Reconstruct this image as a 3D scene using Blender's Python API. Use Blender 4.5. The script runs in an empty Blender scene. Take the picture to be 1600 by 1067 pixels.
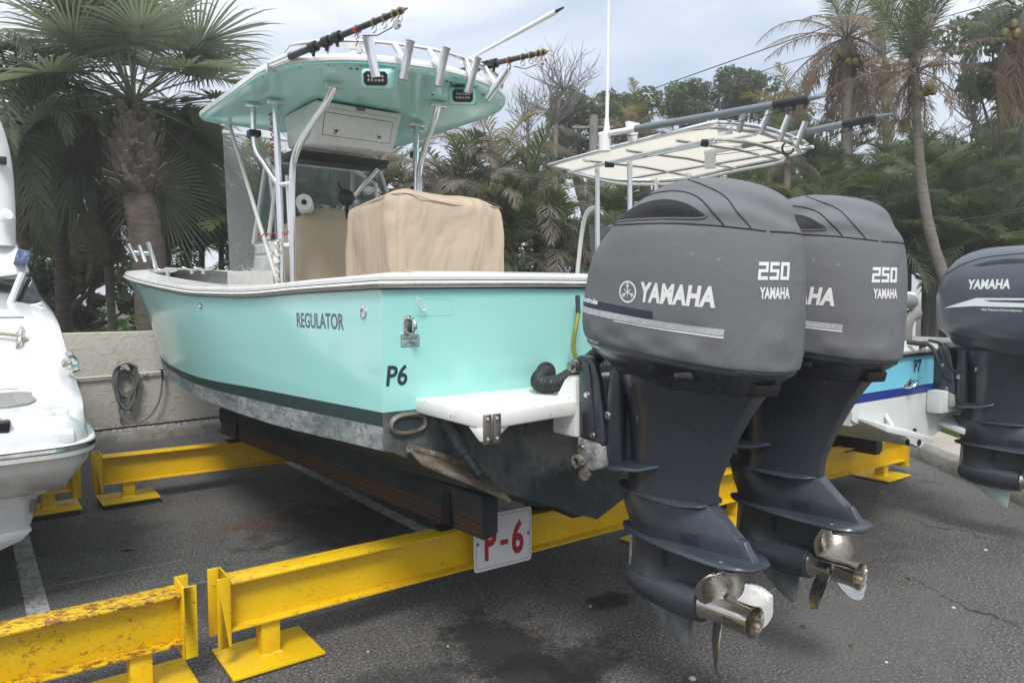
import bpy, bmesh, math, random
import numpy as np
from mathutils import Vector, Matrix, Euler, noise as mnoise
from mathutils.bvhtree import BVHTree
random.seed(7)
R = math.radians
SC = bpy.context.scene
COL = SC.collection

# ------------------------------------------------------------------ camera
FPX, PW, PH = 1150.0, 1600.0, 1067.0
EYE = 1.6
HEAD = math.atan2(857, 1150)
PITCH = math.atan(70.5 / 1150)
cd = bpy.data.cameras.new('camera')
cam = bpy.data.objects.new('camera', cd); COL.objects.link(cam)
cam.location = (0, 0, EYE)
cam.rotation_euler = (math.pi / 2 - PITCH, 0, -HEAD)
cd.sensor_width = 36.0
cd.lens = FPX / PW * 36.0
cd.clip_start = 0.05; cd.clip_end = 2000
SC.camera = cam
CFW = Vector((math.sin(HEAD) * math.cos(PITCH), math.cos(HEAD) * math.cos(PITCH), -math.sin(PITCH)))
CRT = Vector((math.cos(HEAD), -math.sin(HEAD), 0)); CUP = CRT.cross(CFW)

def at(px, py, w):
    """survey point: where the sight line through a photo pixel reaches depth w"""
    return Vector((0, 0, EYE)) + (CFW + CRT * ((px - 800) / FPX) - CUP * ((py - 533.5) / FPX)) * w

# ------------------------------------------------------------------ sky and sun
SUN_EL, SUN_AZ = R(52), R(215)          # azimuth clockwise from +Y
SC.view_settings.view_transform = 'Standard'
SC.view_settings.look = 'None'
SC.view_settings.exposure = 1.0
SC.view_settings.gamma = 1.0
SC.view_settings.use_curve_mapping = False
W = bpy.data.worlds.new('World'); SC.world = W; W.use_nodes = True
nt = W.node_tree; nt.nodes.clear()
def wn(t, **k):
    n = nt.nodes.new(t)
    for a, b in k.items(): setattr(n, a, b)
    return n
sky = wn('ShaderNodeTexSky', sky_type='NISHITA', sun_disc=False, sun_elevation=SUN_EL, sun_rotation=SUN_AZ)
tc = wn('ShaderNodeTexCoord')
mp = wn('ShaderNodeMapping'); mp.inputs['Scale'].default_value = (1.0, 1.0, 2.6); mp.inputs['Location'].default_value = (0.35, 0.1, 0.2)
nz = wn('ShaderNodeTexNoise'); nz.inputs['Scale'].default_value = 2.1; nz.inputs['Detail'].default_value = 7; nz.inputs['Roughness'].default_value = .52; nz.inputs['Distortion'].default_value = .35
rp = wn('ShaderNodeValToRGB')
rp.color_ramp.elements[0].position = .36; rp.color_ramp.elements[0].color = (4.9, 5.6, 6.7, 1)
rp.color_ramp.elements[1].position = .66; rp.color_ramp.elements[1].color = (11.2, 11.4, 11.8, 1)
e = rp.color_ramp.elements.new(.5); e.color = (6.9, 7.35, 8.1, 1)
nz2 = wn('ShaderNodeTexNoise'); nz2.inputs['Scale'].default_value = 1.3; nz2.inputs['Detail'].default_value = 5
mr = wn('ShaderNodeMapRange'); mr.inputs['From Min'].default_value = .36; mr.inputs['From Max'].default_value = .52; mr.inputs['To Min'].default_value = .72; mr.inputs['To Max'].default_value = 1.0
mx = wn('ShaderNodeMix', data_type='RGBA')
bg = wn('ShaderNodeBackground'); bg.inputs['Strength'].default_value = 0.066
wo = wn('ShaderNodeOutputWorld')
L = nt.links.new
L(tc.outputs['Generated'], mp.inputs['Vector']); L(mp.outputs[0], nz.inputs['Vector']); L(mp.outputs[0], nz2.inputs['Vector'])
L(nz.outputs[0], rp.inputs[0]); L(nz2.outputs[0], mr.inputs[0])
L(mr.outputs[0], mx.inputs[0]); L(sky.outputs[0], mx.inputs[6]); L(rp.outputs[0], mx.inputs[7])
sx_ = wn('ShaderNodeSeparateXYZ'); L(tc.outputs['Generated'], sx_.inputs[0])
ov = wn('ShaderNodeMapRange'); ov.inputs['From Min'].default_value = 0; ov.inputs['From Max'].default_value = 1; ov.inputs['To Min'].default_value = .84; ov.inputs['To Max'].default_value = 1.6   # overcast sky: brighter overhead
L(sx_.outputs[2], ov.inputs[0])
vm = wn('ShaderNodeVectorMath', operation='SCALE'); L(mx.outputs[2], vm.inputs[0]); L(ov.outputs[0], vm.inputs['Scale'])
L(vm.outputs[0], bg.inputs['Color']); L(bg.outputs[0], wo.inputs[0])
sd = bpy.data.lights.new('sun', 'SUN'); sd.energy = 1.5; sd.angle = R(16); sd.color = (1, .96, .9)
sun = bpy.data.objects.new('sun', sd); COL.objects.link(sun); sun.location = (0, 0, 20)
sdir = Vector((math.sin(SUN_AZ) * math.cos(SUN_EL), math.cos(SUN_AZ) * math.cos(SUN_EL), math.sin(SUN_EL)))
sun.rotation_euler = sdir.to_track_quat('Z', 'Y').to_euler()

# ------------------------------------------------------------------ materials
def s2l(*c):
    return tuple(((v / 255) / 12.92 if v / 255 <= .04045 else ((v / 255 + .055) / 1.055) ** 2.4) for v in c)

class Mat:
    """small node builder around one Principled BSDF"""
    def __init__(s, name, color, rough=.5, metal=0., spec=.5, coat=0., alpha=1.):
        s.m = bpy.data.materials.new(name); s.m.use_nodes = True
        s.t = s.m.node_tree; s.b = s.t.nodes['Principled BSDF']
        s.b.inputs['Base Color'].default_value = (*color, 1)
        s.b.inputs['Roughness'].default_value = rough
        s.b.inputs['Metallic'].default_value = metal
        s.b.inputs['Specular IOR Level'].default_value = spec
        s.b.inputs['Coat Weight'].default_value = coat
        s.b.inputs['Coat Roughness'].default_value = .08
        s.b.inputs['Alpha'].default_value = alpha
        s.c = None; s.base = color; s.co = None; s.nrm = None
    def n(s, t, **k):
        x = s.t.nodes.new(t)
        for a, b in k.items():
            if a in x.inputs and not hasattr(x, a): x.inputs[a].default_value = b
            else: setattr(x, a, b)
        return x
    def l(s, a, b): s.t.links.new(a, b)
    def coord(s, scale=(1, 1, 1), kind='Object', rot=(0, 0, 0)):
        if s.co is None: s.co = s.n('ShaderNodeTexCoord')
        m = s.n('ShaderNodeMapping'); m.inputs['Scale'].default_value = scale; m.inputs['Rotation'].default_value = rot
        s.l(s.co.outputs[kind], m.inputs[0]); return m.outputs[0]
    def noise(s, scale, detail=5, rough=.6, vec=None, dist=0., kind='Object', stretch=(1, 1, 1)):
        x = s.n('ShaderNodeTexNoise'); x.inputs['Scale'].default_value = scale; x.inputs['Detail'].default_value = detail
        x.inputs['Roughness'].default_value = rough; x.inputs['Distortion'].default_value = dist
        s.l(vec or s.coord(stretch, kind), x.inputs['Vector']); return x.outputs[0]
    def ramp(s, val, lo, hi, a=0., b=1.):
        x = s.n('ShaderNodeMapRange'); x.clamp = True
        for k, v in (('From Min', lo), ('From Max', hi), ('To Min', a), ('To Max', b)): x.inputs[k].default_value = v
        s.l(val, x.inputs[0]); return x.outputs[0]
    def math(s, op, a, b=None):
        x = s.n('ShaderNodeMath', operation=op)
        for i, v in enumerate((a, b)):
            if v is None: continue
            if isinstance(v, (int, float)): x.inputs[i].default_value = v
            else: s.l(v, x.inputs[i])
        return x.outputs[0]
    def mixc(s, fac, col2, blend='MIX'):
        x = s.n('ShaderNodeMix', data_type='RGBA', blend_type=blend)
        if isinstance(fac, (int, float)): x.inputs[0].default_value = fac
        else: s.l(fac, x.inputs[0])
        if s.c is None: x.inputs[6].default_value = (*s.base, 1)
        else: s.l(s.c, x.inputs[6])
        if isinstance(col2, tuple): x.inputs[7].default_value = (*col2, 1)
        else: s.l(col2, x.inputs[7])
        s.c = x.outputs[2]; s.l(s.c, s.b.inputs['Base Color']); return s
    def rough(s, val): s.l(val, s.b.inputs['Roughness']); return s
    def bump(s, val, strength=.3, dist=.01):
        x = s.n('ShaderNodeBump'); x.inputs['Strength'].default_value = strength; x.inputs['Distance'].default_value = dist
        s.l(val, x.inputs['Height'])
        if s.nrm is not None: s.l(s.nrm, x.inputs['Normal'])
        s.nrm = x.outputs[0]; s.l(s.nrm, s.b.inputs['Normal']); return s

def simple(name, color, rough=.5, metal=0., var=.0, vscale=6, bump=0., bscale=60, coat=0., spec=.5, dirt=None):
    m = Mat(name, color, rough, metal, spec, coat)
    if var:
        m.mixc(m.ramp(m.noise(vscale), .35, .65), tuple(c * (1 - var) for c in color))
        m.rough(m.ramp(m.noise(vscale * 2.3), .3, .7, max(.03, rough * .8), min(1, rough * 1.2)))
    if dirt:
        m.mixc(m.ramp(m.noise(dirt[1], 8, .7), dirt[2], dirt[3]), dirt[0])
    if bump: m.bump(m.noise(bscale, 4), bump, .004)
    return m.m

def rand_tint(m, amount=.35, col=(.1, .09, .03)):
    """per-object tint so that copies of one mesh differ"""
    oi = m.n('ShaderNodeObjectInfo')
    m.mixc(m.math('MULTIPLY', oi.outputs['Random'], amount), col); return m

# ------------------------------------------------------------------ mesh builder
class MB:
    def __init__(s): s.v = []; s.f = []; s.mi = []
    def add(s, vs, fs, mi=0):
        o = len(s.v); s.v += [tuple(p) for p in vs]; s.f += [tuple(i + o for i in f) for f in fs]; s.mi += [mi] * len(fs); return s
    def box(s, x0, x1, y0, y1, z0, z1, mi=0):
        return s.add([(x0, y0, z0), (x1, y0, z0), (x1, y1, z0), (x0, y1, z0), (x0, y0, z1), (x1, y0, z1), (x1, y1, z1), (x0, y1, z1)],
                     [(0, 3, 2, 1), (4, 5, 6, 7), (0, 1, 5, 4), (1, 2, 6, 5), (2, 3, 7, 6), (3, 0, 4, 7)], mi)
    def hexa(s, bottom, top, mi=0):
        return s.add(list(bottom) + list(top), [(0, 3, 2, 1), (4, 5, 6, 7), (0, 1, 5, 4), (1, 2, 6, 5), (2, 3, 7, 6), (3, 0, 4, 7)], mi)
    def prism(s, poly, axis, a, b, mi=0):
        """polygon in the two other axes, extruded along axis from a to b"""
        n = len(poly)
        def p3(p, t): return {0: (t, p[0], p[1]), 1: (p[0], t, p[1]), 2: (p[0], p[1], t)}[axis]
        vs = [p3(p, a) for p in poly] + [p3(p, b) for p in poly]
        fs = [tuple(range(n - 1, -1, -1)), tuple(range(n, 2 * n))] + [(i, (i + 1) % n, n + (i + 1) % n, n + i) for i in range(n)]
        return s.add(vs, fs, mi)
    def tube(s, pts, r, n=8, mi=0, cap=True, closed=False):
        pts = [Vector(p) for p in pts]; m = len(pts)
        rs = r if isinstance(r, (list, tuple)) else [r] * m
        up = None; vs = []
        for i, p in enumerate(pts):
            if closed: t = pts[(i + 1) % m] - pts[i - 1]
            else: t = (pts[min(i + 1, m - 1)] - pts[max(i - 1, 0)])
            if t.length < 1e-9: t = Vector((0, 0, 1))
            t.normalize()
            if up is None:
                up = Vector((0, 0, 1)) if abs(t.z) < .9 else Vector((1, 0, 0))
            u = (up - t * up.dot(t))
            if u.length < 1e-6: u = t.orthogonal()
            u.normalize(); w = t.cross(u); up = u
            for k in range(n):
                a = 2 * math.pi * k / n
                vs.append(p + (u * math.cos(a) + w * math.sin(a)) * rs[i])
        fs = []
        for i in range(m if closed else m - 1):
            j = (i + 1) % m
            for k in range(n):
                fs.append((i * n + k, i * n + (k + 1) % n, j * n + (k + 1) % n, j * n + k))
        if cap and not closed:
            fs.append(tuple(range(n - 1, -1, -1))); fs.append(tuple(range((m - 1) * n, m * n)))
        return s.add(vs, fs, mi)
    def loft(s, rings, cap0=True, cap1=True, mi=0, closed=True):
        n = len(rings[0]); vs = [p for r in rings for p in r]; fs = []
        for i in range(len(rings) - 1):
            for k in range(n if closed else n - 1):
                fs.append((i * n + k, i * n + (k + 1) % n, (i + 1) * n + (k + 1) % n, (i + 1) * n + k))
        if cap0: fs.append(tuple(range(n - 1, -1, -1)))
        if cap1: fs.append(tuple(range((len(rings) - 1) * n, len(rings) * n)))
        return s.add(vs, fs, mi)
    def lathe(s, prof, base, axis, n=20, mi=0):
        """profile (r, t) about an axis direction from base"""
        ax = Vector(axis).normalized(); u = ax.orthogonal().normalized(); w = ax.cross(u); b = Vector(base)
        rings = [[b + ax * t + (u * math.cos(2 * math.pi * k / n) + w * math.sin(2 * math.pi * k / n)) * max(r, 1e-4) for k in range(n)] for r, t in prof]
        return s.loft(rings, True, True, mi)
    def build(s, name, mats, parent=None, bevel=0., smooth=40, segs=2):
        me = bpy.data.meshes.new(name)
        off = parent_off(parent)
        me.from_pydata([(p[0] - off[0], p[1] - off[1], p[2] - off[2]) for p in s.v], [], s.f)
        if not isinstance(mats, (list, tuple)): mats = [mats]
        for m in mats: me.materials.append(m)
        me.polygons.foreach_set('material_index', s.mi)
        bm = bmesh.new(); bm.from_mesh(me)
        bmesh.ops.recalc_face_normals(bm, faces=bm.faces)
        if bevel:
            bmesh.ops.remove_doubles(bm, verts=bm.verts, dist=1e-5)
            ed = [e for e in bm.edges if len(e.link_faces) == 2 and e.calc_face_angle(0) > R(28)]
            bmesh.ops.bevel(bm, geom=ed, offset=bevel, segments=segs, affect='EDGES', profile=.5, clamp_overlap=True)
        bm.to_mesh(me); bm.free()
        me.polygons.foreach_set('use_smooth', [True] * len(me.polygons))
        me.set_sharp_from_angle(angle=R(smooth))
        o = bpy.data.objects.new(name, me); COL.objects.link(o)
        if parent is not None: o.parent = parent
        else: pass
        return o

def parent_off(p):
    off = Vector((0, 0, 0))
    while p is not None: off = off + p.location; p = p.parent
    return off

def thing(name, label, cat, loc=(0, 0, 0), group=None):
    o = bpy.data.objects.new(name, None); COL.objects.link(o); o.location = loc; o.empty_display_size = .1
    return tag(o, label, cat, group)
def tag(o, label, cat, group=None):
    o['label'] = label; o['category'] = cat
    if group: o['group'] = group
    return o
def struct(o): o['kind'] = 'structure'; return o
def recenter(o):
    """single-mesh thing: move the origin to its base"""
    n = len(o.data.vertices); a = np.empty(n * 3); o.data.vertices.foreach_get('co', a); a = a.reshape(-1, 3)
    c = Vector(((a[:, 0].min() + a[:, 0].max()) / 2, (a[:, 1].min() + a[:, 1].max()) / 2, a[:, 2].min()))
    o.data.transform(Matrix.Translation(-c)); o.location = c; return o
def copy_tree(o, parent=None):
    c = o.copy(); COL.objects.link(c); c.parent = parent
    for ch in list(o.children): copy_tree(ch, c)
    return c

def smoothpath(pts, k=6):
    """Catmull-Rom through points"""
    P = [Vector(p) for p in pts]; out = []
    for i in range(len(P) - 1):
        a, b, c, d = P[max(i - 1, 0)], P[i], P[i + 1], P[min(i + 2, len(P) - 1)]
        for j in range(k):
            t = j / k
            out.append(.5 * ((2 * b) + (c - a) * t + (2 * a - 5 * b + 4 * c - d) * t * t + (3 * b - a - 3 * c + d) * t ** 3))
    out.append(P[-1]); return out
def mono(y, pts):
    """monotone cubic interpolation"""
    xs = [p[0] for p in pts]; ys = [p[1] for p in pts]; n = len(xs)
    d = [(ys[i + 1] - ys[i]) / (xs[i + 1] - xs[i]) for i in range(n - 1)]
    m = [d[0]] + [0 if d[i - 1] * d[i] <= 0 else 2 * d[i - 1] * d[i] / (d[i - 1] + d[i]) for i in range(1, n - 1)] + [d[-1]]
    i = 0
    while i < n - 2 and y > xs[i + 1]: i += 1
    h = xs[i + 1] - xs[i]; t = (y - xs[i]) / h
    return ys[i] * (2 * t ** 3 - 3 * t ** 2 + 1) + h * m[i] * (t ** 3 - 2 * t ** 2 + t) + ys[i + 1] * (-2 * t ** 3 + 3 * t ** 2) + h * m[i + 1] * (t ** 3 - t ** 2)
def superell(cx, cy, ax, ay, n, k=40):
    out = []
    for i in range(k):
        a = 2 * math.pi * i / k; c, s = math.cos(a), math.sin(a)
        out.append((cx + ax * math.copysign(abs(c) ** (2 / n), c), cy + ay * math.copysign(abs(s) ** (2 / n), s)))
    return out

# ------------------------------------------------------------------ lettering and decals laid on real surfaces
def bvh_of(o):
    off = parent_off(o.parent)
    vs = [v.co + off + o.location for v in o.data.vertices]
    return BVHTree.FromPolygons(vs, [tuple(p.vertices) for p in o.data.polygons])
def flat_text(body, size, bold=0., shear=0., sx=1., spacing=1.):
    cu = bpy.data.curves.new('lettering', 'FONT'); cu.body = body; cu.size = size; cu.offset = bold; cu.shear = shear
    cu.space_character = spacing; cu.resolution_u = 3; cu.fill_mode = 'FRONT'
    o = bpy.data.objects.new('lettering', cu); COL.objects.link(o)
    me = bpy.data.meshes.new_from_object(o.evaluated_get(bpy.context.evaluated_depsgraph_get()))
    bpy.data.objects.remove(o)
    vs = [(v.co.x * sx, v.co.y) for v in me.vertices]; fs = [tuple(p.vertices) for p in me.polygons]
    bpy.data.meshes.remove(me)
    x0 = min(v[0] for v in vs); x1 = max(v[0] for v in vs); y0 = min(v[1] for v in vs)
    return [(x - (x0 + x1) / 2, y - y0) for x, y in vs], fs, x1 - x0, max(v[1] for v in vs) - y0
def fit_text(body, width, height, bold=0., shear=0., spacing=1.):
    vs, fs, w, h = flat_text(body, height, bold, shear, 1., spacing)
    return [(x * width / w, y * height / h) for x, y in vs], fs
def decal(name, flat, origin, u, v, n, bvh, m, parent, off=.0015, grid=0.02, far=.6):
    """lay a flat 2D mesh on a surface: cut it by a grid, then drop every vertex on to the surface"""
    vs, fs = flat
    bm = bmesh.new(); bv = [bm.verts.new((x, y, 0)) for x, y in vs]
    for f in fs:
        try: bm.faces.new([bv[i] for i in f])
        except ValueError: pass
    if grid:
        for ax in (0, 1):
            lo = min(p[ax] for p in vs); hi = max(p[ax] for p in vs); t = lo + grid
            while t < hi:
                co = (t, 0, 0) if ax == 0 else (0, t, 0); no = (1, 0, 0) if ax == 0 else (0, 1, 0)
                bmesh.ops.bisect_plane(bm, geom=bm.verts[:] + bm.edges[:] + bm.faces[:], plane_co=co, plane_no=no); t += grid
    O = Vector(origin); U = Vector(u).normalized(); V = Vector(v).normalized(); N = Vector(n).normalized()
    po = parent_off(parent)
    last = None
    for q in bm.verts:
        P = O + U * q.co.x + V * q.co.y
        hit, nn, idx, d = bvh.ray_cast(P + N * far, -N, far * 2)
        if hit is None: q.co = P - po
        else:
            if nn.dot(N) < 0: nn = -nn
            q.co = hit + nn * off - po
    me = bpy.data.meshes.new(name); bm.normal_update()
    bm.faces.ensure_lookup_table()
    for f in bm.faces:
        if f.normal.dot(N) < 0: f.normal_flip()
    bm.to_mesh(me); bm.free(); me.materials.append(m)
    o = bpy.data.objects.new(name, me); COL.objects.link(o); o.parent = parent; return o
def on_surface(pts2, origin, u, v, n, bvh, off=.001, far=.6):
    O = Vector(origin); U = Vector(u).normalized(); V = Vector(v).normalized(); N = Vector(n).normalized(); out = []
    for x, y in pts2:
        P = O + U * x + V * y
        hit, nn, i, d = bvh.ray_cast(P + N * far, -N, far * 2)
        if hit is not None:
            if nn.dot(N) < 0: nn = -nn
            out.append(hit + nn * off)
    return out
def polyfan(poly): return (list(poly), [tuple(range(len(poly)))])
def ringflat(r0, r1, n=36, sx=1.):
    vs = [(math.cos(2 * math.pi * i / n) * r * sx, math.sin(2 * math.pi * i / n) * r) for r in (r0, r1) for i in range(n)]
    return vs, [(i, (i + 1) % n, n + (i + 1) % n, n + i) for i in range(n)]
def merge_flat(*fl):
    V, F = [], []
    for vs, fs in fl:
        o = len(V); V += list(vs); F += [tuple(i + o for i in f) for f in fs]
    return V, F
def quadflat(x0, x1, y0, y1): return [(x0, y0), (x1, y0), (x1, y1), (x0, y1)], [(0, 1, 2, 3)]
# ------------------------------------------------------------------ shared materials
M = {}
def yellow(name, rust):
    m = Mat(name, (.72, .47, .006), .42, spec=.45)
    m.mixc(m.ramp(m.noise(3.5, 6), .35, .7, 0, .55), (.60, .36, .004))
    m.mixc(m.ramp(m.noise(60, 3, .6), .60, .72, 0, .5), (.30, .17, .01))
    n1 = m.noise(34, 8, .8, dist=.3, stretch=(.7, 1, 1))
    m.mixc(m.ramp(n1, .61 - rust, .69 - rust, 0, .75), (.36, .15, .018))
    m.mixc(m.ramp(n1, .66 - rust, .72 - rust, 0, .92), (.14, .05, .016))
    m.mixc(m.ramp(m.noise(55, 7, .8), .67 - rust * .7, .70 - rust * .7), (.055, .024, .012))
    m.rough(m.ramp(m.noise(24, 6), .5, .7, .36, .75)); m.bump(m.noise(90, 5, .7), .25, .002); return m.m
M['yellow'] = yellow('yellow_paint', .03)
M['yellow_worn'] = yellow('yellow_paint_worn', .065)
M['yellow_rust'] = yellow('yellow_paint_rusty', .145)

m = Mat('asphalt', (.090, .087, .084), .82, spec=.35)
m.mixc(m.ramp(m.noise(.75, 7, .7), .42, .62), (.13, .126, .12))
m.mixc(m.ramp(m.noise(3.2, 8, .75, dist=.4), .45, .68, 0, .75), (.14, .135, .128))
fine = m.noise(75, 3, .75)
m.mixc(m.ramp(fine, .50, .60, 0, .9), (.022, .022, .022))
m.mixc(m.ramp(m.noise(72, 2, .7), .57, .63, 0, .9), (.29, .285, .27))
m.mixc(m.ramp(m.noise(26, 5, .85), .60, .72, 0, .6), (.17, .165, .155))
m.mixc(m.math('MULTIPLY', m.ramp(m.noise(70, 4, .8), .60, .66), m.ramp(m.noise(1.4, 4), .5, .62)), (.30, .29, .275))
# stains that belong to the lot: each an ellipse with a ragged edge  (x, y, rx, ry, strength, colour)
wet = None
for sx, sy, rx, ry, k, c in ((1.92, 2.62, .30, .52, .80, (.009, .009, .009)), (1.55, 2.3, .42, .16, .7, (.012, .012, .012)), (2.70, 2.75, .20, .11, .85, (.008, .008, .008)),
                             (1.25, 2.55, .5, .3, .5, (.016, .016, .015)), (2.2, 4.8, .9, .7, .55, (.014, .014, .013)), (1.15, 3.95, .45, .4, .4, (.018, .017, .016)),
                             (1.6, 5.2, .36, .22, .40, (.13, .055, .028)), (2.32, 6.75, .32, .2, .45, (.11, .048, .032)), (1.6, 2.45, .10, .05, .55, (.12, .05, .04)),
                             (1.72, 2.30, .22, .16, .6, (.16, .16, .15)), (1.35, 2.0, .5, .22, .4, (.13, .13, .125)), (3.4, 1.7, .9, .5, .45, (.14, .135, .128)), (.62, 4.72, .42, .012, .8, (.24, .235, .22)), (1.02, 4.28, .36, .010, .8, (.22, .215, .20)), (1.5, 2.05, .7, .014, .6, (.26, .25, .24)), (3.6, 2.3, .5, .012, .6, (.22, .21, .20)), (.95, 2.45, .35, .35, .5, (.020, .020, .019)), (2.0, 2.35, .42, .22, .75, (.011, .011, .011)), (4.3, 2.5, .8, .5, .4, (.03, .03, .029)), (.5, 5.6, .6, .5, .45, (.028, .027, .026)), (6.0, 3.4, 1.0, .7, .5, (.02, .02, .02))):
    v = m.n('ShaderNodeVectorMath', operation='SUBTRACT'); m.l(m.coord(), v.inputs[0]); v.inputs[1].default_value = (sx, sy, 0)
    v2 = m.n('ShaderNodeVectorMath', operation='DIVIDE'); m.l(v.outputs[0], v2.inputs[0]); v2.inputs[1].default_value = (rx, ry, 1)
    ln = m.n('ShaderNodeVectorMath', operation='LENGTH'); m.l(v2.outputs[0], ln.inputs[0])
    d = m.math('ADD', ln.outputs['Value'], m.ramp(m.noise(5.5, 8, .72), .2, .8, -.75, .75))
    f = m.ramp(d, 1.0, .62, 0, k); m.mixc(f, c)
# hairline cracks
cv_ = m.n('ShaderNodeTexVoronoi', feature='DISTANCE_TO_EDGE'); cv_.inputs['Scale'].default_value = .55
cn = m.n('ShaderNodeTexNoise'); cn.inputs['Scale'].default_value = 2.2; cn.inputs['Detail'].default_value = 6; m.l(m.coord(), cn.inputs['Vector'])
ca = m.n('ShaderNodeVectorMath', operation='MULTIPLY_ADD'); m.l(cn.outputs['Color'], ca.inputs[0]); ca.inputs[1].default_value = (.55, .55, 0); m.l(m.coord(), ca.inputs[2]); m.l(ca.outputs[0], cv_.inputs['Vector'])
m.mixc(m.math('MULTIPLY', m.ramp(cv_.outputs['Distance'], .0045, .0015), m.ramp(m.noise(.8, 3), .46, .56, 0, .85)), (.014, .014, .013))
m.bump(m.noise(80, 4, .8), 1.0, .010); m.bump(m.noise(14, 4, .6), .3, .01)
M['asphalt'] = m.m

m = Mat('line_paint', (.42, .41, .39), .75)
m.mixc(m.ramp(m.noise(9, 7, .7), .42, .6, 0, .75), (.20, .195, .185)); m.mixc(m.ramp(m.noise(40, 6, .75), .53, .62), (.055, .054, .052)); m.bump(m.noise(150, 3, .8), .5, .004)
M['line'] = m.m

m = Mat('stucco', (.50, .475, .42), .9, spec=.2)
m.mixc(m.ramp(m.noise(1.6, 6, .7), .4, .68, 0, .6), (.44, .42, .37))
m.mixc(m.ramp(m.noise(.9, 4, .7, stretch=(3, 3, .5)), .55, .8, 0, .4), (.38, .36, .32))
m.mixc(m.ramp(m.noise(1.1, 8, .75, stretch=(1, 1, .6)), .56, .74, 0, .55), (.31, .29, .25)); m.mixc(m.ramp(m.noise(6, 8, .8, stretch=(2, 2, .3)), .60, .74, 0, .4), (.28, .265, .235))
m.bump(m.ramp(m.noise(7.5, 4, .6, dist=1.6), .50, .62), .45, .010); m.bump(m.noise(60, 4, .7), .35, .004); M['stucco'] = m.m

m = Mat('kerb_concrete', (.22, .21, .19), .9, spec=.25)
m.mixc(m.ramp(m.noise(4, 7, .75), .42, .62, 0, .8), (.10, .095, .085)); m.mixc(m.ramp(m.noise(17, 6, .7), .58, .7), (.30, .29, .27)); m.bump(m.noise(60, 5, .7), .5, .006); M['concrete'] = m.m
m = Mat('sidewalk_concrete', (.36, .33, .28), .88, spec=.25)
m.mixc(m.ramp(m.noise(3, 7, .7), .42, .65, 0, .6), (.27, .25, .215)); m.bump(m.noise(80, 5, .7), .3, .004); M['sidewalk'] = m.m
m = Mat('gravel', (.30, .275, .24), .85)
oi = m.noise(38, 2, .6); m.mixc(m.ramp(oi, .40, .5), (.12, .10, .085)); m.mixc(m.ramp(m.noise(31, 2, .6), .52, .62), (.50, .47, .43)); M['gravel'] = m.m
m = Mat('grass_blades', (.055, .105, .022), .6); m.mixc(m.ramp(m.noise(3, 5), .4, .65), (.095, .135, .03)); M['grass'] = m.m
m = Mat('soil', (.05, .042, .028), .95); m.mixc(m.ramp(m.noise(2, 6), .4, .6), (.035, .045, .02)); M['soil'] = m.m

m = Mat('bunk_timber', (.095, .050, .026), .8)
wv = m.n('ShaderNodeTexWave', wave_type='BANDS', bands_direction='Z'); wv.inputs['Scale'].default_value = 9; wv.inputs['Distortion'].default_value = 9; wv.inputs['Detail'].default_value = 3; wv.inputs['Detail Scale'].default_value = .9; wv.inputs['Detail Roughness'].default_value = .5
m.l(m.coord((1, .32, 1.5)), wv.inputs['Vector'])
m.mixc(m.ramp(wv.outputs['Fac'], .35, .75), (.034, .018, .011)); m.mixc(m.ramp(m.noise(40, 5, .7, stretch=(1, .06, 1)), .4, .7, 0, .6), (.10, .055, .03))
m.mixc(m.ramp(m.noise(2.5, 4), .5, .7, 0, .6), (.06, .04, .03)); m.bump(wv.outputs['Fac'], .25, .003); M['timber'] = m.m
m = Mat('bunk_carpet', (.045, .05, .055), .97, spec=.1); m.mixc(m.ramp(m.noise(170, 2, .7), .4, .65), (.09, .098, .105)); m.mixc(m.ramp(m.noise(2.6, 6), .45, .65, 0, .6), (.028, .031, .035)); m.bump(m.noise(230, 3), .8, .004); M['carpet'] = m.m
M['black_steel'] = simple('black_bracket_steel', (.012, .012, .013), .5, .0, .3, 12, .3)

def galv(name, c, r): return simple(name, c, r, 1.0, .18, 7)
M['alu'] = simple('anodised_aluminium_tube', (.80, .81, .82), .22, 1.0, .03, 5)
M['steel'] = simple('stainless_steel', (.62, .60, .57), .16, 1.0, .15, 14)
M['old_steel'] = simple('weathered_stainless', (.42, .38, .33), .42, 1.0, .35, 18, dirt=((.20, .11, .06), 22, .56, .66))
M['black'] = simple('black_plastic', (.014, .014, .015), .45, 0, .2, 20)
M['rubber'] = simple('black_rubber', (.02, .021, .022), .62, 0, .2, 20)
M['white_gel'] = simple('white_gelcoat', (.74, .74, .71), .28, 0, .05, 3, coat=.25, dirt=((.50, .48, .43), 6, .60, .80))
M['white_plastic'] = simple('white_plastic', (.74, .74, .72), .4, 0, .05, 8)
m = Mat('scuffed_white_gelcoat', (.74, .74, .71), .38); m.mixc(m.ramp(m.noise(5, 7, .7), .52, .70, 0, .55), (.50, .485, .44)); m.mixc(m.ramp(m.noise(26, 6, .75), .635, .66), (.06, .065, .07)); m.mixc(m.ramp(m.noise(9, 6, .7, stretch=(1, 1, 3)), .63, .70, 0, .7), (.40, .42, .44)); M['white_scuffed'] = m.m

# ------------------------------------------------------------------ the ground
b = MB(); b.add([(-400, -400, 0), (400, -400, 0), (400, 400, 0), (-400, 400, 0)], [(0, 1, 2, 3)]); struct(b.build('ground', M['asphalt']))
for x, y0, y1 in ((.25, 3.9, 8.6), (2.47, 4.25, 8.6), (4.85, 3.4, 8.6)):
    b = MB(); b.add([(x - .05, y0, .004), (x + .05, y0, .004), (x + .05, y1, .004), (x - .05, y1, .004)], [(0, 1, 2, 3)]); struct(b.build('parking_line', M['line']))

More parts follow.
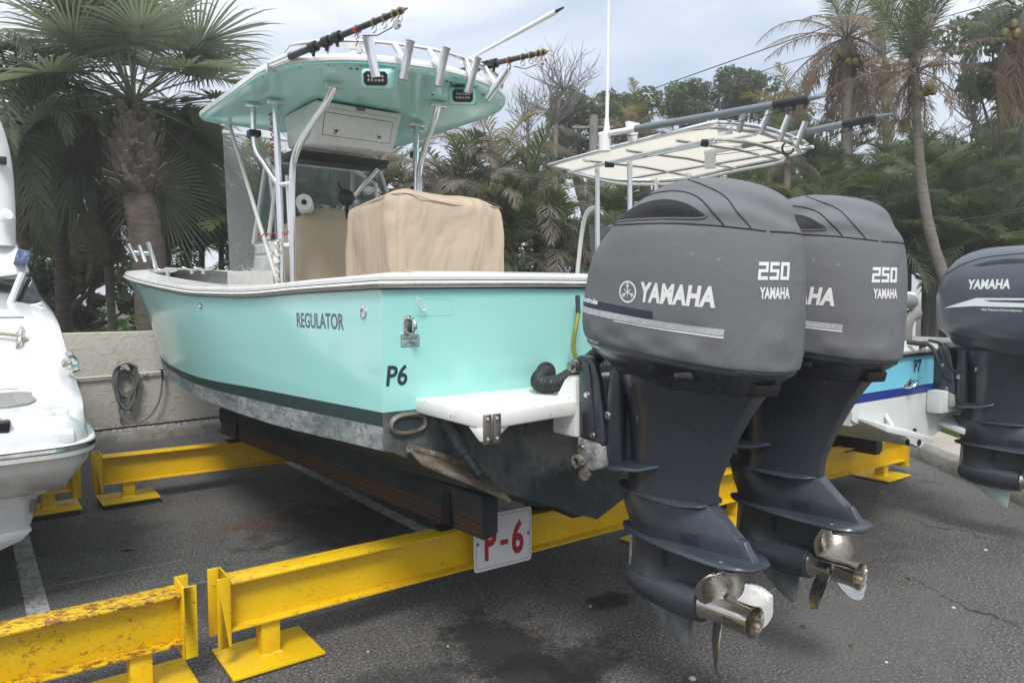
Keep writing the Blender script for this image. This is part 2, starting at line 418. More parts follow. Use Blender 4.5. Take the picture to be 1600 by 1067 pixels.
# planting bed behind the back kerb: kerb, gravel, soil beyond the wall
b = MB()
b.prism([(8.93, 0), (8.95, .085), (8.98, .105), (9.10, .105), (9.10, 0)], 0, -6, 9.5); struct(b.build('kerb', M['concrete'], smooth=50))
b = MB(); b.add([(-6, 9.10, .07), (9.6, 9.10, .07), (9.6, 9.69, .08), (-6, 9.69, .08)], [(0, 1, 2, 3)]); struct(b.build('gravel_bed', M['gravel']))
b = MB()
for i in range(6500):
    x = random.uniform(.2, 3.1); y = random.uniform(9.11, 9.67); r = random.uniform(.008, .02); z = .074 + r * .3
    a = random.random() * 6.28; p = []
    for k in range(5):
        rr = r * random.uniform(.75, 1.25); p.append((x + math.cos(a + k * 1.257) * rr, y + math.sin(a + k * 1.257) * rr, z))
    p += [(x, y, z + r * random.uniform(.5, .9))]
    b.add(p, [(k, (k + 1) % 5, 5) for k in range(5)])
g = b.build('gravel', M['gravel'], smooth=10); g['kind'] = 'stuff'
b = MB(); b.add([(-60, 9.95, .03), (60, 9.95, .03), (60, 120, .03), (-60, 120, .03)], [(0, 1, 2, 3)]); struct(b.build('garden_soil', M['soil']))

# stuccoed boundary wall
b = MB(); b.box(-9, 13.4, 9.70, 9.90, 0, 1.18)
w = b.build('boundary_wall', M['stucco'], bevel=.012); tag(w, 'low beige stucco wall behind the boats at the back of the lot', 'wall')

# right: kerb, pavement and lawn running off behind the third boat
P0 = Vector((6.97, 2.76, 0)); D = Vector((.64, .768, 0)).normalized(); N_ = Vector((D.y, -D.x, 0))
def kp(t, n, z): q = P0 + D * t + N_ * n; return (q.x, q.y, z)
def strip(name, t0, t1, prof, mat):
    b = MB(); b.loft([[kp(t0, n, z) for n, z in prof], [kp(t1, n, z) for n, z in prof]], True, True); return struct(b.build(name, mat, smooth=50))
for i in range(7): strip('kerb', -5 + i * 2.2, -5 + i * 2.2 + 2.185, [(0, 0), (.02, .11), (.05, .13), (.17, .13), (.17, 0)], M['concrete'])
for i in range(12): strip('pavement', -5 + i * 1.25, -5 + i * 1.25 + 1.238, [(.18, 0), (.18, .125), (.64, .13), (.64, 0)], M['sidewalk'])
b = MB(); b.add([kp(-5, .65, .10), kp(10, .65, .10), kp(10, 30, .10), kp(-5, 30, .10)], [(0, 1, 2, 3)]); struct(b.build('lawn_soil', M['soil']))
b = MB()
for i in range(16000):
    t = random.uniform(.2, 5.6); n = .655 + random.random() ** 1.5 * 2.6
    x, y, z = kp(t, n, .10); h = random.uniform(.03, .085); a = random.random() * 6.28; l = random.uniform(-.02, .02)
    dx, dy = math.cos(a) * .004, math.sin(a) * .004
    b.add([(x - dx, y - dy, z), (x + dx, y + dy, z), (x + l, y + l * .6, z + h)], [(0, 1, 2)])
g = b.build('lawn_grass', M['grass']); g['kind'] = 'stuff'

# ------------------------------------------------------------------ yellow boat racks
def rack_beam(x0, x1, Y, zt, posts, label, web='yellow', top='yellow_worn', slope=0., ends=(1, 1), zpad=.0, h=.215):
    t = thing('rack_beam', label, 'steel beam', ((x0 + x1) / 2, Y, 0), 'yellow steel beams of the boat racks')
    def Z(x, z): return z + slope * (x - x0)
    def bar(name, ya, yb, za, zb, mat):
        b = MB(); b.hexa([(x0, ya, Z(x0, za)), (x1, ya, Z(x1, za)), (x1, yb, Z(x1, za)), (x0, yb, Z(x0, za))], [(x0, ya, Z(x0, zb)), (x1, ya, Z(x1, zb)), (x1, yb, Z(x1, zb)), (x0, yb, Z(x0, zb))])
        return b.build(name, M[mat], t, bevel=.0025)
    bar('web', Y - .006, Y + .006, zt - h + .011, zt - .011, web)
    bar('flange', Y - .065, Y + .065, zt - .011, zt, top); bar('flange', Y - .065, Y + .065, zt - h, zt - h + .011, top)
    for e, x, s in ((ends[0], x0, -1), (ends[1], x1, 1)):
        if not e: continue
        b = MB(); z0, z1 = Z(x, zt - h - .055), Z(x, zt + .03)
        b.box(min(x, x + s * .009), max(x, x + s * .009), Y - .078, Y + .078, z0, z1)
        for yy in (-.078, .068): b.box(min(x + s * .009, x + s * .055), max(x + s * .009, x + s * .055), Y + yy, Y + yy + .010, z0, z1)
        ep = b.build('end_plate', M[web], t, bevel=.002)
        for yy in (-.035, .035):
            for zz in (.3, .72):
                c = MB(); c.lathe([(.013, 0), (.013, .004), (.006, .004), (.006, .009)], (x + s * .009, Y + yy, z0 + (z1 - z0) * zz), (s, 0, 0), 6); c.build('bolt', M['old_steel'], ep)
    for px, fw, fd in posts:
        zb = Z(px, zt - h)
        b = MB(); b.box(px - .042, px + .042, Y - .042, Y + .042, .02 + zpad, zb); b.build('post', M[web], t, bevel=.006)
        b = MB(); b.loft([[(px + sx * .05, Y + sy * .05, .02 + zpad) for sx, sy in ((-1, -1), (1, -1), (1, 1), (-1, 1))], [(px + sx * .043, Y + sy * .043, .03 + zpad) for sx, sy in ((-1, -1), (1, -1), (1, 1), (-1, 1))]]); b.build('weld', M['yellow_worn'], t)
        b = MB(); b.box(px - fw, px + fw, Y - fd, Y + fd, .008 + zpad, .02 + zpad); fp = b.build('foot_plate', M[web], t, bevel=.002)
        if zpad: b = MB(); b.box(px - fw * .93, px + fw * .93, Y - fd * .93, Y + fd * .93, 0, .008 + zpad); b.build('pad', M['rubber'], fp)  # dark pad put under the raised plate to draw its shadow gap
    return t
rack_beam(-2.2, .672, 3.22, .40, ((.52, .20, .165), (-1.6, .20, .165)), 'rusty topped yellow beam at the near left corner under the white boat', 'yellow_worn', 'yellow_rust', slope=-.004)
rack_beam(.862, 3.92, 3.22, .39, ((1.04, .20, .165), (3.6, .20, .165)), 'near yellow beam carrying the teal boat and the parking sign', slope=0)
rack_beam(4.02, 6.80, 3.22, .375, ((6.50, .20, .165), (4.4, .20, .165)), 'yellow beam under the blue and white boat on the right', slope=-.018)
rack_beam(.80, 3.9, 6.32, .385, ((.98, .20, .165), (3.6, .2, .165)), 'far yellow beam under the bow of the teal boat', slope=-.008, zpad=.03)
rack_beam(-2.2, .60, 6.32, .385, ((.45, .20, .165), (-1.6, .2, .165)), 'far yellow beam half hidden behind the white boat', slope=-.004, zpad=.03)
rack_beam(4.02, 6.9, 6.32, .36, ((6.6, .2, .165), (4.3, .2, .165)), 'far yellow beam behind the blue and white boat', slope=-.03)

# parking sign on the near beam
m = simple('sign_enamel', (.72, .72, .71), .35, 0, .04, 5); M['sign_red'] = simple('sign_red', (.42, .012, .03), .4); M['sign_line'] = simple('sign_line', (.16, .09, .10), .4)
t = thing('parking_sign', 'white P-6 sign with red lettering on the near yellow beam', 'sign', (2.28, 3.13, .155))
b = MB(); pts = []
for cx, cz, a0 in ((2.470 - .02, .17, -90), (2.470 - .02, .43, 0), (2.090 + .02, .435, 90), (2.090 + .02, .175, 180)):
    pts += [(cx + .02 * math.cos(R(a0 + k * 22.5)), cz + .02 * math.sin(R(a0 + k * 22.5))) for k in range(5)]
b.prism(pts, 1, 3.135, 3.139); sp = b.build('plate', m, t)
sb = bvh_of(sp); U, V, N3 = (1, 0, -.015), (0, 0, 1), (0, -1, 0)
for ch_, w_, h__, x_, z_ in (('P', .078, .185, 2.195, .205), ('6', .082, .190, 2.375, .203)): decal('lettering', fit_text(ch_, w_, h__, .006), (x_, 3.12, z_), U, V, N3, sb, M['sign_red'], t, .0008, 0, .1)
decal('lettering', quadflat(-.026, .026, -.014, .014), (2.284, 3.12, .285), U, V, N3, sb, M['sign_red'], t, .0008, 0, .1)
def frameflat(w, h, r, t_):
    o, i = [], []
    for cx, cy, a0 in ((w - r, -h + r, -90), (w - r, h - r, 0), (-w + r, h - r, 90), (-w + r, -h + r, 180)):
        for k in range(5):
            a = R(a0 + 22.5 * k); o.append((cx + r * math.cos(a), cy + r * math.sin(a))); i.append((cx + (r - t_) * math.cos(a), cy + (r - t_) * math.sin(a)))
    n = len(o); return o + i, [(k, (k + 1) % n, n + (k + 1) % n, n + k) for k in range(n)]
decal('border_line', frameflat(.178, .135, .02, .0022), (2.280, 3.12, .3025), U, V, N3, sb, M['sign_line'], t, .0008, 0, .1)
for x in (2.113, 2.447):
    b = MB(); b.lathe([(.009, 0), (.009, .003), (.006, .006)], (x, 3.135, .305), (0, -1, 0), 10); b.build('bolt', M['old_steel'], t)

# bunk boards the teal boat rests on
def bunk(xa, ya, xb, yb, z0, z1, label, brackets):
    t = thing('bunk_board', label, 'bunk', ((xa + xb) / 2, (ya + yb) / 2, z0), 'timber bunks under the boats')
    d = Vector((xb - xa, yb - ya, 0)).normalized(); n = Vector((d.y, -d.x, 0))
    def q(a, s, z): p = (Vector((xa, ya, 0)) if a == 0 else Vector((xb, yb, 0))) + n * s; return (p.x, p.y, z)
    b = MB(); b.hexa([q(0, -.04, z0), q(0, .04, z0), q(1, .04, z0), q(1, -.04, z0)], [q(0, -.04, z1), q(0, .04, z1), q(1, .04, z1), q(1, -.04, z1)]); b.build('timber', M['timber'], t, bevel=.004)
    zc = z0 + (z1 - z0) * .50; b = MB(); prof = [(-.041, zc), (-.047, zc), (-.049, z1), (-.042, z1 + .009), (.042, z1 + .009), (.049, z1), (.047, zc), (.041, zc), (.041, z1 + .001), (-.041, z1 + .001)]
    b.loft([[q(0, s, z) for s, z in prof], [q(1, s, z) for s, z in prof]]); c = b.build('carpet', M['carpet'], t)
    b = MB(); e = -d * .008
    prof2 = [(-.049, z0 + .035), (.049, z0 + .02), (.049, z1 + .004), (-.049, z1 + .004)]
    b.loft([[tuple(Vector(q(0, s, z)) + e) for s, z in prof2], [tuple(Vector(q(0, s, z)) - d * .0005) for s, z in prof2]]); b.build('carpet_end_flap', M['carpet'], c)
    for y in brackets:
        k = (y - ya) / (yb - ya); x = xa + (xb - xa) * k
        for s in (-1, 1):
            cpt = Vector((x, y, 0)) + n * s * .052
            b = MB(); zt_ = z0 + (.19 if s < 0 else .12)
            b.hexa([tuple(cpt - d * .045 + Vector((0, 0, z0 + .001))), tuple(cpt + d * .045 + Vector((0, 0, z0 + .001))), tuple(cpt + d * .045 + n * s * .008 + Vector((0, 0, z0 + .001))), tuple(cpt - d * .045 + n * s * .008 + Vector((0, 0, z0 + .001)))],
                   [tuple(cpt - d * .03 + Vector((0, 0, zt_))), tuple(cpt + d * .03 + Vector((0, 0, zt_))), tuple(cpt + d * .03 + n * s * .008 + Vector((0, 0, zt_))), tuple(cpt - d * .03 + n * s * .008 + Vector((0, 0, zt_)))])
            f0 = cpt + n * s * .008; f1 = cpt + n * s * .075
            b.hexa([tuple(f0 - d * .05 + Vector((0, 0, z0 + .001))), tuple(f0 + d * .05 + Vector((0, 0, z0 + .001))), tuple(f1 + d * .05 + Vector((0, 0, z0 + .001))), tuple(f1 - d * .05 + Vector((0, 0, z0 + .001)))],
                   [tuple(f0 - d * .05 + Vector((0, 0, z0 + .011))), tuple(f0 + d * .05 + Vector((0, 0, z0 + .011))), tuple(f1 + d * .05 + Vector((0, 0, z0 + .011))), tuple(f1 - d * .05 + Vector((0, 0, z0 + .011)))])
            b.build('bracket', M['black_steel'], t)
    return t
bunk(2.07, 2.97, 1.83, 6.72, .39, .605, 'carpet topped timber bunk under the port side of the teal boat', (3.26, 6.32))
bunk(2.665, 2.97, 2.95, 6.72, .39, .605, 'carpet topped timber bunk just right of the P-6 sign', (3.26, 6.32))
bunk(4.72, 2.98, 4.6, 6.7, .345, .45, 'dark carpeted bunk under the blue and white boat near its port side', (3.22,))
bunk(5.95, 2.98, 6.05, 6.7, .31, .44, 'dark carpeted bunk under the blue and white boat near its starboard side', (3.22,))
bunk(-.35, 4.3, -.15, 6.7, .387, .415, 'carpeted bunk under the white boat on the left', (6.32,))
# ================================================================== the teal boat
HY0, HY1 = 2.57, 10.06
BS = [(2.57, 1.17), (4, 1.22), (5.5, 1.26), (6.8, 1.26), (7.8, 1.2), (8.8, 1.0), (9.6, .68), (10.2, .3), (10.5, .02)]
ZS = [(2.57, 1.635), (3.3, 1.62), (4.1, 1.60), (5.0, 1.61), (5.7, 1.64), (6.9, 1.71), (8.2, 1.79), (9.4, 1.85), (10.5, 1.9)]
BC = [(2.57, 1.17), (4, 1.18), (5.5, 1.16), (6.5, 1.10), (7.5, .98), (8.5, .74), (9.3, .40), (9.75, .02), (10.5, .02)]
ZC = [(2.57, 1.0), (4, .925), (5.5, .895), (6.5, .91), (7.5, .96), (8.5, 1.06), (9.3, 1.2), (9.75, 1.5), (10.5, 1.88)]
ZK = [(2.57, .52), (5, .44), (7, .45), (8.2, .66), (9.0, 1.0), (9.4, 1.23), (9.75, 1.49), (10.5, 1.87)]
ZW = [(2.57, 1.15), (4, 1.10), (5.5, 1.045), (6.5, 1.04), (7.5, 1.06), (8.5, 1.12), (9.3, 1.24), (9.75, 1.51), (10.5, 1.885)]
def XC(y): return 2.43 - .05 * (y - 2.57)
def hb(y, p): return max(.012, XC(y) - 2.46 + mono(y, p))
def hside(y, s):
    f = min(max((y - 5) / 4, 0), 1); g = s ** (1 + .75 * f)
    return hb(y, BC) + (hb(y, BS) - hb(y, BC)) * g, mono(y, ZC) + (mono(y, ZS) - mono(y, ZC)) * s

BOAT = thing('center_console_boat', 'teal center console fishing boat with hardtop resting on the yellow rack', 'boat', (2.3, 5.5, .4))
m = Mat('teal_gelcoat', s2l(155, 214, 206), .22, coat=.3)
m.mixc(m.ramp(m.noise(.8, 5, .6), .4, .7, 0, .5), s2l(160, 211, 208)); m.mixc(m.ramp(m.noise(2.4, 7, .7, stretch=(1, 1, .35)), .52, .80, 0, .2), s2l(150, 208, 200))
m.mixc(m.ramp(m.noise(22, 6, .7, stretch=(1, 1, .12)), .62, .8, 0, .25), s2l(120, 190, 178)); m.rough(m.ramp(m.noise(2, 6), .35, .7, .09, .22)); m.bump(m.noise(1.3, 2, .4), .05, .02); M['teal'] = m.m
m = Mat('boot_stripe', (.016, .036, .036), .45); m.mixc(m.ramp(m.noise(5, 7, .7, stretch=(1, .4, 1)), .5, .75, 0, .6), (.06, .085, .08)); M['boot'] = m.m
m = Mat('limed_antifouling', (.31, .335, .335), .85)
m.mixc(m.ramp(m.noise(4, 8, .8, stretch=(1, .35, 1.4)), .44, .58), (.13, .155, .16)); m.mixc(m.ramp(m.noise(30, 8, .85, stretch=(1, .5, 1)), .53, .575, 0, .9), (.055, .07, .07)); m.mixc(m.ramp(m.noise(9, 8, .85, stretch=(1, .3, 1)), .54, .61, 0, .9), (.05, .065, .066)); m.mixc(m.ramp(m.noise(60, 5, .8), .58, .66, 0, .6), (.42, .425, .42)); m.bump(m.noise(60, 6, .8), .5, .006); M['limed'] = m.m
m = Mat('dark_antifouling', (.012, .024, .026), .7); m.mixc(m.ramp(m.noise(3, 8, .75), .45, .7, 0, .7), (.035, .05, .05)); m.mixc(m.ramp(m.noise(14, 8, .8), .64, .74, 0, .6), (.10, .095, .08)); M['bottom'] = m.m
m = Mat('transom_antifouling', (.030, .044, .046), .6); m.mixc(m.ramp(m.noise(1.9, 8, .74, stretch=(1, 1, .7)), .46, .66, 0, .9), (.19, .20, .20)); m.mixc(m.ramp(m.noise(6, 8, .8), .56, .68, 0, .7), (.05, .05, .042)); m.mixc(m.ramp(m.noise(28, 7, .8), .64, .72, 0, .7), (.32, .31, .29)); m.bump(m.noise(30, 6, .8), .3, .005); 
v = m.n('ShaderNodeVectorMath', operation='SUBTRACT'); m.l(m.coord(), v.inputs[0]); v.inputs[1].default_value = (2.17 - 2.3, 2.57 - 5.5, .93 - .4)
v2 = m.n('ShaderNodeVectorMath', operation='DIVIDE'); m.l(v.outputs[0], v2.inputs[0]); v2.inputs[1].default_value = (.20, 1, .16)
ln = m.n('ShaderNodeVectorMath', operation='LENGTH'); m.l(v2.outputs[0], ln.inputs[0])
m.mixc(m.ramp(m.math('ADD', ln.outputs['Value'], m.ramp(m.noise(7, 8, .75), .2, .8, -.9, .9)), 1.1, .5, 0, .75), (.26, .265, .26)); M['transom_low'] = m.m

b = MB(); ny = 46; ns = 9; rows = None; rings = []
ys = [HY0 + (HY1 - HY0) * i / ny for i in range(ny + 1)]
for y in ys:
    zs, zc = mono(y, ZS), mono(y, ZC); sw = min(.96, max(.02, (mono(y, ZW) - zc) / max(zs - zc, 1e-3))); sb_ = sw * .62
    half = []
    for s in [1 - (1 - sw) * k / (ns - 1) for k in range(ns)] + [sb_, 0.]:
        half.append(hside(y, s))
    bc = hb(y, BC); zk = min(mono(y, ZK), zc - .004)
    half.append((max(bc - .045, .008), zc - .012))
    for k in (.66, .33): half.append((max(bc * k, .006), zk + (zc - .03 - zk) * k if zc - .03 > zk else zk))
    xc = XC(y)
    rings.append(([(xc - h, y, z) for h, z in half], (xc, y, zk), [(xc + h, y, z) for h, z in half]))
nr = len(rings[0][0]); vs = []; fs = []; mi = []
for p, k, s in rings: vs += p + [k] + s[::-1]
n = 2 * nr + 1
def rowmat(i):
    i = i if i < nr else 2 * nr - 1 - i
    return 0 if i < ns - 1 else 1 if i == ns - 1 else 2 if i in (ns, ) else 3
for j in range(ny):
    for i in range(n - 1):
        fs.append((j * n + i, (j + 1) * n + i, (j + 1) * n + i + 1, j * n + i + 1)); mi.append(rowmat(i))
tfs = []
for i in range(nr - 1):
    fs.append((i, i + 1, n - 2 - i, n - 1 - i)); mi.append(0 if i < ns - 1 else 4)
fs.append((nr - 1, nr, nr + 1)); mi.append(4)
b.v = vs; b.f = fs; b.mi = mi
hull = b.build('hull', [M['teal'], M['boot'], M['limed'], M['bottom'], M['transom_low']], BOAT, smooth=22)
HB = bvh_of(hull)

# gunwale: sweep a profile round the sheer
path = []
for i in range(ny, -1, -1): y = ys[i]; path.append((XC(y) - hb(y, BS), y, mono(y, ZS)))
x0 = XC(HY0) - hb(HY0, BS); x1 = XC(HY0) + hb(HY0, BS); z0 = mono(HY0, ZS)
for k in range(1, 12): path.append((x0 + (x1 - x0) * k / 12, HY0, z0 + .012 * math.sin(math.pi * k / 12)))
for i in range(ny + 1): y = ys[i]; path.append((XC(y) + hb(y, BS), y, mono(y, ZS)))
def sweep_sheer(name, prof, mat, par=BOAT, cap=True, smooth=40):
    rings = []
    for i, p in enumerate(path):
        a = Vector(path[max(i - 1, 0)]); c = Vector(path[min(i + 1, len(path) - 1)]); pv = Vector(p)
        d1 = (pv - a); d2 = (c - pv); d1.z = d2.z = 0
        n1 = Vector((d1.y, -d1.x, 0)); n2 = Vector((d2.y, -d2.x, 0))
        n1 = n1.normalized() if n1.length > 1e-6 else n2.normalized(); n2 = n2.normalized() if n2.length > 1e-6 else n1
        nn = (n1 + n2); nn.normalize(); k = 1 / max(.6, nn.dot(n1)); nn = nn * k     # outward
        if i in (0, len(path) - 1): nn = Vector((0, 1, 0)) * 1
        rings.append([tuple(pv + nn * o * 1.0 + Vector((0, 0, dz))) for o, dz in prof])
    q = MB(); q.loft(rings, cap, cap); return q.build(name, mat, par, smooth=smooth)
sweep_sheer('gunwale', [(.0, .022), (.012, .026), (.013, .042), (.004, .052), (-.06, .059), (-.20, .068), (-.212, .05), (-.212, .02), (-.05, .0)], M['white_gel'])
sweep_sheer('rub_rail', [(.0, -.005), (.014, -.004), (.022, .003), (.022, .016), (.014, .0235), (.0, .0235)], M['white_plastic'])
sweep_sheer('rub_rail_insert', [(.0215, .004), (.027, .005), (.029, .0095), (.027, .014), (.0215, .015)], M['old_steel'])
sweep_sheer('rub_rail_seal', [(.010, .0238), (.0150, .0238), (.0150, .0272), (.010, .0272)], M['black'])
sweep_sheer('rub_rail_seal', [(.0, -.009), (.0155, -.009), (.0155, -.0052), (.0, -.0052)], M['black'])
def sole_z(y): return 1.03 + max(0, (y - 6.5)) * .12
def sole_w(y):
    s_ = (sole_z(y) - mono(y, ZC)) / (mono(y, ZS) - mono(y, ZC)); return max(.015, min(hb(y, BS) - .24, hside(y, min(max(s_, 0), 1))[0] - .07))
b = MB(); r = []
for y in ys[:36]:
    z_ = sole_z(y); h_ = sole_w(y); r.append([(XC(y) - h_, y, z_), (XC(y) + h_, y, z_)])
b.loft(r, False, False, closed=False); b.build('cockpit_sole', M['white_gel'], BOAT)
b = MB(); r1_, r2_ = [], []
for y in ys[:45]:
    h = max(hb(y, BS) - .208, .012); z_ = mono(y, ZS) + .03; r1_.append([(XC(y) - h, y, z_), (XC(y) - min(h, sole_w(y)), y, sole_z(y) - .01)]); r2_.append([(XC(y) + h, y, z_), (XC(y) + min(h, sole_w(y)), y, sole_z(y) - .01)])
b.loft(r1_, False, False, closed=False); b.loft(r2_, False, False, closed=False); h_ = hb(HY0, BS) - .2; b.add([(XC(HY0) - h_, HY0 + .21, 1.02), (XC(HY0) + h_, HY0 + .21, 1.02), (XC(HY0) + h_, HY0 + .21, 1.68), (XC(HY0) - h_, HY0 + .21, 1.68)], [(0, 1, 2, 3)]); b.build('cockpit_liner', M['white_gel'], BOAT)
b = MB(); r = []
for y in [8.7 + .135 * i for i in range(11)]:
    h = max(hb(y, BS) - .05, .02); r.append([(XC(y) - h, y, mono(y, ZS) + .050), (XC(y), y, mono(y, ZS) + .085), (XC(y) + h, y, mono(y, ZS) + .050)])
b.loft(r, False, False, closed=False); b.build('foredeck', M['white_gel'], BOAT)

# lettering and small fittings on the hull
M['grey_vinyl'] = simple('grey_vinyl', (.10, .12, .13), .5); M['dark_vinyl'] = simple('dark_vinyl', (.012, .03, .035), .5)
ty = lambda px, py: None
PU = Vector((0, -1, 0)); PN = Vector((-1, 0, 0))
decal('hull_lettering', fit_text('REGULATOR', .50, .070, .001), (1.2, 3.15, 1.456), (0, -1, .01), (0, 0, 1), (-1, 0, 0), HB, M['grey_vinyl'], BOAT, .0012, .08)
TU, TV, TN = (1, 0, 0), (0, 0, 1), (0, -1, 0)
decal('berth_number', fit_text('P6', .094, .083, .002, .12), (1.352, 2.57, 1.250), TU, TV, TN, HB, M['dark_vinyl'], BOAT, .0012, 0)
pl = decal('warning_plate', quadflat(-.041, .041, -.023, .023), (1.412, 2.57, 1.425), TU, TV, TN, HB, simple('warning_plate_grey', (.30, .42, .41), .5), BOAT, .0012, 0)
decal('lettering', merge_flat(fit_text('LIFTING', .058, .013), ), (1.412, 2.57, 1.408), TU, TV, TN, HB, M['dark_vinyl'], pl, .002, 0)
decal('lettering', fit_text('NOT FOR', .068, .013), (1.412, 2.57, 1.428), TU, TV, TN, HB, M['dark_vinyl'], pl, .002, 0)
decal('plate_border', frameflat(.041, .023, .004, .002), (1.412, 2.57, 1.425), TU, TV, TN, HB, M['dark_vinyl'], pl, .002, 0)
decal('old_decal_outline', frameflat(.088, .034, .006, .0012), (1.52, 2.57, 1.555), TU, TV, TN, HB, simple('decal_ghost', s2l(118, 196, 182), .5), BOAT, .0012, .03)
def ubolt(x, z, y=2.57):
    b = MB(); b.prism([(x - .014, z - .043), (x + .014, z - .043), (x + .018, z - .03), (x + .018, z + .03), (x + .014, z + .043), (x - .014, z + .043), (x - .018, z + .03), (x - .018, z - .03)], 1, y - .005, y - .001)
    o = b.build('eye_plate', M['steel'], BOAT, bevel=.001)
    b = MB(); b.tube(smoothpath([(x, y - .004, z - .03), (x, y - .045, z - .028), (x, y - .062, z), (x, y - .045, z + .028), (x, y - .004, z + .03)], 5), .0075, 10); b.build('eye_bolt', M['steel'], o)
ubolt(1.402, 1.482)
def oval_ring(name, c, ax_u, ax_v, ru, rv, t, mat, par=BOAT):
    b = MB(); b.tube([tuple(Vector(c) + Vector(ax_u) * math.copysign(abs(math.cos(a)) ** .8, math.cos(a)) * ru + Vector(ax_v) * math.copysign(abs(math.sin(a)) ** .8, math.sin(a)) * rv) for a in [2 * math.pi * i / 28 for i in range(28)]], t, 8, closed=True); return b.build(name, mat, par)
o = oval_ring('through_hull_ring', (1.40, 2.562, 1.097), (1, 0, 0), (0, 0, 1), .076, .036, .012, M['old_steel'])
b = MB(); b.prism([(1.40 + .07 * math.cos(a), 1.097 + .032 * math.sin(a)) for a in [2 * math.pi * i / 20 for i in range(20)]], 1, 2.562, 2.568); b.build('drain_flap', M['bottom'], o)
for y, z in ((2.72, 1.535), (4.95, 1.545), (5.5, 1.40)):
    x = XC(y) - hside(y, .9)[0]
    hit = HB.ray_cast(Vector((0, y, z)), Vector((1, 0, 0)))[0]
    if y < 5: b = MB(); b.lathe([(.024, 0), (.024, .004), (.015, .006), (.013, .0), (.002, -.002)], hit, (-1, 0, .05), 18); b.build('drain_fitting', M['steel'], BOAT)
b = MB(); b.tube(smoothpath([(1.42, 2.530, 1.60), (1.43, 2.535, 1.575), (1.455, 2.55, 1.545), (1.475, 2.552, 1.55), (1.46, 2.548, 1.57), (1.435, 2.535, 1.59)], 5), .0028, 6); b.build('cord_loop', M['white_plastic'], BOAT)
b = MB(); b.tube(smoothpath([(1.26, 5.3, 1.15), (1.275, 6.0, 1.17), (1.34, 6.6, 1.155), (1.40, 6.95, 1.15)], 6), .004, 6)

# swim platform and motor board
b = MB()
pp = [(1.435, 2.575), (1.432, 2.15), (1.45, 2.105), (1.53, 2.095), (1.80, 2.13), (1.86, 2.13), (3.02, 2.13), (3.08, 2.13), (3.35, 2.095), (3.43, 2.105), (3.448, 2.15), (3.445, 2.575)]
b.prism(pp, 2, 1.135, 1.195); plat = b.build('swim_platform', M['white_scuffed'], BOAT, bevel=.012)
for xx in (1.437, 3.30):
    b = MB(); b.hexa([(xx, 2.10, 1.088), (xx + .06, 2.11, 1.088), (xx + .06, 2.13, 1.09), (xx, 2.125, 1.09)], [(xx, 2.098, 1.137), (xx + .13, 2.11, 1.137), (xx + .13, 2.22, 1.137), (xx, 2.2, 1.137)]); b.build('bracket_knee', M['white_scuffed'], plat, bevel=.008)
b = MB(); b.prism([(2.128, 1.05), (2.128, 1.275), (2.14, 1.29), (2.175, 1.29), (2.20, 1.27), (2.245, 1.205), (2.27, 1.197), (2.27, 1.05)], 0, 1.895, 3.0); b.build('motor_board', M['white_scuffed'], plat, bevel=.012)
for xx in (1.447, 1.487):
    b = MB(); b.box(xx - .016, xx + .016, 2.080, 2.091, 1.085, 1.19); hp = b.build('hinge_plate', M['old_steel'], plat, bevel=.003)
    for zz in (1.102, 1.172):
        b = MB(); b.lathe([(.009, 0), (.009, .003), (.005, .006)], (xx, 2.080, zz), (0, -1, 0), 10); b.build('screw', M['steel'], hp)
b = MB(); b.lathe([(.0, 0), (.10, 0), (.105, .006), (.095, .012), (.0, .014)], (2.2, 2.42, 1.196), (0, 0, 1), 24); b.build('inspection_hatch', M['white_plastic'], plat)

# trim tabs with rams
m = Mat('fouled_metal', (.20, .17, .13), .85); m.mixc(m.ramp(m.noise(9, 8, .8), .42, .6), (.07, .055, .04)); m.mixc(m.ramp(m.noise(24, 8, .8), .55, .66), (.42, .39, .35)); m.bump(m.noise(35, 7, .8), .8, .012); M['fouled'] = m.m
for s in (-1, 1):
    def tx(x): return x if s < 0 else 2 * 2.44 - x
    A, B_, C_, D_ = (tx(1.37), 2.50, .985), (tx(1.69), 2.44, .87), (tx(1.74), 2.28, .795), (tx(1.72), 2.30, .775)
    b = MB(); b.hexa([(tx(1.393), 2.55, .985), (tx(1.745), 2.55, .848), (tx(1.715), 2.31, .782), (tx(1.37), 2.41, .962)], [(tx(1.393), 2.55, 1.0), (tx(1.745), 2.55, .863), (tx(1.715), 2.305, .797), (tx(1.37), 2.405, .977)])
    tt = b.build('trim_tab', M['fouled'], BOAT, bevel=.003)
    b = MB(); b.tube([(tx(1.385), 2.54, 1.005), (tx(1.47), 2.54, .975), (tx(1.58), 2.54, .935), (tx(1.70), 2.54, .892)], [.019, .015, .018, .015], 8); b.build('tab_lip', M['fouled'], tt)
    b = MB(); b.tube([(tx(1.575), 2.545, 1.075), (tx(1.60), 2.46, .965)], [.026, .028], 12); b.tube([(tx(1.60), 2.46, .965), (tx(1.625), 2.39, .89)], [.018, .017], 10); b.lathe([(.034, 0), (.034, .02), (.02, .03)], (tx(1.573), 2.56, 1.085), (0, -1, -.3), 12); b.build('tab_ram', M['transom_low'], tt)
for k in (.30, .62):           # lifting strakes
    for s in (-1, 1):
        r = []
        for y in [HY0 + .012 + .3 * i for i in range(17)]:
            zc, zk, bc = mono(y, ZC), mono(y, ZK), hb(y, BC); x = XC(y) + s * bc * k; z = zk + (zc - .03 - zk) * k
            r.append([(x - s * .035, y, z - .02), (x + s * .03, y, z - .012), (x + s * .03, y, z + .02), (x - s * .035, y, z - .004)])
        b = MB(); b.loft(r); b.build('strake', M['bottom'], BOAT)

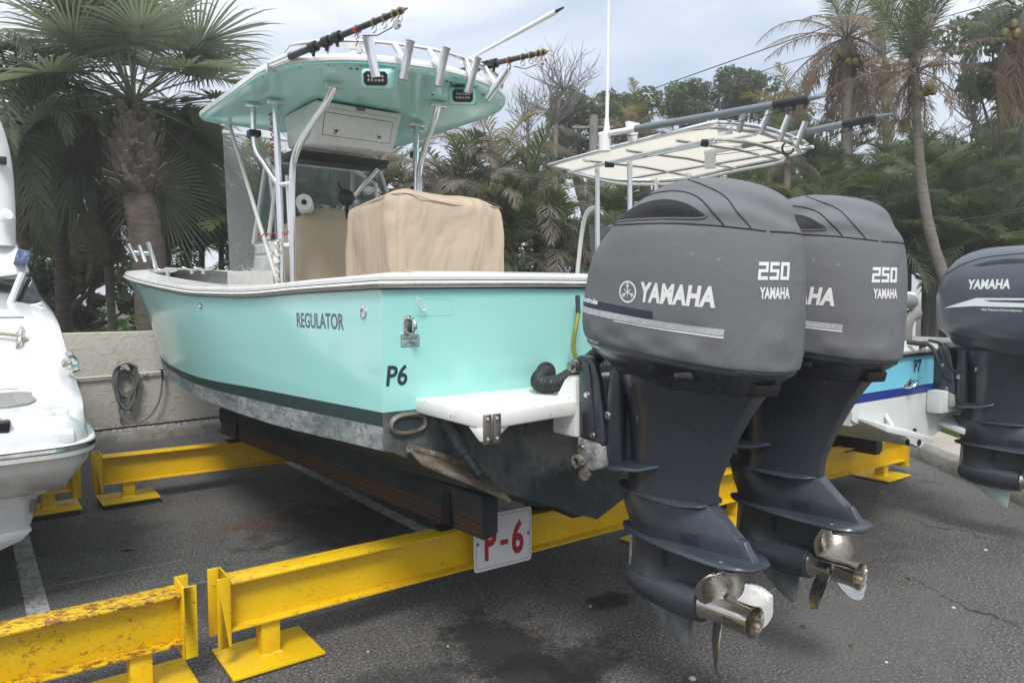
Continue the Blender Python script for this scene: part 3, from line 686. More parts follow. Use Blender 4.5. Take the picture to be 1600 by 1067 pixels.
# rigging tubes at the transom
M['flex'] = simple('rigging_tube', (.012, .016, .018), .5, 0, .2, 12)
def corrugated(name, pts, r, par, mat, pitch=.013):
    P = smoothpath(pts, 40); L = [0]
    for i in range(1, len(P)): L.append(L[-1] + (P[i] - P[i - 1]).length)
    n = int(L[-1] / (pitch / 2)); q = []; rr = []
    j = 0
    for i in range(n + 1):
        d = L[-1] * i / n
        while j < len(L) - 2 and L[j + 1] < d: j += 1
        t = (d - L[j]) / max(L[j + 1] - L[j], 1e-6); q.append(P[j].lerp(P[j + 1], t)); rr.append(r * (1.0 if i % 2 else .90))
    b = MB(); b.tube(q, rr, 14); return b.build(name, mat, par, smooth=25)
corrugated('rigging_tube', [(2.10, 2.57, 1.25), (2.04, 2.50, 1.262), (1.965, 2.44, 1.25), (1.925, 2.385, 1.236), (1.95, 2.32, 1.238), (1.975, 2.25, 1.275), (2.0, 2.19, 1.322), (2.02, 2.13, 1.372), (2.045, 2.06, 1.42), (2.07, 2.0, 1.45)], .036, BOAT, M['flex'])
corrugated('rigging_tube', [(2.29, 2.57, 1.25), (2.32, 2.46, 1.28), (2.5, 2.38, 1.26), (2.70, 2.26, 1.26), (2.80, 2.2, 1.32), (2.83, 2.06, 1.42)], .036, BOAT, M['flex'])
for x in (2.10, 2.29):
    b = MB(); b.lathe([(.055, 0), (.055, .012), (.038, .02)], (x, 2.569, 1.25), (0, -1, 0), 18); b.build('tube_collar', M['rubber'], BOAT)
m = simple('green_hose', (.22, .26, .03), .5, 0, .3, 12)
b = MB(); b.tube(smoothpath([(2.26, 2.53, 1.60), (2.22, 2.48, 1.52)], 5), .011, 8); b.build('hose_end', M['rubber'], BOAT)
b = MB(); b.tube(smoothpath([(2.22, 2.48, 1.52), (2.185, 2.46, 1.45), (2.175, 2.46, 1.37), (2.20, 2.45, 1.30), (2.25, 2.43, 1.22), (2.30, 2.40, 1.195)], 6), .011, 8); b.build('flush_hose', m, BOAT)

# ------------------------------------------------------------------ console, windshield
M['tan'] = None
m = Mat('tan_canvas', (.50, .405, .30), .92, spec=.15)
m.mixc(m.ramp(m.noise(2.2, 6, .65), .4, .7, 0, .5), (.44, .355, .26)); m.mixc(m.ramp(m.noise(420, 2, .5), .4, .6, 0, .35), (.40, .32, .235))
m.bump(m.noise(3.2, 3, .5, dist=.9, stretch=(1, 1, .45)), .85, .09); m.bump(m.noise(10, 3, .5, dist=.8, stretch=(1, 1, .4)), .45, .02); m.bump(m.noise(420, 2), .25, .001); M['tan'] = m.m
cx = 2.30
b = MB(); b.hexa([(cx - .46, 5.22, 1.03), (cx + .46, 5.22, 1.03), (cx + .44, 6.2, 1.1), (cx - .44, 6.2, 1.1)], [(cx - .46, 5.42, 2.02), (cx + .46, 5.42, 2.02), (cx + .40, 6.02, 2.02), (cx - .40, 6.02, 2.02)])
cons = b.build('console', M['white_gel'], BOAT, bevel=.04, segs=3)
def cloth(name, ringfn, nl, par, mat, amp=.012, seed=0, k=96):
    rings = []
    for i in range(nl + 1):
        ring = ringfn(i / nl); c = Vector((sum(p[0] for p in ring) / len(ring), sum(p[1] for p in ring) / len(ring), 0)); o = []
        for p in ring:
            d = Vector((p[0] - c.x, p[1] - c.y, 0)); d = d.normalized() if d.length > 1e-6 else d
            q = Vector((p[0] * 5 + seed, p[1] * 5, p[2] * 2.0)); w = mnoise.noise(q) + .5 * mnoise.noise(q * 2.3)
            q2 = Vector((p[0] * 11, p[1] * 11 + seed, p[2] * 3.5)); w2 = max(0, mnoise.noise(q2)) 
            o.append((p[0] + d.x * (w * amp + w2 * amp * .6), p[1] + d.y * (w * amp + w2 * amp * .6), p[2] + w * amp * .4))
        rings.append(o)
    b = MB(); b.loft(rings, False, True); return b.build(name, mat, par, smooth=70)
# helm covered in tan canvas
def helm(t):
    prof = [(0, .44, .12, 5.20), (.45, .45, .13, 5.22), (.72, .44, .14, 5.27), (.88, .42, .15, 5.32), (.96, .36, .11, 5.34), (1, .2, .05, 5.35)]
    ax = mono(t, [(p[0], p[1]) for p in prof]); ay = mono(t, [(p[0], p[2]) for p in prof]); yc = mono(t, [(p[0], p[3]) for p in prof])
    return [(x, y, 1.15 + t * 1.09 + .03 * math.sin(x * 9)) for x, y in superell(cx + .04, yc + .02, ax, ay, 6, 96)]
c = cloth('helm_cover', helm, 26, None, M['tan'], .02, 3); recenter(c); tag(c, 'creased tan canvas cover over the helm, behind the boxy tan seat cover', 'cover', 'tan canvas covers')
# leaning post under its boxy cover
def seat(t):
    x0, x1, y0, y1 = 1.955, 2.79, 3.73, 4.49
    zt = 1 - t
    ins = .0 + .03 * t + .18 * max(0, (t - .90) / .10) ** 2.2
    n = 9 - 4 * max(0, (t - .85) / .15)
    z = 1.12 + t * 1.115
    ring = []
    for x, y in superell((x0 + x1) / 2, (y0 + y1) / 2, (x1 - x0) / 2 - ins, (y1 - y0) / 2 - ins * .8, n, 128):
        u = (x - x0) / (x1 - x0); v = (y - y0) / (y1 - y0)
        for k_, (fu, fw_, fs_) in enumerate(((.10, .05, .5), (.30, .035, -.35), (.46, .05, .42), (.63, .03, -.5), (.80, .045, .3), (.92, .03, -.2))):
            q_ = (u if v < .5 else 1 - u) + (1.0 - t) * fs_ * .35 - fu
            amp = .016 * math.exp(-(q_ / fw_) ** 2) * max(0, math.sin(math.pi * min(1, (1.02 - t) * (1.1 + .25 * (k_ % 3)))))
            y += -amp if v < .5 else amp
            q2_ = v + (1 - t) * fs_ * .4 - (.15 + fu * .75); amp2 = .014 * math.exp(-(q2_ / .05) ** 2) * max(0, math.sin(math.pi * min(1, (1.02 - t) * 1.2)))
            if u < .08: x -= amp2
        dz = t ** 4 * (.045 * (1 - v) - .05 * v - .065 * u * u + .02 * math.sin(u * 7 + 1) - .025 * math.exp(-((u - .35) / .2) ** 2))
        ring.append((x, y, z + dz))
    return ring
c = cloth('seat_cover', seat, 40, None, M['tan'], .026, 0, 128)
cb = bvh_of(c); seam = []
for z in np.linspace(1.3, 2.2, 26):
    hit = cb.ray_cast(Vector((1.5, 3.28, z)), Vector((.707, .707, 0)))
    if hit[0] is not None: seam.append(hit[0] - Vector((.0005, .0005, 0)))
recenter(c); tag(c, 'boxy tan canvas cover over the seat behind the teal transom', 'cover', 'tan canvas covers')
b = MB(); b.tube(seam, .0042, 6); b.build('seam', M['tan'], c)
b = MB(); b.tube([Vector(p) for p in seat(.925)], .0040, 6, closed=True); b.build('seam', M['tan'], c)
# windshield
m = Mat('tinted_acrylic', (.16, .22, .22), .03, alpha=.42); M['glass'] = m.m
m = Mat('clear_vinyl', (.40, .41, .40), .10, alpha=.24); M['vinyl'] = m.m
def pane(name, corners, th, mat, par):
    c = [Vector(p) for p in corners]; n = (c[1] - c[0]).cross(c[3] - c[0]).normalized() * th
    b = MB(); b.hexa([tuple(p) for p in c], [tuple(p + n) for p in c]); return b.build(name, mat, par)
ws = [(cx - .41, 6.0, 2.02), (cx + .41, 6.0, 2.02), (cx + .36, 5.80, 2.66), (cx - .36, 5.80, 2.66)]
wsp = pane('windshield', ws, .006, M['glass'], BOAT)
for s in (-1, 1):
    sp = [(cx + s * .41, 6.0, 2.02), (cx + s * .46, 5.50, 2.02), (cx + s * .40, 5.46, 2.5), (cx + s * .36, 5.80, 2.66)]
    pane('side_pane', sp, .006, M['glass'], wsp)
    b = MB(); b.tube([sp[0], sp[3]], .02, 8); b.tube([sp[1], sp[2], sp[3]], .016, 8); b.build('frame', M['white_plastic'], wsp)
b = MB(); b.tube([ws[0], ws[1]], .016, 8); b.tube([ws[2], ws[3]], .020, 8); b.build('frame', M['white_plastic'], wsp)
for a, c_ in (((cx - .30, 5.75, 2.03), (cx - .50, 5.35, 2.60)), ((cx + .02, 5.72, 2.05), (cx + .34, 5.30, 2.60))):
    b = MB(); b.tube([a, c_], .019, 10); b.build('brace', M['alu'], BOAT)
# steering wheel behind the cover, paper towel roll
wh = at(541, 309, 5.25)
b = MB(); b.lathe([(.012, -.06), (.03, -.03), (.05, -.02), (.062, .0), (.05, .03), (.02, .04)], wh, (-.3, -1, .1), 14); b.tube([wh + Vector((-.03, 0, .05)), wh + Vector((-.06, 0, .10))], .012, 6); b.tube([wh, wh + Vector((.03, .05, -.14))], .014, 6); b.build('throttle_lever', M['black'], BOAT)
m = simple('paper_towel', (.76, .76, .75), .95, 0, .05, 30, .3, 120)
tr = at(475, 316, 5.22)
b = MB(); r0, r1 = .02, .058; d = Vector((-.40, -.9, .02)).normalized(); b.lathe([(r0, .0), (r1, .0), (r1, -.26), (r0, -.26), (r0, 0)], tr, d, 22)
o = b.build('paper_towel_roll', m); recenter(o); tag(o, 'white paper towel roll hanging beside the port hardtop posts', 'paper towel')
b = MB(); b.tube([tr + d * .004, tr - d * .262], .0198, 12); oo = b.build('core', M['black'], o)

# ------------------------------------------------------------------ hardtop
HZ = 2.915; hx = 2.305
aft = [(1.465, 4.52), (1.50, 4.33), (1.62, 4.12), (1.80, 3.95), (2.03, 3.85), (2.305, 3.80), (2.58, 3.845), (2.82, 3.95), (3.0, 4.11), (3.11, 4.31), (3.15, 4.52)]
aft = [(p.x, p.y) for p in smoothpath([(x, y, 0) for x, y in aft], 4)]
plan = [(1.60, 5.93), (1.50, 5.90), (1.458, 5.80)] + aft + [(3.152, 5.80), (3.11, 5.90), (3.01, 5.93)]
hc = Vector((hx, 4.85, 0))
def hring(k, z, crown=0.):
    return [(hx + (x - hx) * k, 4.85 + (y - 4.85) * k, z + crown) for x, y in plan]
b = MB(); b.loft([hring(.25, HZ + .035), hring(.6, HZ + .028), hring(.86, HZ + .012), hring(.975, HZ - .004), hring(1.0, HZ + .0), hring(1.0, HZ + .012)], True, False)
top = b.build('hardtop', M['teal'], BOAT, smooth=50)
b = MB(); b.loft([hring(.995, HZ + .0125), hring(1.008, HZ + .0125), hring(1.010, HZ + .030), hring(1.002, HZ + .048), hring(.93, HZ + .075), hring(.6, HZ + .105), hring(.2, HZ + .115)], False, True); b.build('hardtop_shell', M['white_gel'], top, smooth=50)
TB = bvh_of(top)
n_sc = len(plan)
for i in range(4, n_sc - 4, 3):
    x, y = plan[i]; b = MB(); b.lathe([(.006, 0), (.005, .003)], (hx + (x - hx) * .975, 4.85 + (y - 4.85) * .975, HZ - .005), (0, 0, -1), 8); b.build('screw', M['old_steel'], top)
# rail on the shell
rail = [(p[0], p[1], HZ + .125) for p in [(hx + (x - hx) * .97, 4.85 + (y - 4.85) * .985) for x, y in aft]][6:-4]
b = MB(); b.tube([(rail[0][0] - .02, rail[0][1] + .16, HZ + .06)] + rail + [(rail[-1][0] + .03, rail[-1][1] + .16, HZ + .06)], .0165, 10); b.build('top_rail', M['alu'], top)
for i in range(4, len(rail), 7):
    b = MB(); b.tube([rail[i], (rail[i][0], rail[i][1] + .03, HZ + .055)], .012, 8); b.build('rail_stanchion', M['alu'], top)
# rod holders clamped on the rail
for (ax, ay, bx, by, w0) in ((573, 58, 588, 122, 4.02), (641, 64, 630, 125, 4.16), (697, 75, 684, 135, 4.36), (746, 90, 730, 146, 4.55), (793, 110, 760, 156, 4.70)):
    p1 = at(ax, ay, w0 - .14); p0 = at(bx, by, w0 - .10); d = (p1 - p0)
    q = MB(); q.tube([p0, p0 + d * .5, p0 + d * .93, p1], [.0245, .0245, .025, .0285], 16, cap=False); q.tube([p0 + d * .02, p0 + d * .9, p1], [.020, .020, .024], 16, cap=False)
    rh = q.build('rod_holder', M['alu'], top, smooth=50)
    mid = p0 + d * .45; near = min(rail, key=lambda r: (Vector(r) - mid).length)
    q = MB(); q.tube([mid, near], .018, 8); q.build('clamp', M['alu'], rh)
# spotlights recessed in the underside
m = Mat('led_lens', (.55, .55, .52), .15); v = m.n('ShaderNodeTexVoronoi'); v.inputs['Scale'].default_value = 55; m.l(m.coord(), v.inputs['Vector']); m.mixc(m.ramp(v.outputs['Distance'], .1, .5), (.25, .25, .24)); M['lens'] = m.m
for px, py, w0, hw in ((587, 123, 4.12, .066), (723, 150, 4.60, .064)):
    c0 = at(px, py, w0); u = CRT.copy(); vv = Vector((0, 0, 1)); nn = Vector((-.5, -.78, -.25)).normalized(); u = vv.cross(nn).normalized() * -1; u = nn.cross(vv).normalized(); vv = u.cross(nn).normalized() * -1
    if vv.z < 0: vv = -vv
    def fr(hw_, hh_, off): return [tuple(c0 + u * x + vv * y + nn * off) for x, y in ((-hw_ + .015, -hh_), (hw_ - .015, -hh_), (hw_, -hh_ + .015), (hw_, hh_ - .015), (hw_ - .015, hh_), (-hw_ + .015, hh_), (-hw_, hh_ - .015), (-hw_, -hh_ + .015))]
    q = MB(); q.loft([fr(hw * .9, .032, -.05), fr(hw, .038, 0), fr(hw, .038, .012), fr(hw * .8, .024, .012), fr(hw * .78, .022, .006)]); sp = q.build('spotlight', M['black'], top, smooth=30)
    for row in (-.011, .011):
        for k in range(5):
            x = (k - 2) * hw * .29; q = MB(); q.lathe([(.0085, .0), (.008, .004), (.004, .007)], c0 + u * x + vv * row + nn * .0065, nn, 8); q.build('led', M['lens'], sp)
    q = MB(); q.loft([fr(hw * 1.5, .06, -.13), fr(hw * 1.25, .05, -.035), fr(hw * .97, .036, -.004)]); q.build('light_pod', M['teal'], top, bevel=.004)
# small fittings on the underside
for px, py in ((548, 107), (558, 108), (698, 127), (704, 129), (676, 148), (755, 148)):
    r = (at(px, py, 1) - Vector((0, 0, EYE))).normalized(); h = TB.ray_cast(Vector((0, 0, EYE)), r)
    if h[0] is not None: q = MB(); q.lathe([(.011, 0), (.010, .004), (.004, .006)], h[0], -h[1] if h[1].dot(r) > 0 else h[1], 10); q.build('grommet', M['black'], top)
# electronics box
bx0, bx1 = 1.97, 2.64
b = MB(); b.hexa([(bx0 + .03, 4.98, 2.665), (bx1 - .03, 4.98, 2.665), (bx1 - .03, 5.5, 2.70), (bx0 + .03, 5.5, 2.70)], [(bx0, 4.88, HZ + .02), (bx1, 4.88, HZ + .02), (bx1, 5.5, HZ + .03), (bx0, 5.5, HZ + .03)])
ebox = b.build('electronics_box', M['white_gel'], BOAT, bevel=.02, segs=3)
fn = Vector((0, -.26, -.10)).normalized(); fu = Vector((1, 0, 0)); fv = Vector((0, -.1, .26)).normalized()
fc = Vector(((bx0 + bx1) / 2, 4.93, 2.795))
def facepane(name, w, h, off, th, mat, par, dx=0, dz=0, bev=.006):
    c = fc + fu * dx + fv * dz + fn * off; q = MB(); q.hexa([tuple(c + fu * x + fv * y) for x, y in ((-w, -h), (w, -h), (w, h), (-w, h))], [tuple(c + fu * x + fv * y + fn * th) for x, y in ((-w, -h), (w, -h), (w, h), (-w, h))]); return q.build(name, mat, par, bevel=bev)
facepane('door_flange', .295, .108, -.004, .010, M['white_gel'], ebox)
facepane('door_gap', .262, .080, .004, .0035, M['rubber'], ebox)
dr = facepane('door', .258, .076, .004, .007, M['white_gel'], ebox)
for x in (-.165, .165):
    q = MB(); c = fc + fu * x + fv * -.04 + fn * .010; q.lathe([(.024, 0), (.024, .004), (.018, .006), (.016, .002), (.004, .002)], c, fn, 18); k = q.build('latch', M['steel'], dr)
    q = MB(); q.lathe([(.012, .002), (.010, .007)], c, fn, 10); q.build('latch_button', M['black'], k)
for x in [-.28 + .14 * i for i in range(5)]:
    for y in (-.098, .098):
        q = MB(); q.lathe([(.004, 0), (.003, .002)], fc + fu * x + fv * y + fn * .006, fn, 6); q.build('screw', M['old_steel'], ebox)
facepane('maker_plate', .032, .014, .004, .004, simple('maker_plate', (.14, .11, .10), .4), ebox, 0, .135, .001)
b = MB(); b.hexa([(1.95, 5.30, 2.60), (2.72, 5.30, 2.60), (2.72, 5.5, 2.6), (1.95, 5.5, 2.6)], [(1.95, 5.25, 2.66), (2.72, 5.25, 2.66), (2.72, 5.5, 2.66), (1.95, 5.5, 2.66)]); b.build('radio_shelf', M['black'], ebox, bevel=.01)

# hardtop legs
def leg(name, pts, r=.0235, k=6): q = MB(); q.tube(smoothpath(pts, k), r, 12); return q.build(name, M['alu'], BOAT)
for s in (-1, 1):
    X = lambda d: 2.30 + s * d
    leg('hardtop_leg', [(X(.53), 5.02, 1.05), (X(.53), 5.03, 2.0), (X(.545), 5.05, HZ + .01)], k=2)
    leg('hardtop_arm', [(X(.49), 4.92, 1.05), (X(.49), 4.92, 1.9), (X(.488), 4.91, 2.38), (X(.472), 4.86, 2.57), (X(.43), 4.68, 2.73), (X(.40), 4.53, 2.83), (X(.385), 4.46, 2.90), (X(.382), 4.45, 2.925)])
    leg('forward_brace', [(X(.54), 5.04, 2.36), (X(.60), 5.12, 2.50), (X(.64), 5.2, 2.64), (X(.64), 5.22, HZ)], .019)
    for (dx, yy) in ((.382, 4.45), (.545, 5.05), (.64, 5.22)):
        q = MB(); q.box(X(dx) - .06, X(dx) + .06, yy - .03, yy + .03, HZ - .012, HZ + .012); q.build('mounting_flange', M['alu'], BOAT, bevel=.004)
    q = MB(); q.box(X(.64) - .04, X(.64) + .04, 5.18, 5.26, 2.70, 2.745); q.build('rod_clip', M['black'], BOAT, bevel=.006)
    for zz in (1.95, 2.36): q = MB(); q.tube([(X(.53), 5.03, zz), (X(.49), 4.92, zz)], .018, 8); q.build('leg_spacer', M['alu'], BOAT)
q = MB(); q.tube([(1.76, 5.0, 1.98), (1.76, 5.55, 1.98)], .014, 8); q.tube([(1.76, 5.0, 1.90), (1.76, 5.55, 1.90)], .014, 8); q.build('grab_rail', M['alu'], BOAT)

# clear curtains
def curtain(pts, mat, hems, label=None):
    b = MB(); n = len(pts); b.add(pts, [tuple(range(n))]); o = b.build('clear_curtain', mat, BOAT)
    for h in hems:
        q = MB(); q.tube(h, .014, 6); q.build('hem', M['hem'], o)
    return o
M['hem'] = simple('curtain_hem', (.62, .61, .57), .8, 0, .1, 12)
for s in (-1, 1):
    X = lambda d: 2.30 + s * d
    A, Bt, C_, D_ = (X(.60), 6.12, 2.92), (X(.59), 6.05, 1.98), (X(.56), 6.15, 1.70), (X(.545), 5.08, 1.70)
    E_ = (X(.60), 5.93, 2.92)
    curtain([A, Bt, C_, D_, E_], M['vinyl'], [[E_, D_]])
    b = MB(); b.hexa([(X(.56), 5.1, 1.62), (X(.575), 5.1, 1.62), (X(.575), 6.16, 1.62), (X(.56), 6.16, 1.62)], [(X(.555), 5.15, 1.78), (X(.57), 5.15, 1.78), (X(.585), 6.13, 1.80), (X(.57), 6.13, 1.80)]); b.build('curtain_skirt', M['hem'], BOAT)
curtain([(1.70, 6.12, 2.92), (2.90, 6.12, 2.92), (2.86, 6.15, 1.7), (1.74, 6.15, 1.70)], M['vinyl'], [[(1.70, 6.12, 2.90), (2.90, 6.12, 2.90)]])

# ropes, ties and poles kept on the boat
m = simple('white_rope', (.66, .65, .60), .9, 0, .15, 40, .6, 220)
pts = [Vector((1.735, 5.02, 1.98 - i * .008)) + Vector((math.cos(i * .9) * .006, math.sin(i * .9) * .006, 0)) for i in range(50)]
b = MB(); b.tube(pts, [.011 + .006 * (i % 9 == 4) + .010 * (14 < i < 20) for i in range(50)], 8); o = b.build('rope', m); recenter(o); tag(o, 'knotted white rope hanging from the rail beside the port legs', 'rope')
m = simple('red_cord', (.35, .02, .02), .7)
b = MB(); P = []
for i in range(60): P.append((1.745 + .014 * math.cos(i * 1.1), 5.10 + .02 * math.sin(i * .7), 2.86 - i * .006))
b.tube(P, .004, 5); P = [(1.70 + .10 * k / 24, 5.30 - .35 * k / 24, 2.03 + .012 * math.sin(k * 1.7)) for k in range(25)]; b.tube(P, .004, 5); b.build('lashing', m, BOAT)
b = MB(); b.tube([(1.815, 4.955, 1.72), (1.80, 4.98, 2.42)], .0115, 10); o = b.build('boat_hook', M['white_plastic']); 
recenter(o); tag(o, 'white boat hook pole standing against the port hardtop legs', 'boat hook')
oo = MB(); oo.tube([(1.8155, 4.954, 1.66), (1.8155, 4.954, 1.82)], .0145, 10); oo.build('grip', M['black'], o)

# bow rod rack
b = MB(); ps = [(216, 379, 219, 408), (228, 381, 230, 407), (235, 379, 245, 423)]
t = thing('rod_rack', 'small three tube rod rack on the bow of the teal boat', 'rod rack', at(245, 424, 7.9))
for ax, ay, bx, by in [(200, 380, 214, 408), (217, 382, 227, 408), (231, 378, 246, 424)]:
    q = MB(); q.tube([at(bx, by, 7.9), at(ax, ay, 7.8)], .026, 12); q.build('rod_holder', M['alu'], t)
q = MB(); q.tube([at(206, 394, 7.86), at(238, 396, 7.86)], .022, 8); q.build('crossbar', M['alu'], t)
q = MB(); q.lathe([(.05, 0), (.05, .02)], at(246, 426, 7.9), (0, 0, 1), 12); q.build('base', M['alu'], t)
for px, py, w0 in ((300, 421, 8.0), (318, 421, 7.9), (262, 424, 7.6)):
    q = MB(); c = at(px, py, w0); q.tube(smoothpath([c + Vector((-.09, .02, .02)), c + Vector((-.04, 0, .0)), c + Vector((.04, 0, 0)), c + Vector((.09, -.02, .02))], 4), .013, 8); q.lathe([(.025, -.05), (.02, 0)], c, (0, 0, 1), 10); q.build('deck_cleat', M['steel'], BOAT)

# outriggers and aerial laid back over the hardtop
def outrigger(base, tip, label, w_t=None):
    p0, p1 = Vector(base), Vector(tip); d = (p1 - p0); L = d.length; d.normalize(); dn = Vector((0, 0, -1))
    t = thing('outrigger_pole', label, 'outrigger', p0, 'dark outrigger poles on the teal hardtop')
    q = MB(); q.tube([p0, p0 + d * L * .16], .026, 12); q.build('base_tube', M['alu'], t)
    q = MB(); q.tube([p0 + d * L * .14, p0 + d * L * .97], [.0195, .015], 12); q.build('pole', M['carbon'], t)
    q = MB(); q.tube([p0 + d * L * .965, p1], [.012, .004], 10); q.build('tip', M['brass'], t)
    for k in (.34, .44, .52):
        c = p0 + d * L * k; q = MB(); q.tube([c - d * .025, c + d * .025], .029, 12); q.tube([c, c + dn * .05], .010, 6); q.build('clamp', M['black'], t)
    for k in (.66, .78, .85, .91, .95):
        c = p0 + d * L * k; q = MB(); q.tube([c - d * .005, c + d * .005], .0215, 12); q.build('ferrule', M['brass'], t)
        rr = .016; cc = c + dn * (.022 + rr); e = d.cross(dn).normalized(); q = MB(); q.tube([cc + (d * math.cos(a) + dn * math.sin(a)) * rr for a in [i * .5236 for i in range(12)]], .0035, 6, closed=True); q.build('guide_ring', M['steel'], t)
    c = p0 + d * L * .93 + dn * .06; q = MB(); q.lathe([(.02, -.012), (.026, 0), (.02, .012)], c, d.cross(dn), 12); q.build('pulley', M['steel'], t)
    q = MB(); q.tube([p0 + d * L * .70 + dn * .045, p0 + d * L * .80 + dn * .075, c], .003, 5); q.build('line', M['black'], t)
    q = MB(); c = p0 + d * L * .66; q.tube([c + Vector((math.cos(i * .8) * .024, math.sin(i * .8) * .024, -.0012 * i)) for i in range(14)] + [c + Vector((.01, .0, -.05)), c + Vector((-.005, .005, -.09))], .003, 5); q.build('red_tie', m, t)
M['carbon'] = simple('carbon_tube', (.018, .02, .023), .3, 0, .1, 10, coat=.3); M['brass'] = simple('brass_ferrule', (.42, .30, .15), .35, 1.0)
outrigger(at(424, 101, 4.28), at(637, 13, 3.7), 'upper dark outrigger pole rising over the port edge of the teal hardtop')
outrigger(at(690, 118, 5.0), at(858, 80, 4.35), 'shorter dark outrigger pole showing past the starboard rod holders')
q = MB(); q.tube([at(424, 112, 4.30), at(424, 98, 4.28)], .03, 10); q.build('outrigger_mount', M['alu'], top)
q = MB(); q.tube([at(720, 100, 4.75), at(790, 62, 4.6)], [.010, .011], 10); q.tube([at(788, 63, 4.6), at(868, 19, 4.45)], [.013, .016], 10)
o = q.build('vhf_aerial', M['white_plastic']); recenter(o); tag(o, 'white aerial with black tip slanting up from the teal hardtop', 'antenna')
q = MB(); q.tube([at(867, 19.5, 4.45), at(881, 12, 4.43)], [.012, .006], 8); q.build('tip', M['black'], o)
q = MB(); c = at(553, 88, 4.3); q.lathe([(.03, -.05), (.03, .03), (.04, .035), (.045, .06), (.03, .075)], c, (0, 0, 1), 14); q.build('gps_puck', M['white_gel'], top)
q = MB(); c = at(563, 86, 4.2); q.lathe([(.02, -.03), (.032, 0), (.032, .025), (.02, .03)], c, (.5, -.8, .1), 12); q.build('anchor_light', M['alu'], top)
# ================================================================== outboard motors of the teal boat
m = Mat('motor_cover_fabric', (.148, .153, .162), .88, spec=.2)
m.mixc(m.ramp(m.noise(2.2, 6, .65), .4, .7, 0, .4), (.168, .174, .184)); m.mixc(m.ramp(m.noise(500, 2, .5), .4, .6, 0, .4), (.12, .125, .136))
m.mixc(m.ramp(m.noise(26, 3, .5), .735, .76, 0, .6), (.26, .26, .26)); m.mixc(m.ramp(m.noise(7, 6, .7, stretch=(1, 1, .4)), .60, .80, 0, .2), (.19, .195, .205))
m.bump(m.noise(3.0, 4, .5, dist=1.5), .30, .03); m.bump(m.noise(9, 4, .5, dist=2), .16, .012); m.bump(m.noise(600, 2), .25, .001); M['fabric'] = m.m
m = Mat('motor_paint', (.024, .029, .040), .27, metal=.0, coat=.35, spec=.5)
m.mixc(m.ramp(m.noise(3, 5), .4, .7, 0, .5), (.030, .036, .049)); m.mixc(m.ramp(m.noise(160, 2), .62, .7, 0, .25), (.075, .083, .10)); m.rough(m.ramp(m.noise(5, 7, .7), .35, .75, .20, .48)); M['motor'] = m.m
m = Mat('motor_paint_worn', (.032, .040, .053), .34, coat=.2)
m.mixc(m.ramp(m.noise(4, 7, .75), .5, .72, 0, .55), (.07, .077, .09)); m.mixc(m.ramp(m.noise(30, 7, .8), .68, .74, 0, .6), (.20, .21, .21)); m.rough(m.ramp(m.noise(7, 7, .7), .35, .75, .24, .6)); M['motor_worn'] = m.m
m = Mat('scaled_casting', (.30, .31, .31), .8); m.mixc(m.ramp(m.noise(14, 8, .8), .45, .62), (.10, .10, .10)); m.mixc(m.ramp(m.noise(30, 7, .8), .57, .66), (.46, .46, .45)); m.bump(m.noise(40, 6, .8), .6, .01); M['scaled'] = m.m
m = Mat('chalky_skeg', (.085, .098, .105), .7); m.mixc(m.ramp(m.noise(11, 8, .8, stretch=(1, 1, .5)), .45, .65), (.16, .175, .18)); m.mixc(m.ramp(m.noise(30, 7, .8), .6, .7), (.04, .045, .05)); M['skeg'] = m.m
m = Mat('propeller_steel', (.55, .52, .47), .20, metal=1.0); m.mixc(m.ramp(m.noise(16, 7, .75), .52, .72, 0, .6), (.34, .29, .23)); m.rough(m.ramp(m.noise(18, 6, .7), .35, .7, .10, .36)); M['prop'] = m.m
M['vent'] = simple('vent_mesh', (.010, .011, .013), .7, 0, .3, 200, .5, 400)
M['stitch'] = simple('stitching', (.022, .023, .026), .8)
m = Mat('white_print', (.70, .70, .69), .6); m.mixc(m.ramp(m.noise(40, 7, .75), .60, .70, 0, .5), (.40, .41, .42)); M['print'] = m.m
M['silver_print'] = simple('silver_print', (.46, .47, .47), .5, 0, .25, 60, dirt=((.25, .26, .27), 90, .58, .66)); M['navy_print'] = simple('navy_print', (.022, .028, .045), .6)
M['warn_white'] = simple('warning_sticker', (.66, .66, .64), .5); M['warn_orange'] = simple('warning_sticker_orange', (.62, .20, .04), .5); M['print_grey'] = simple('print_grey', (.25, .25, .25), .6)

def dense(levels, k):
    """interpolate level tuples"""
    out = []
    n = len(levels[0])
    ts = list(range(len(levels)))
    for i in range(k + 1):
        t = i / k * (len(levels) - 1); out.append([mono(t, [(a, l[j]) for a, l in zip(ts, levels)]) for j in range(n)])
    return out

def emblem():
    parts = [ringflat(.84, 1.0, 40)]
    for k in range(3):
        a = math.pi / 2 + k * 2.0944; c, s = math.cos(a), math.sin(a)
        def rot(p): return (p[0] * c - p[1] * s, p[0] * s + p[1] * c)
        parts.append(([rot(p) for p in ((0, -.055), (.85, -.055), (.85, .055), (0, .055))], [(0, 1, 2, 3)]))
        parts.append(([rot(p) for p in ((.38, .05), (.66, .26), (.66, .15), (.46, .03))], [(0, 1, 2, 3)]))
        parts.append(([rot(p) for p in ((.38, -.05), (.46, -.03), (.66, -.15), (.66, -.26))], [(0, 1, 2, 3)]))
        parts.append(([rot(p) for p in ((-.12, -.04), (-.45, -.04), (-.45, .04), (-.12, .04))], [(0, 1, 2, 3)]))
    return merge_flat(*parts)

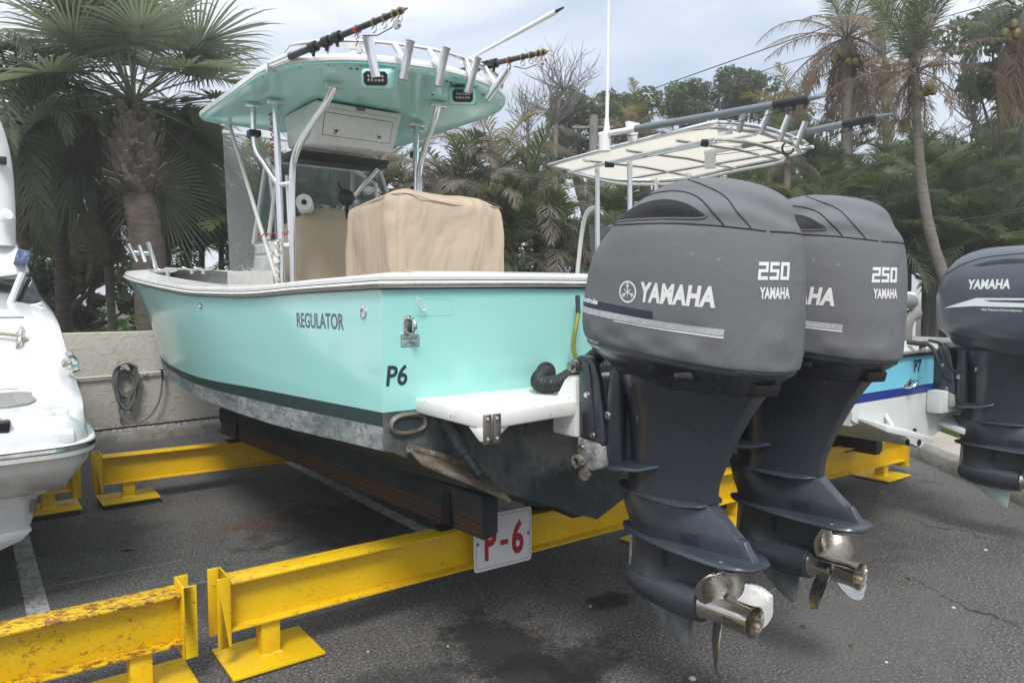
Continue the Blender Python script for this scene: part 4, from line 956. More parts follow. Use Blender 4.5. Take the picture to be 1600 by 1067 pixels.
def tear(yf, ya, ax, nf, k=40):
    """cowl outline: blunt towards the bow, elliptical towards the stern"""
    out = []; y0 = ya + (yf - ya) * .66
    for i in range(k):
        a = 2 * math.pi * i / k; c, s = math.cos(a), math.sin(a)
        if s >= 0: out.append((ax * math.copysign(abs(c) ** (2 / nf), c), y0 + (yf - y0) * abs(s) ** (2 / nf)))
        else: out.append((ax * math.copysign(abs(c) ** (2 / 2.15), c), y0 - (y0 - ya) * abs(s) ** (2 / 2.15)))
    return out

def outboard(ox, oy, label, seed):
    """covered twin-rig motor; ox, oy: centre of the cowl on the ground"""
    t = thing('outboard_motor', label, 'outboard motor', (ox, oy, .3), 'covered outboard motors on the teal boat')
    P = lambda x, y, z: (ox + x, oy + y, z)
    slant = .135
    lv = [(1.398, .315, -.412, .262, 3), (1.405, .335, -.432, .283, 3), (1.46, .342, -.440, .296, 3), (1.56, .322, -.442, .300, 3), (1.66, .298, -.440, .300, 3), (1.74, .270, -.432, .295, 2.9), (1.80, .238, -.420, .286, 2.7),
          (1.86, .185, -.395, .266, 2.5), (1.915, .125, -.362, .232, 2.3), (1.960, .055, -.300, .186, 2.2), (1.990, -.015, -.215, .126, 2.1), (2.004, -.065, -.125, .05, 2.0)]
    rings = []
    for z, yf, ya, ax, n in dense(lv, 72):
        sl = slant * max(0, 1 - (z - 1.398) / .42) ** 1.0
        pts = []; yc = (yf + ya) / 2
        for x, y in tear(yf, ya, ax, n, 120):
            q = Vector((x * 6 + seed, y * 6, z * 5)); w = mnoise.noise(q) * .0055
            fold = .0085 * math.sin(z * 46 + x * 14 + 4 * mnoise.noise(Vector((x * 4 + seed, y * 4, 0)))) * max(0, min(1, (z - 1.80) / .06)) * max(0, min(1, (.02 - y) / .12))
            hem = .016 * math.exp(-((z - 1.44) / .022) ** 2) * (mnoise.noise(Vector((x * 11, y * 11 + seed, 1)))) + .012 * math.exp(-((z - 1.50) / .03) ** 2) * mnoise.noise(Vector((x * 6, y * 9 + seed, 4)))
            r = 1 + (w + fold + hem) / max(.1, math.hypot(x, y - yc))
            pts.append(P(x * r, (y - yc) * r + yc, z + sl * (y + .1) + w * .5))
        rings.append(pts)
    b = MB(); b.loft(rings, False, True); cov = b.build('motor_cover', M['fabric'], t, smooth=60)
    CB = bvh_of(cov)
    # seams: side projection (u towards the stern = -y, v = z)
    O = P(-.6, 0, 0); U = (0, -1, 0); V = (0, 0, 1); N = (-1, 0, 0)
    def sideseam(pts, off=.0005, r=.0026, par=cov):
        for s in (-1, 1):
            q = on_surface([(-p[0], p[1]) for p in smoothpath([(a, c, 0) for a, c in pts], 14)], P(0, 0, 0), U, V, (s, 0, 0), CB, off)
            if len(q) > 2: w = MB(); w.tube(q, r, 5); w.build('seam', M['stitch'], par)
    sideseam([(.205, 1.846), (.12, 1.848), (.0, 1.842), (-.14, 1.835), (-.27, 1.822), (-.36, 1.808), (-.400, 1.800)])
    sideseam([(.165, 1.862), (.09, 1.905), (.0, 1.940), (-.10, 1.948), (-.19, 1.928), (-.26, 1.885), (-.315, 1.818)])
    sideseam([(-.10, 1.996), (-.19, 1.965), (-.27, 1.925), (-.33, 1.872), (-.375, 1.806)])
    q = on_surface([(x, 1.799) for x in np.linspace(-.085, .085, 20)], P(0, 0, 0), (1, 0, 0), (0, 0, 1), (0, -1, 0), CB, .0005)
    w = MB(); w.tube(q, .0026, 5); w.build('seam', M['stitch'], cov)
    w = MB(); w.tube([Vector(p) for p in rings[1]], .008, 6, closed=True); w.build('hem', M['fabric'], cov)
    # air vents
    vp = [(.120, 1.858), (.06, 1.886), (-.02, 1.910), (-.10, 1.916), (-.17, 1.904), (-.225, 1.882), (-.262, 1.846), (-.13, 1.852), (.0, 1.857)]
    for s in (-1, 1):
        vs_ = [(-a, c) for a, c in vp]
        decal('air_vent', polyfan(vs_), P(0, 0, 0), U, V, (s, 0, 0), CB, M['vent'], cov, .002, .012)
        q = on_surface([(p[0], p[1]) for p in smoothpath([(a, c, 0) for a, c in vs_ + vs_[:1]], 6)], P(0, 0, 0), U, V, (s, 0, 0), CB, .001)
        w = MB(); w.tube(q, .0035, 5); w.build('vent_piping', M['fabric'], cov)
    # print on both sides
    for s in (-1, 1):
        Us = (0, s, -.0) if s < 0 else (0, 1, 0); g = 1 if s < 0 else -1
        def D(name, flat, y, z, mat, tilt=0., grid=.02):
            uu = Vector((0, -g, 0)) + Vector((0, 0, tilt)); vv = Vector((0, g * tilt, 1))
            return decal(name, flat, P(0, y, z), uu, vv, (s, 0, 0), CB, mat, cov, .0016, grid)
        # reads towards the stern on the port side, towards the bow on the other
        k = 1 if s < 0 else -1
        D('lettering', fit_text('YAMAHA', .245, .066, .0032, .12, 1.08), -.185 if s < 0 else -.13, 1.573, M['print'], -.075 * 1)
        D('emblem', ([(x * .037, y * .037) for x, y in emblem()[0]], emblem()[1]), -.012 if s < 0 else -.33, 1.615, M['print'])
        if s < 0:
            D('stripe', ([(-.30, .014), (-.1, .004), (.10, -.006), (.30, -.014), (.30, .006), (.10, .015), (-.1, .026), (-.30, .036)], [(0, 1, 6, 7), (1, 2, 5, 6), (2, 3, 4, 5)]), -.03, 1.512, M['silver_print'], -.07)
            D('stripe', ([(-.08, -.003), (.10, -.012), (.30, -.022), (.30, -.016), (.10, -.008), (-.08, .0)], [(0, 1, 4, 5), (1, 2, 3, 4)]), -.03, 1.512, M['print'], -.07)
            D('stripe', ([(-.30, .040), (-.1, .029), (.08, .019), (.08, .044), (-.1, .055), (-.30, .066)], [(0, 1, 4, 5), (1, 2, 3, 4)]), -.03, 1.512, M['navy_print'], -.07)
            D('lettering', fit_text('fourstroke', .12, .020, .001, .25), .195, 1.577, M['print'], -.12, .01)
    # rear corner print: laid on from the port quarter
    for sgn in (-1,):
        n_ = Vector((-.66, -.75, 0)).normalized(); u_ = Vector((.75, -.66, 0)).normalized()
        c0 = Vector(P(-.085, -.425, 0))
        def blk(ch):
            S = {'2': [(0, 0, 1, .2), (0, .2, .26, .6), (.0, .42, 1, .6), (.74, .6, 1, 1), (0, .8, .74, 1)], '5': [(0, 0, .74, .2), (.74, 0, 1, .6), (0, .42, .74, .6), (0, .6, .26, 1), (.26, .8, 1, 1)], '0': [(0, 0, .28, 1), (.72, 0, 1, 1), (.28, 0, .72, .2), (.28, .8, .72, 1)]}[ch]
            return merge_flat(*[quadflat(a, c, b_, d) for a, b_, c, d in S])
        fl = []
        for i, ch in enumerate('250'):
            vs_, fs_ = blk(ch); fl.append(([((x * .86 + i) * .036 - .053 + y * .004, y * .055) for x, y in vs_], fs_))
        decal('lettering', merge_flat(*fl), c0 + Vector((0, 0, 1.650)), u_, (0, 0, 1), n_, CB, M['print'], cov, .0016, .012)
        decal('lettering', fit_text('YAMAHA', .100, .036, .0015, 0, 1.05), c0 + u_ * .004 + Vector((0, 0, 1.592)), u_, (0, 0, 1), n_, CB, M['print'], cov, .0016, .012)
    # lower cowling pan
    pan = [(1.455, .325, -.418, .278, 3, 1), (1.40, .325, -.418, .280, 3, 1), (1.375, .305, -.405, .262, 2.8, .8), (1.345, .27, -.38, .222, 2.7, .55), (1.315, .24, -.365, .182, 2.6, .3), (1.29, .23, -.34, .155, 2.6, .15)]
    rings = []
    for z, yf, ya, ax, n, sl in dense(pan, 20):
        rings.append([P(x, y, z + .135 * sl * (y + .1) - .008) for x, y in tear(yf, ya, ax, n, 64)])
    b = MB(); b.loft(rings, True, True); pn = b.build('lower_cowling', M['motor'], t, smooth=50); PB = bvh_of(pn)
    decal('warning_sticker', quadflat(-.05, .05, -.022, .022), P(0, .20, 1.443), (0, -1, -.12), (0, -.12, 1), (-1, 0, 0), PB, M['warn_white'], pn, .0012, .02)
    decal('sticker_band', merge_flat(quadflat(-.048, -.002, .013, .020), quadflat(.002, .048, .013, .020)), P(0, .20, 1.443), (0, -1, -.12), (0, -.12, 1), (-1, 0, 0), PB, M['warn_orange'], pn, .0020, .02)
    decal('sticker_print', merge_flat(*[quadflat(-.045 + .05 * c, -.006 + .05 * c, .008 - .006 * k, .0105 - .006 * k) for k in range(5) for c in (0, 1)]), P(0, .20, 1.443), (0, -1, -.12), (0, -.12, 1), (-1, 0, 0), PB, M['print_grey'], pn, .0020, .02)
    for yy, ww, hh in ((-.16, .068, .022), ):
        decal('latch_recess', quadflat(-ww, ww, -hh, hh), P(0, yy, 1.352), (0, -1, -.1), (0, -.1, 1), (-1, 0, 0), PB, M['black'], pn, .001, .02)
        q = MB(); h = PB.ray_cast(Vector(P(-.6, yy - .02, 1.345)), Vector((1, 0, 0)))[0]
        q.box(h.x - .010, h.x + .006, h.y - .042, h.y + .030, 1.333, 1.356); q.build('cowl_latch', M['motor'], pn, bevel=.004)
    q = MB(); q.hexa([P(-.07, -.365, 1.278), P(.0, -.395, 1.278), P(.0, -.30, 1.28), P(-.07, -.29, 1.28)], [P(-.075, -.375, 1.318), P(0, -.405, 1.318), P(0, -.30, 1.318), P(-.075, -.29, 1.318)]); q.build('tell_tale_outlet', M['black'], pn, bevel=.006)
    # midsection
    def foil(z, yf, ya, hw, k=36, blunt=.72):
        pts = []
        for i in range(k):
            a = 2 * math.pi * i / k; c = math.cos(a); s = math.sin(a)
            y = (yf + ya) / 2 + (yf - ya) / 2 * c
            u = (yf - y) / (yf - ya)
            w = hw * (min(1, (u / .30)) ** .5 if u < .30 else 1 - .78 * ((u - .30) / .70) ** 1.5)
            pts.append(P(math.copysign(w, s) if abs(s) > 1e-6 else 0, y, z))
        return pts
    mid = [(1.335, .295, -.365, .195), (1.28, .28, -.335, .178), (1.20, .255, -.280, .150), (1.10, .24, -.225, .128), (1.0, .235, -.180, .113), (.93, .245, -.155, .106), (.872, .258, -.150, .106)]
    b = MB(); b.loft([foil(*l) for l in dense(mid, 24)], True, True); ms = b.build('midsection', M['motor'], t, smooth=45); MBV = bvh_of(ms)
    for yy, zz in ((-.155, .905), (-.27, 1.13), (-.325, 1.24)):
        h = MBV.ray_cast(Vector(P(-.6, yy, zz)), Vector((1, 0, 0)))
        if h[0] is not None: q = MB(); nn = h[1] if h[1].x < 0 else -h[1]; q.lathe([(.011, -.001), (.011, .002), (.006, .0025), (.005, -.001)], h[0], nn, 12); q.build('screw', M['black'], ms)
    # side fin where the exhaust housing meets the bracket
    for s in (-1, 1):
        b = MB(); b.loft([[P(s * .06, .30, .945), P(s * .15, .30, .938), P(s * .165, .20, .945), P(s * .145, .09, .958), P(s * .08, .0, .985)], [P(s * .06, .30, .972), P(s * .145, .30, .962), P(s * .160, .20, .962), P(s * .140, .09, .968), P(s * .08, .0, 1.0)]]); b.build('side_fin', M['motor'], ms, bevel=.006, smooth=50)
    # upper gear housing with splash plate and cavitation plate
    def plate(z, yf, ya, hw, taper, k=32, tail=.0):
        pts = []
        for i in range(k):
            a = 2 * math.pi * i / k; c, s = math.cos(a), math.sin(a)
            y = (yf + ya) / 2 + (yf - ya) / 2 * c; u = (yf - y) / (yf - ya)
            w = hw * math.sin(math.pi * min(1, max(0, u * .5 + .0)) ** .62) if u < .8 else hw * (math.sin(math.pi * .4 ** .62)) * (1 - ((u - .8) / .2) ** 2.2 * .62)
            pts.append(P(math.copysign(max(w, .002), s) if abs(s) > 1e-6 else 0, y, z))
        return pts
    up_ = [(.868, .275, -.150, .112), (.835, .28, -.190, .112), (.80, .272, -.232, .108), (.765, .262, -.275, .102), (.735, .250, -.292, .092), (.712, .245, -.30, .086)]
    b = MB(); b.loft([foil(*l) for l in dense(up_, 14)], True, True); gh = b.build('gear_housing', M['motor_worn'], t, smooth=45); GB = bvh_of(gh)
    b = MB(); b.loft([plate(.863, .305, -.14, .121, 1), plate(.867, .308, -.145, .123, 1), plate(.872, .300, -.14, .116, 1)]); b.build('splash_plate', M['motor_worn'], gh, smooth=40)
    b = MB(); b.loft([plate(.692, .285, -.345, .112, 1), plate(.700, .290, -.350, .117, 1), plate(.708, .288, -.348, .112, 1), plate(.720, .25, -.31, .085, 1)]); cp = b.build('cavitation_plate', M['motor_worn'], gh, smooth=40)
    b = MB(); b.hexa([P(-.035, -.16, .70), P(.035, -.16, .70), P(.02, -.335, .70), P(-.02, -.335, .70)], [P(-.03, -.15, .80), P(.03, -.15, .80), P(.012, -.285, .775), P(-.012, -.285, .775)]); b.build('tail_ridge', M['motor_worn'], gh, bevel=.005)
    b = MB(); b.lathe([(.03, 0), (.028, .012)], P(-.07, -.27, .690), (0, 0, -1), 10); b.build('bolt', M['steel'], cp)
    for yy in (-.17, -.245):
        b = MB(); b.lathe([(.009, 0), (.008, .004)], P(-.085, yy, .7125), (0, 0, 1), 8); b.build('bolt', M['steel'], cp)
    for k in range(4):
        decal('water_slot', quadflat(-.035 , .035, -.0022, .0022), P(0, -.10, .765 - k * .011), (0, -1, .0), (0, 0, 1), (-1, 0, 0), GB, M['black'], gh, .001, 0)
    # leg below the plate, torpedo, skeg
    low = [(.705, .235, -.20, .066), (.66, .235, -.185, .060), (.61, .238, -.165, .056), (.575, .243, -.150, .060), (.55, .246, -.14, .066)]
    b = MB(); b.loft([foil(*l) for l in dense(low, 12)], True, True); lw = b.build('lower_unit', M['motor_worn'], t, smooth=50); LB = bvh_of(lw)
    decal('water_intake', quadflat(-.012, .012, -.038, .038), P(0, .03, .642), (0, -1, .0), (0, 0, 1), (-1, 0, 0), LB, M['black'], lw, .0012, .01)
    tz = .508
    b = MB(); b.lathe([(.006, .262), (.030, .252), (.052, .225), (.069, .17), (.077, .09), (.079, .0), (.076, -.07), (.071, -.115), (.062, -.118)], P(0, 0, tz), (0, 1, 0), 28); tp = b.build('torpedo', M['motor_worn'], lw, smooth=50)
    b = MB()
    b.loft([[P(-.014, y, z) for y, z in ((.252, tz + .01), (.238, tz - .045), (.15, .430), (.04, .345), (-.03, .310), (-.045, .312), (-.05, .36), (-.06, tz - .05))], [P(.014, y, z) for y, z in ((.252, tz + .01), (.238, tz - .045), (.15, .430), (.04, .345), (-.03, .310), (-.045, .312), (-.05, .36), (-.06, tz - .05))]]); b.build('skeg', M['skeg'], lw, bevel=.006, smooth=50)
    b = MB(); b.loft([[P(x, y, z) for x, y, z in ((-.012, .243, .70), (.012, .243, .70), (.02, .225, .70), (-.02, .225, .70))], [P(x, y, z) for x, y, z in ((-.014, .250, .55), (.014, .250, .55), (.024, .225, .55), (-.024, .225, .55))], [P(x, y, z) for x, y, z in ((-.010, .256, .50), (.010, .256, .50), (.02, .23, .47), (-.02, .23, .47))]]); b.build('leading_edge', M['scaled'], lw, bevel=.004)
    # propeller
    hub = MB(); hub.lathe([(.058, -.122), (.052, -.14), (.049, -.22), (.049, -.28), (.052, -.31), (.055, -.322), (.051, -.322), (.045, -.30), (.043, -.16), (.02, -.16)], P(0, 0, tz), (0, 1, 0), 32)
    hb_ = hub.build('propeller', M['prop'], t, smooth=40)
    q = MB(); q.lathe([(.03, -.20), (.028, -.235), (.014, -.24), (.012, -.262)], P(0, 0, tz), (0, 1, 0), 6); q.build('prop_nut', M['old_steel'], hb_)
    for k in range(3):
        a0 = k * 2.0944 + seed * .5 + 1.35; rings2 = []
        nr_, nc = 18, 9; vs_ = []
        for i in range(nr_):
            rr = 1 - (1 - i / (nr_ - 1)) ** 2.6; r = .046 + rr * .162
            hw_ = .088 * math.sqrt(max(0, 1 - ((rr - .44) / .562) ** 2)) if i < nr_ - 1 else .003
            for j in range(nc):
                c = (j / (nc - 1) - .5) * 2; ang = a0 + c * hw_ * .78 / r + rr * .34
                vs_.append((math.cos(ang) * r, -.200 + c * hw_ * .62 - rr * .05 + .012 * c * c, math.sin(ang) * r))
        top_ = [P(x, y + .003 * (1), tz + z) for x, y, z in vs_]; bot = [P(x, y - .003, tz + z) for x, y, z in vs_]
        fs_ = []; n0 = len(top_)
        for i in range(nr_ - 1):
            for j in range(nc - 1):
                a, b_, c_, d_ = i * nc + j, i * nc + j + 1, (i + 1) * nc + j + 1, (i + 1) * nc + j
                fs_ += [(a, b_, c_, d_), (n0 + d_, n0 + c_, n0 + b_, n0 + a)]
        edge = [i * nc for i in range(nr_)] + [(nr_ - 1) * nc + j for j in range(1, nc)] + [i * nc + nc - 1 for i in range(nr_ - 2, -1, -1)]
        for a, b_ in zip(edge[:-1], edge[1:]): fs_.append((a, b_, n0 + b_, n0 + a))
        q = MB(); q.add(top_ + bot, fs_); q.build('blade', M['prop'], hb_, smooth=60)
    # clamp brackets, swivel, tilt ram
    for s in (-1, 1):
        prof = [(.395, 1.355), (.365, 1.372), (.31, 1.372), (.275, 1.345), (.255, 1.28), (.235, 1.14), (.225, 1.05), (.26, 1.0), (.34, 1.0), (.362, 1.06), (.366, 1.30)]
        b = MB(); b.prism([(oy + y, z) for y, z in prof], 0, ox + s * .165 - .016, ox + s * .165 + .016); cb_ = b.build('clamp_bracket', M['motor'], t, bevel=.010, segs=3)
        prof = [(.35, 1.33), (.33, 1.35), (.30, 1.34), (.285, 1.28), (.27, 1.12), (.275, 1.06), (.33, 1.06), (.345, 1.2)]
        b = MB(); b.prism([(oy + y, z) for y, z in prof], 0, ox + s * .184 - .006, ox + s * .184 + .008); b.build('bracket_rib', M['motor'], cb_, bevel=.005)
        b = MB(); b.loft([[P(s * .19, y, z) for y, z in ((.365, 1.055), (.235, 1.045), (.225, .955), (.27, .935), (.355, .93))], [P(s * .125, y, z) for y, z in ((.365, 1.055), (.235, 1.045), (.225, .955), (.27, .935), (.355, .93))]]); an = b.build('bracket_foot', M['scaled'], cb_, bevel=.012)
        b = MB(); b.lathe([(.026, 0), (.026, .03), (.016, .03), (.014, .005)], P(s * .19, .335, .965), (s, 0, 0), 14); b.tube([P(s * .12, .33, .925), P(s * .20, .31, .915)], [.018, .024], 8); b.build('ram_pin', M['fouled'], cb_)
        b = MB(); b.lathe([(.026, 0), (.026, .018), (.018, .02), (.018, .034), (.010, .036)], P(s * .181, .375, 1.33), (s, .2, 0), 12); b.build('tilt_tube_nut', M['old_steel'], cb_)
        for yy, zz in ((.30, 1.225), (.268, 1.075), (.33, 1.02)):
            b = MB(); b.lathe([(.013, 0), (.013, .004), (.010, .005), (.010, .013)], P(s * .190, yy, zz), (s, 0, 0), 6); b.build('bolt', M['steel'], cb_)
    b = MB(); b.loft([foil(*l) for l in dense([(1.34, .33, .10, .115), (1.2, .31, .12, .115), (1.05, .30, .14, .105), (.93, .29, .16, .09)], 8)], True, True); sw = b.build('swivel_bracket', M['motor'], t, smooth=50)
    b = MB(); b.tube([P(-.13, .20, 1.33), P(-.135, .205, 1.22), P(-.125, .215, 1.0), P(-.11, .22, .96)], [.03, .036, .034, .03], 12); b.build('mount_housing', M['motor'], sw)
    b = MB(); b.lathe([(.016, 0), (.016, .004), (.010, .006), (.010, .012)], P(-.168, .21, 1.155), (-1, 0, 0), 6); b.build('bolt', M['steel'], sw)
    return t
OB1 = outboard(2.09, 1.765, 'near outboard in a grey cover with the full white lettering in view', 1)
OB2 = outboard(2.775, 1.765, 'farther outboard in a grey cover, half hidden behind the near one', 4)
# ================================================================== blue and white boat on the right
XB, YB = 5.06, 2.25
t3 = thing('fishing_boat', 'light blue and white boat with canvas top and berth mark P7', 'boat', (XB, YB + 3, .45))
m = Mat('light_blue_gelcoat', s2l(118, 196, 220), .28, coat=.2); m.mixc(m.ramp(m.noise(2, 6), .4, .7, 0, .4), s2l(135, 200, 218)); M['blue'] = m.m
M['navy_stripe'] = simple('navy_stripe', s2l(28, 52, 128), .35)
m = Mat('old_white_gelcoat', (.62, .64, .62), .4); m.mixc(m.ramp(m.noise(2.4, 7, .7), .45, .7, 0, .5), (.50, .53, .51)); m.mixc(m.ramp(m.noise(14, 8, .8), .64, .72, 0, .6), (.33, .34, .31)); M['old_white'] = m.m
rows = [(.905, 1.235), (.903, 1.13), (.90, 1.02), (.898, 1.0), (.895, .965), (.885, .87), (.85, .855), (.40, .73), (.0, .60)]
rr = []
for i in range(17):
    u = i / 16; y = YB + u * 5.8; k = 1 - max(0, (u - .45) / .55) ** 2.2; flare = max(0, (u - .3) / .7)
    half = [(max(.01, x * (k if j < 5 else k * (1 - .15 * flare))), z + .32 * flare ** 1.4 * (1 if j < 5 else .9) * (1 - .0 * j) + (.25 * flare ** 2 if j > 5 else 0)) for j, (x, z) in enumerate(rows)]
    rr.append([(XB - x, y, z) for x, z in half] + [(XB + x, y, z) for x, z in half[-2::-1]])
b = MB(); n = len(rr[0]); b.v = [p for r in rr for p in r]
mm = [0, 0, 1, 1, 3, 3, 3, 3]
for j in range(16):
    for i in range(n - 1):
        k = i if i < 8 else 15 - i
        b.f.append((j * n + i, (j + 1) * n + i, (j + 1) * n + i + 1, j * n + i + 1)); b.mi.append(mm[k])
for i in range(7): b.f.append((i, i + 1, n - 2 - i, n - 1 - i)); b.mi.append(mm[i])
b.f.append((7, 8, 9)); b.mi.append(3)
h3 = b.build('hull', [M['blue'], M['navy_stripe'], M['old_white'], M['old_white']], t3, smooth=25); H3 = bvh_of(h3)
pr = [(0.0, .0), (.02, .0), (.03, .02), (.02, .05), (-.16, .062), (-.17, -.4), (-.02, -.4)]
pts = [(rr[i][0]) for i in range(16, -1, -1)] + [(XB - .905 + 1.81 * k / 8, YB, 1.235) for k in range(1, 8)] + [rr[i][-1] for i in range(17)]
rings = []
for i, p in enumerate(pts):
    a = Vector(pts[max(i - 1, 0)]); c = Vector(pts[min(i + 1, len(pts) - 1)]); d = c - a; d.z = 0; d.normalize()
    nn = Vector((d.y, -d.x, 0)) * (1.3 if i in (16, 24) else 1)
    rings.append([tuple(Vector(p) + nn * x + Vector((0, 0, z))) for x, z in pr])
b = MB(); b.loft(rings); b.build('gunwale', M['white_gel'], t3)
b = MB(); b.tube([Vector(p) + Vector((0, -.012 if 16 <= i <= 24 else 0, -.008)) + Vector((-.012 if i < 16 else .012 if i > 24 else 0, 0, 0)) for i, p in enumerate(pts)], .014, 8); b.build('rub_rail', M['rubber'], t3)
b = MB(); b.add([(XB - .7, YB + .1, .95), (XB + .7, YB + .1, .95), (XB + .65, YB + 4, 1.0), (XB - .65, YB + 4, 1.0)], [(0, 1, 2, 3)]); b.build('cockpit_sole', M['white_gel'], t3)
decal('berth_number', fit_text('P7', .105, .085, .003, .12), (XB - .09, YB, 1.105), TU, TV, TN, H3, M['dark_vinyl'], t3, .0015, 0)
b = MB(); b.tube(smoothpath([(4.80, YB - .004, 1.02), (4.815, YB - .05, 1.03), (4.855, YB - .05, 1.06), (4.87, YB - .004, 1.055)], 5), .009, 8); b.tube([(4.795, YB - .004, 1.02), (4.88, YB - .004, 1.06)], .014, 6); b.build('stern_eye', M['steel'], t3)
b = MB(); b.lathe([(.02, 0), (.02, .006), (.012, .006), (.01, 0)], (5.28, YB, 1.10), (0, -1, 0), 12); b.build('drain', M['black'], t3)
for s in (-1, 1):
    x0 = XB + s * .22; x1 = XB + s * .82
    b = MB(); b.hexa([(x1, YB, .865), (x0, YB, .73), (x0, YB - .17, .685), (x1, YB - .17, .82)], [(x1, YB, .885), (x0, YB, .75), (x0, YB - .17, .720), (x1, YB - .17, .855)]); tb = b.build('trim_tab', M['old_white'], t3, bevel=.003)
    b = MB(); b.tube([(XB + s * .5, YB - .002, .87), (XB + s * .5, YB - .05, .80)], .014, 8); b.build('tab_ram', M['old_white'], tb)
for x, z in ((4.86, .66), (5.02, .64), (4.95, .72)):
    b = MB(); b.lathe([(.022, 0), (.022, .008), (.012, .008), (.01, .0)], (x, YB, z), (0, -1, 0), 12); b.build('drain', M['black'], t3)
b = MB(); b.box(5.10, 5.44, YB - .10, YB - .001, .83, .98); b.build('motor_bracket', M['old_white'], t3, bevel=.015)
b = MB(); b.tube([(XB - .10, YB - .02, 1.28), (XB - .2, YB - .10, 1.30), (XB - .28, YB - .02, 1.31)], .016, 8); b.tube(smoothpath([(XB - .05, YB - .02, 1.30), (XB - .14, YB - .12, 1.26), (XB - .12, YB - .16, 1.12), (XB - .04, YB - .18, 1.06)], 6), .012, 8); b.tube(smoothpath([(XB + .02, YB - .02, 1.31), (XB - .07, YB - .14, 1.29), (XB - .06, YB - .17, 1.18), (XB, YB - .2, 1.10)], 6), .010, 8); b.build('steering_hoses', M['rubber'], t3)
# aft bench with grey bolsters
M['cushion_grey'] = simple('grey_vinyl_cushion', (.20, .20, .195), .6, 0, .1, 8, .2, 60); M['cushion_white'] = simple('white_vinyl_cushion', (.66, .66, .64), .5, 0, .06, 6)
b = MB(); b.box(5.35, 5.85, 2.72, 2.86, 1.12, 1.64); b.box(5.9, 6.6, 3.0, 3.12, 1.12, 1.64); bn = b.build('bench_back', M['cushion_white'], t3, bevel=.04, segs=3)
b = MB(); b.tube(smoothpath([(5.38, 2.66, 1.2), (5.39, 2.66, 1.40), (5.46, 2.66, 1.52), (5.6, 2.66, 1.56), (5.74, 2.66, 1.56)], 6), .055, 12); b.tube(smoothpath([(5.66, 2.66, 1.2), (5.66, 2.66, 1.36), (5.71, 2.66, 1.44), (5.82, 2.66, 1.47)], 6), .05, 12); b.build('bolster', M['cushion_grey'], bn)
b = MB(); b.box(5.35, 6.05, 3.3, 5.0, 1.0, 1.68); b.build('console', M['white_gel'], t3, bevel=.05, segs=3)
b = MB(); b.box(4.90, 5.9, 4.2, 5.05, 1.0, 1.62); b.build('leaning_post', M['cushion_white'], t3, bevel=.05, segs=3)
b = MB(); b.tube([(5.95, 2.6, 1.25), (5.96, 2.6, 1.70)], .018, 8); b.build('rod_tube', M['black'], t3)
# canvas T-top
ZT = 2.85
m = Mat('cream_canvas', (.62, .59, .53), .85); m.mixc(m.ramp(m.noise(2.5, 6, .7), .45, .7, 0, .5), (.52, .49, .43)); m.bump(m.noise(3, 4), .3, .02)
tr_ = m.n('ShaderNodeBsdfTranslucent'); tr_.inputs['Color'].default_value = (.72, .68, .60, 1); ms_ = m.n('ShaderNodeMixShader'); ms_.inputs[0].default_value = .55
m.l(m.b.outputs[0], ms_.inputs[1]); m.l(tr_.outputs[0], ms_.inputs[2]); m.l(ms_.outputs[0], m.t.nodes['Material Output'].inputs[0]); M['cream'] = m.m   # thin canvas lets daylight through
tt = [(4.62, 5.60), (4.52, 4.50), (4.40, 3.55), (4.44, 3.44), (4.63, 3.40), (5.02, 3.42), (5.62, 3.52), (5.92, 3.66), (6.06, 3.88), (6.15, 4.5), (6.26, 5.22), (6.10, 5.62), (5.66, 5.90), (5.0, 5.74)]
pc = (5.4, 4.6)
def zt(x, y): return ZT + .03 * (1 - ((x - 5.35) / .9) ** 2) + .02 * math.sin((y - 3.4) * 1.2)
gr = [[(pc[0] + (x - pc[0]) * k, pc[1] + (y - pc[1]) * k, zt(pc[0] + (x - pc[0]) * k, pc[1] + (y - pc[1]) * k)) for x, y in tt] for k in (.05, .35, .65, .97)]
b = MB(); b.loft(gr, True, False); cv = b.build('canvas_top', M['cream'], t3, smooth=50)
b = MB(); P = smoothpath([(x, y, zt(x, y)) for x, y in tt + tt[:1]], 4)[:-1]; b.tube(P, .019, 10, closed=True); b.build('top_frame', M['alu'], cv)
P2 = smoothpath([(pc[0] + (x - pc[0]) * .82, pc[1] + (y - pc[1]) * .86, zt(x, y) - .075) for x, y in tt + tt[:1]], 6)[:-1]; b = MB(); b.tube(P2, .017, 10, closed=True); b.build('lower_frame', M['alu'], cv)
for y in (4.0, 4.55, 5.1): b = MB(); b.tube([(4.62, y, zt(4.6, y) - .03), (5.4, y, zt(5.4, y) - .03), (6.12, y, zt(6.1, y) - .03)], .015, 8); b.build('crossbar', M['alu'], cv)
for x in (4.95, 5.75): b = MB(); b.tube([(x, 3.5, zt(x, 3.5) - .03), (x, 5.6, zt(x, 5.6) - .03)], .015, 8); b.build('fore_bar', M['alu'], cv)
b = MB(); L = [0]; nP = len(P); Pin = [(Vector((pc[0], pc[1], ZT)) .lerp(q, .955)) for q in P]
for i in range(0, nP, 2): b.tube([P[i] + Vector((0, 0, .012)), Pin[i] + Vector((0, 0, -.004))], .005, 5)
b.build('lacing', M['white_plastic'], cv)
for x, y, z0, dx in ((4.87, 5.16, 1.2, -.02), (4.87, 4.73, 1.2, -.03), (5.93, 5.43, 1.2, .03), (5.93, 5.0, 1.2, .03)):
    b = MB(); b.tube([(x, y, z0), (x + dx, y, ZT - .0)], .024, 10); b.build('top_leg', M['alu'], cv)
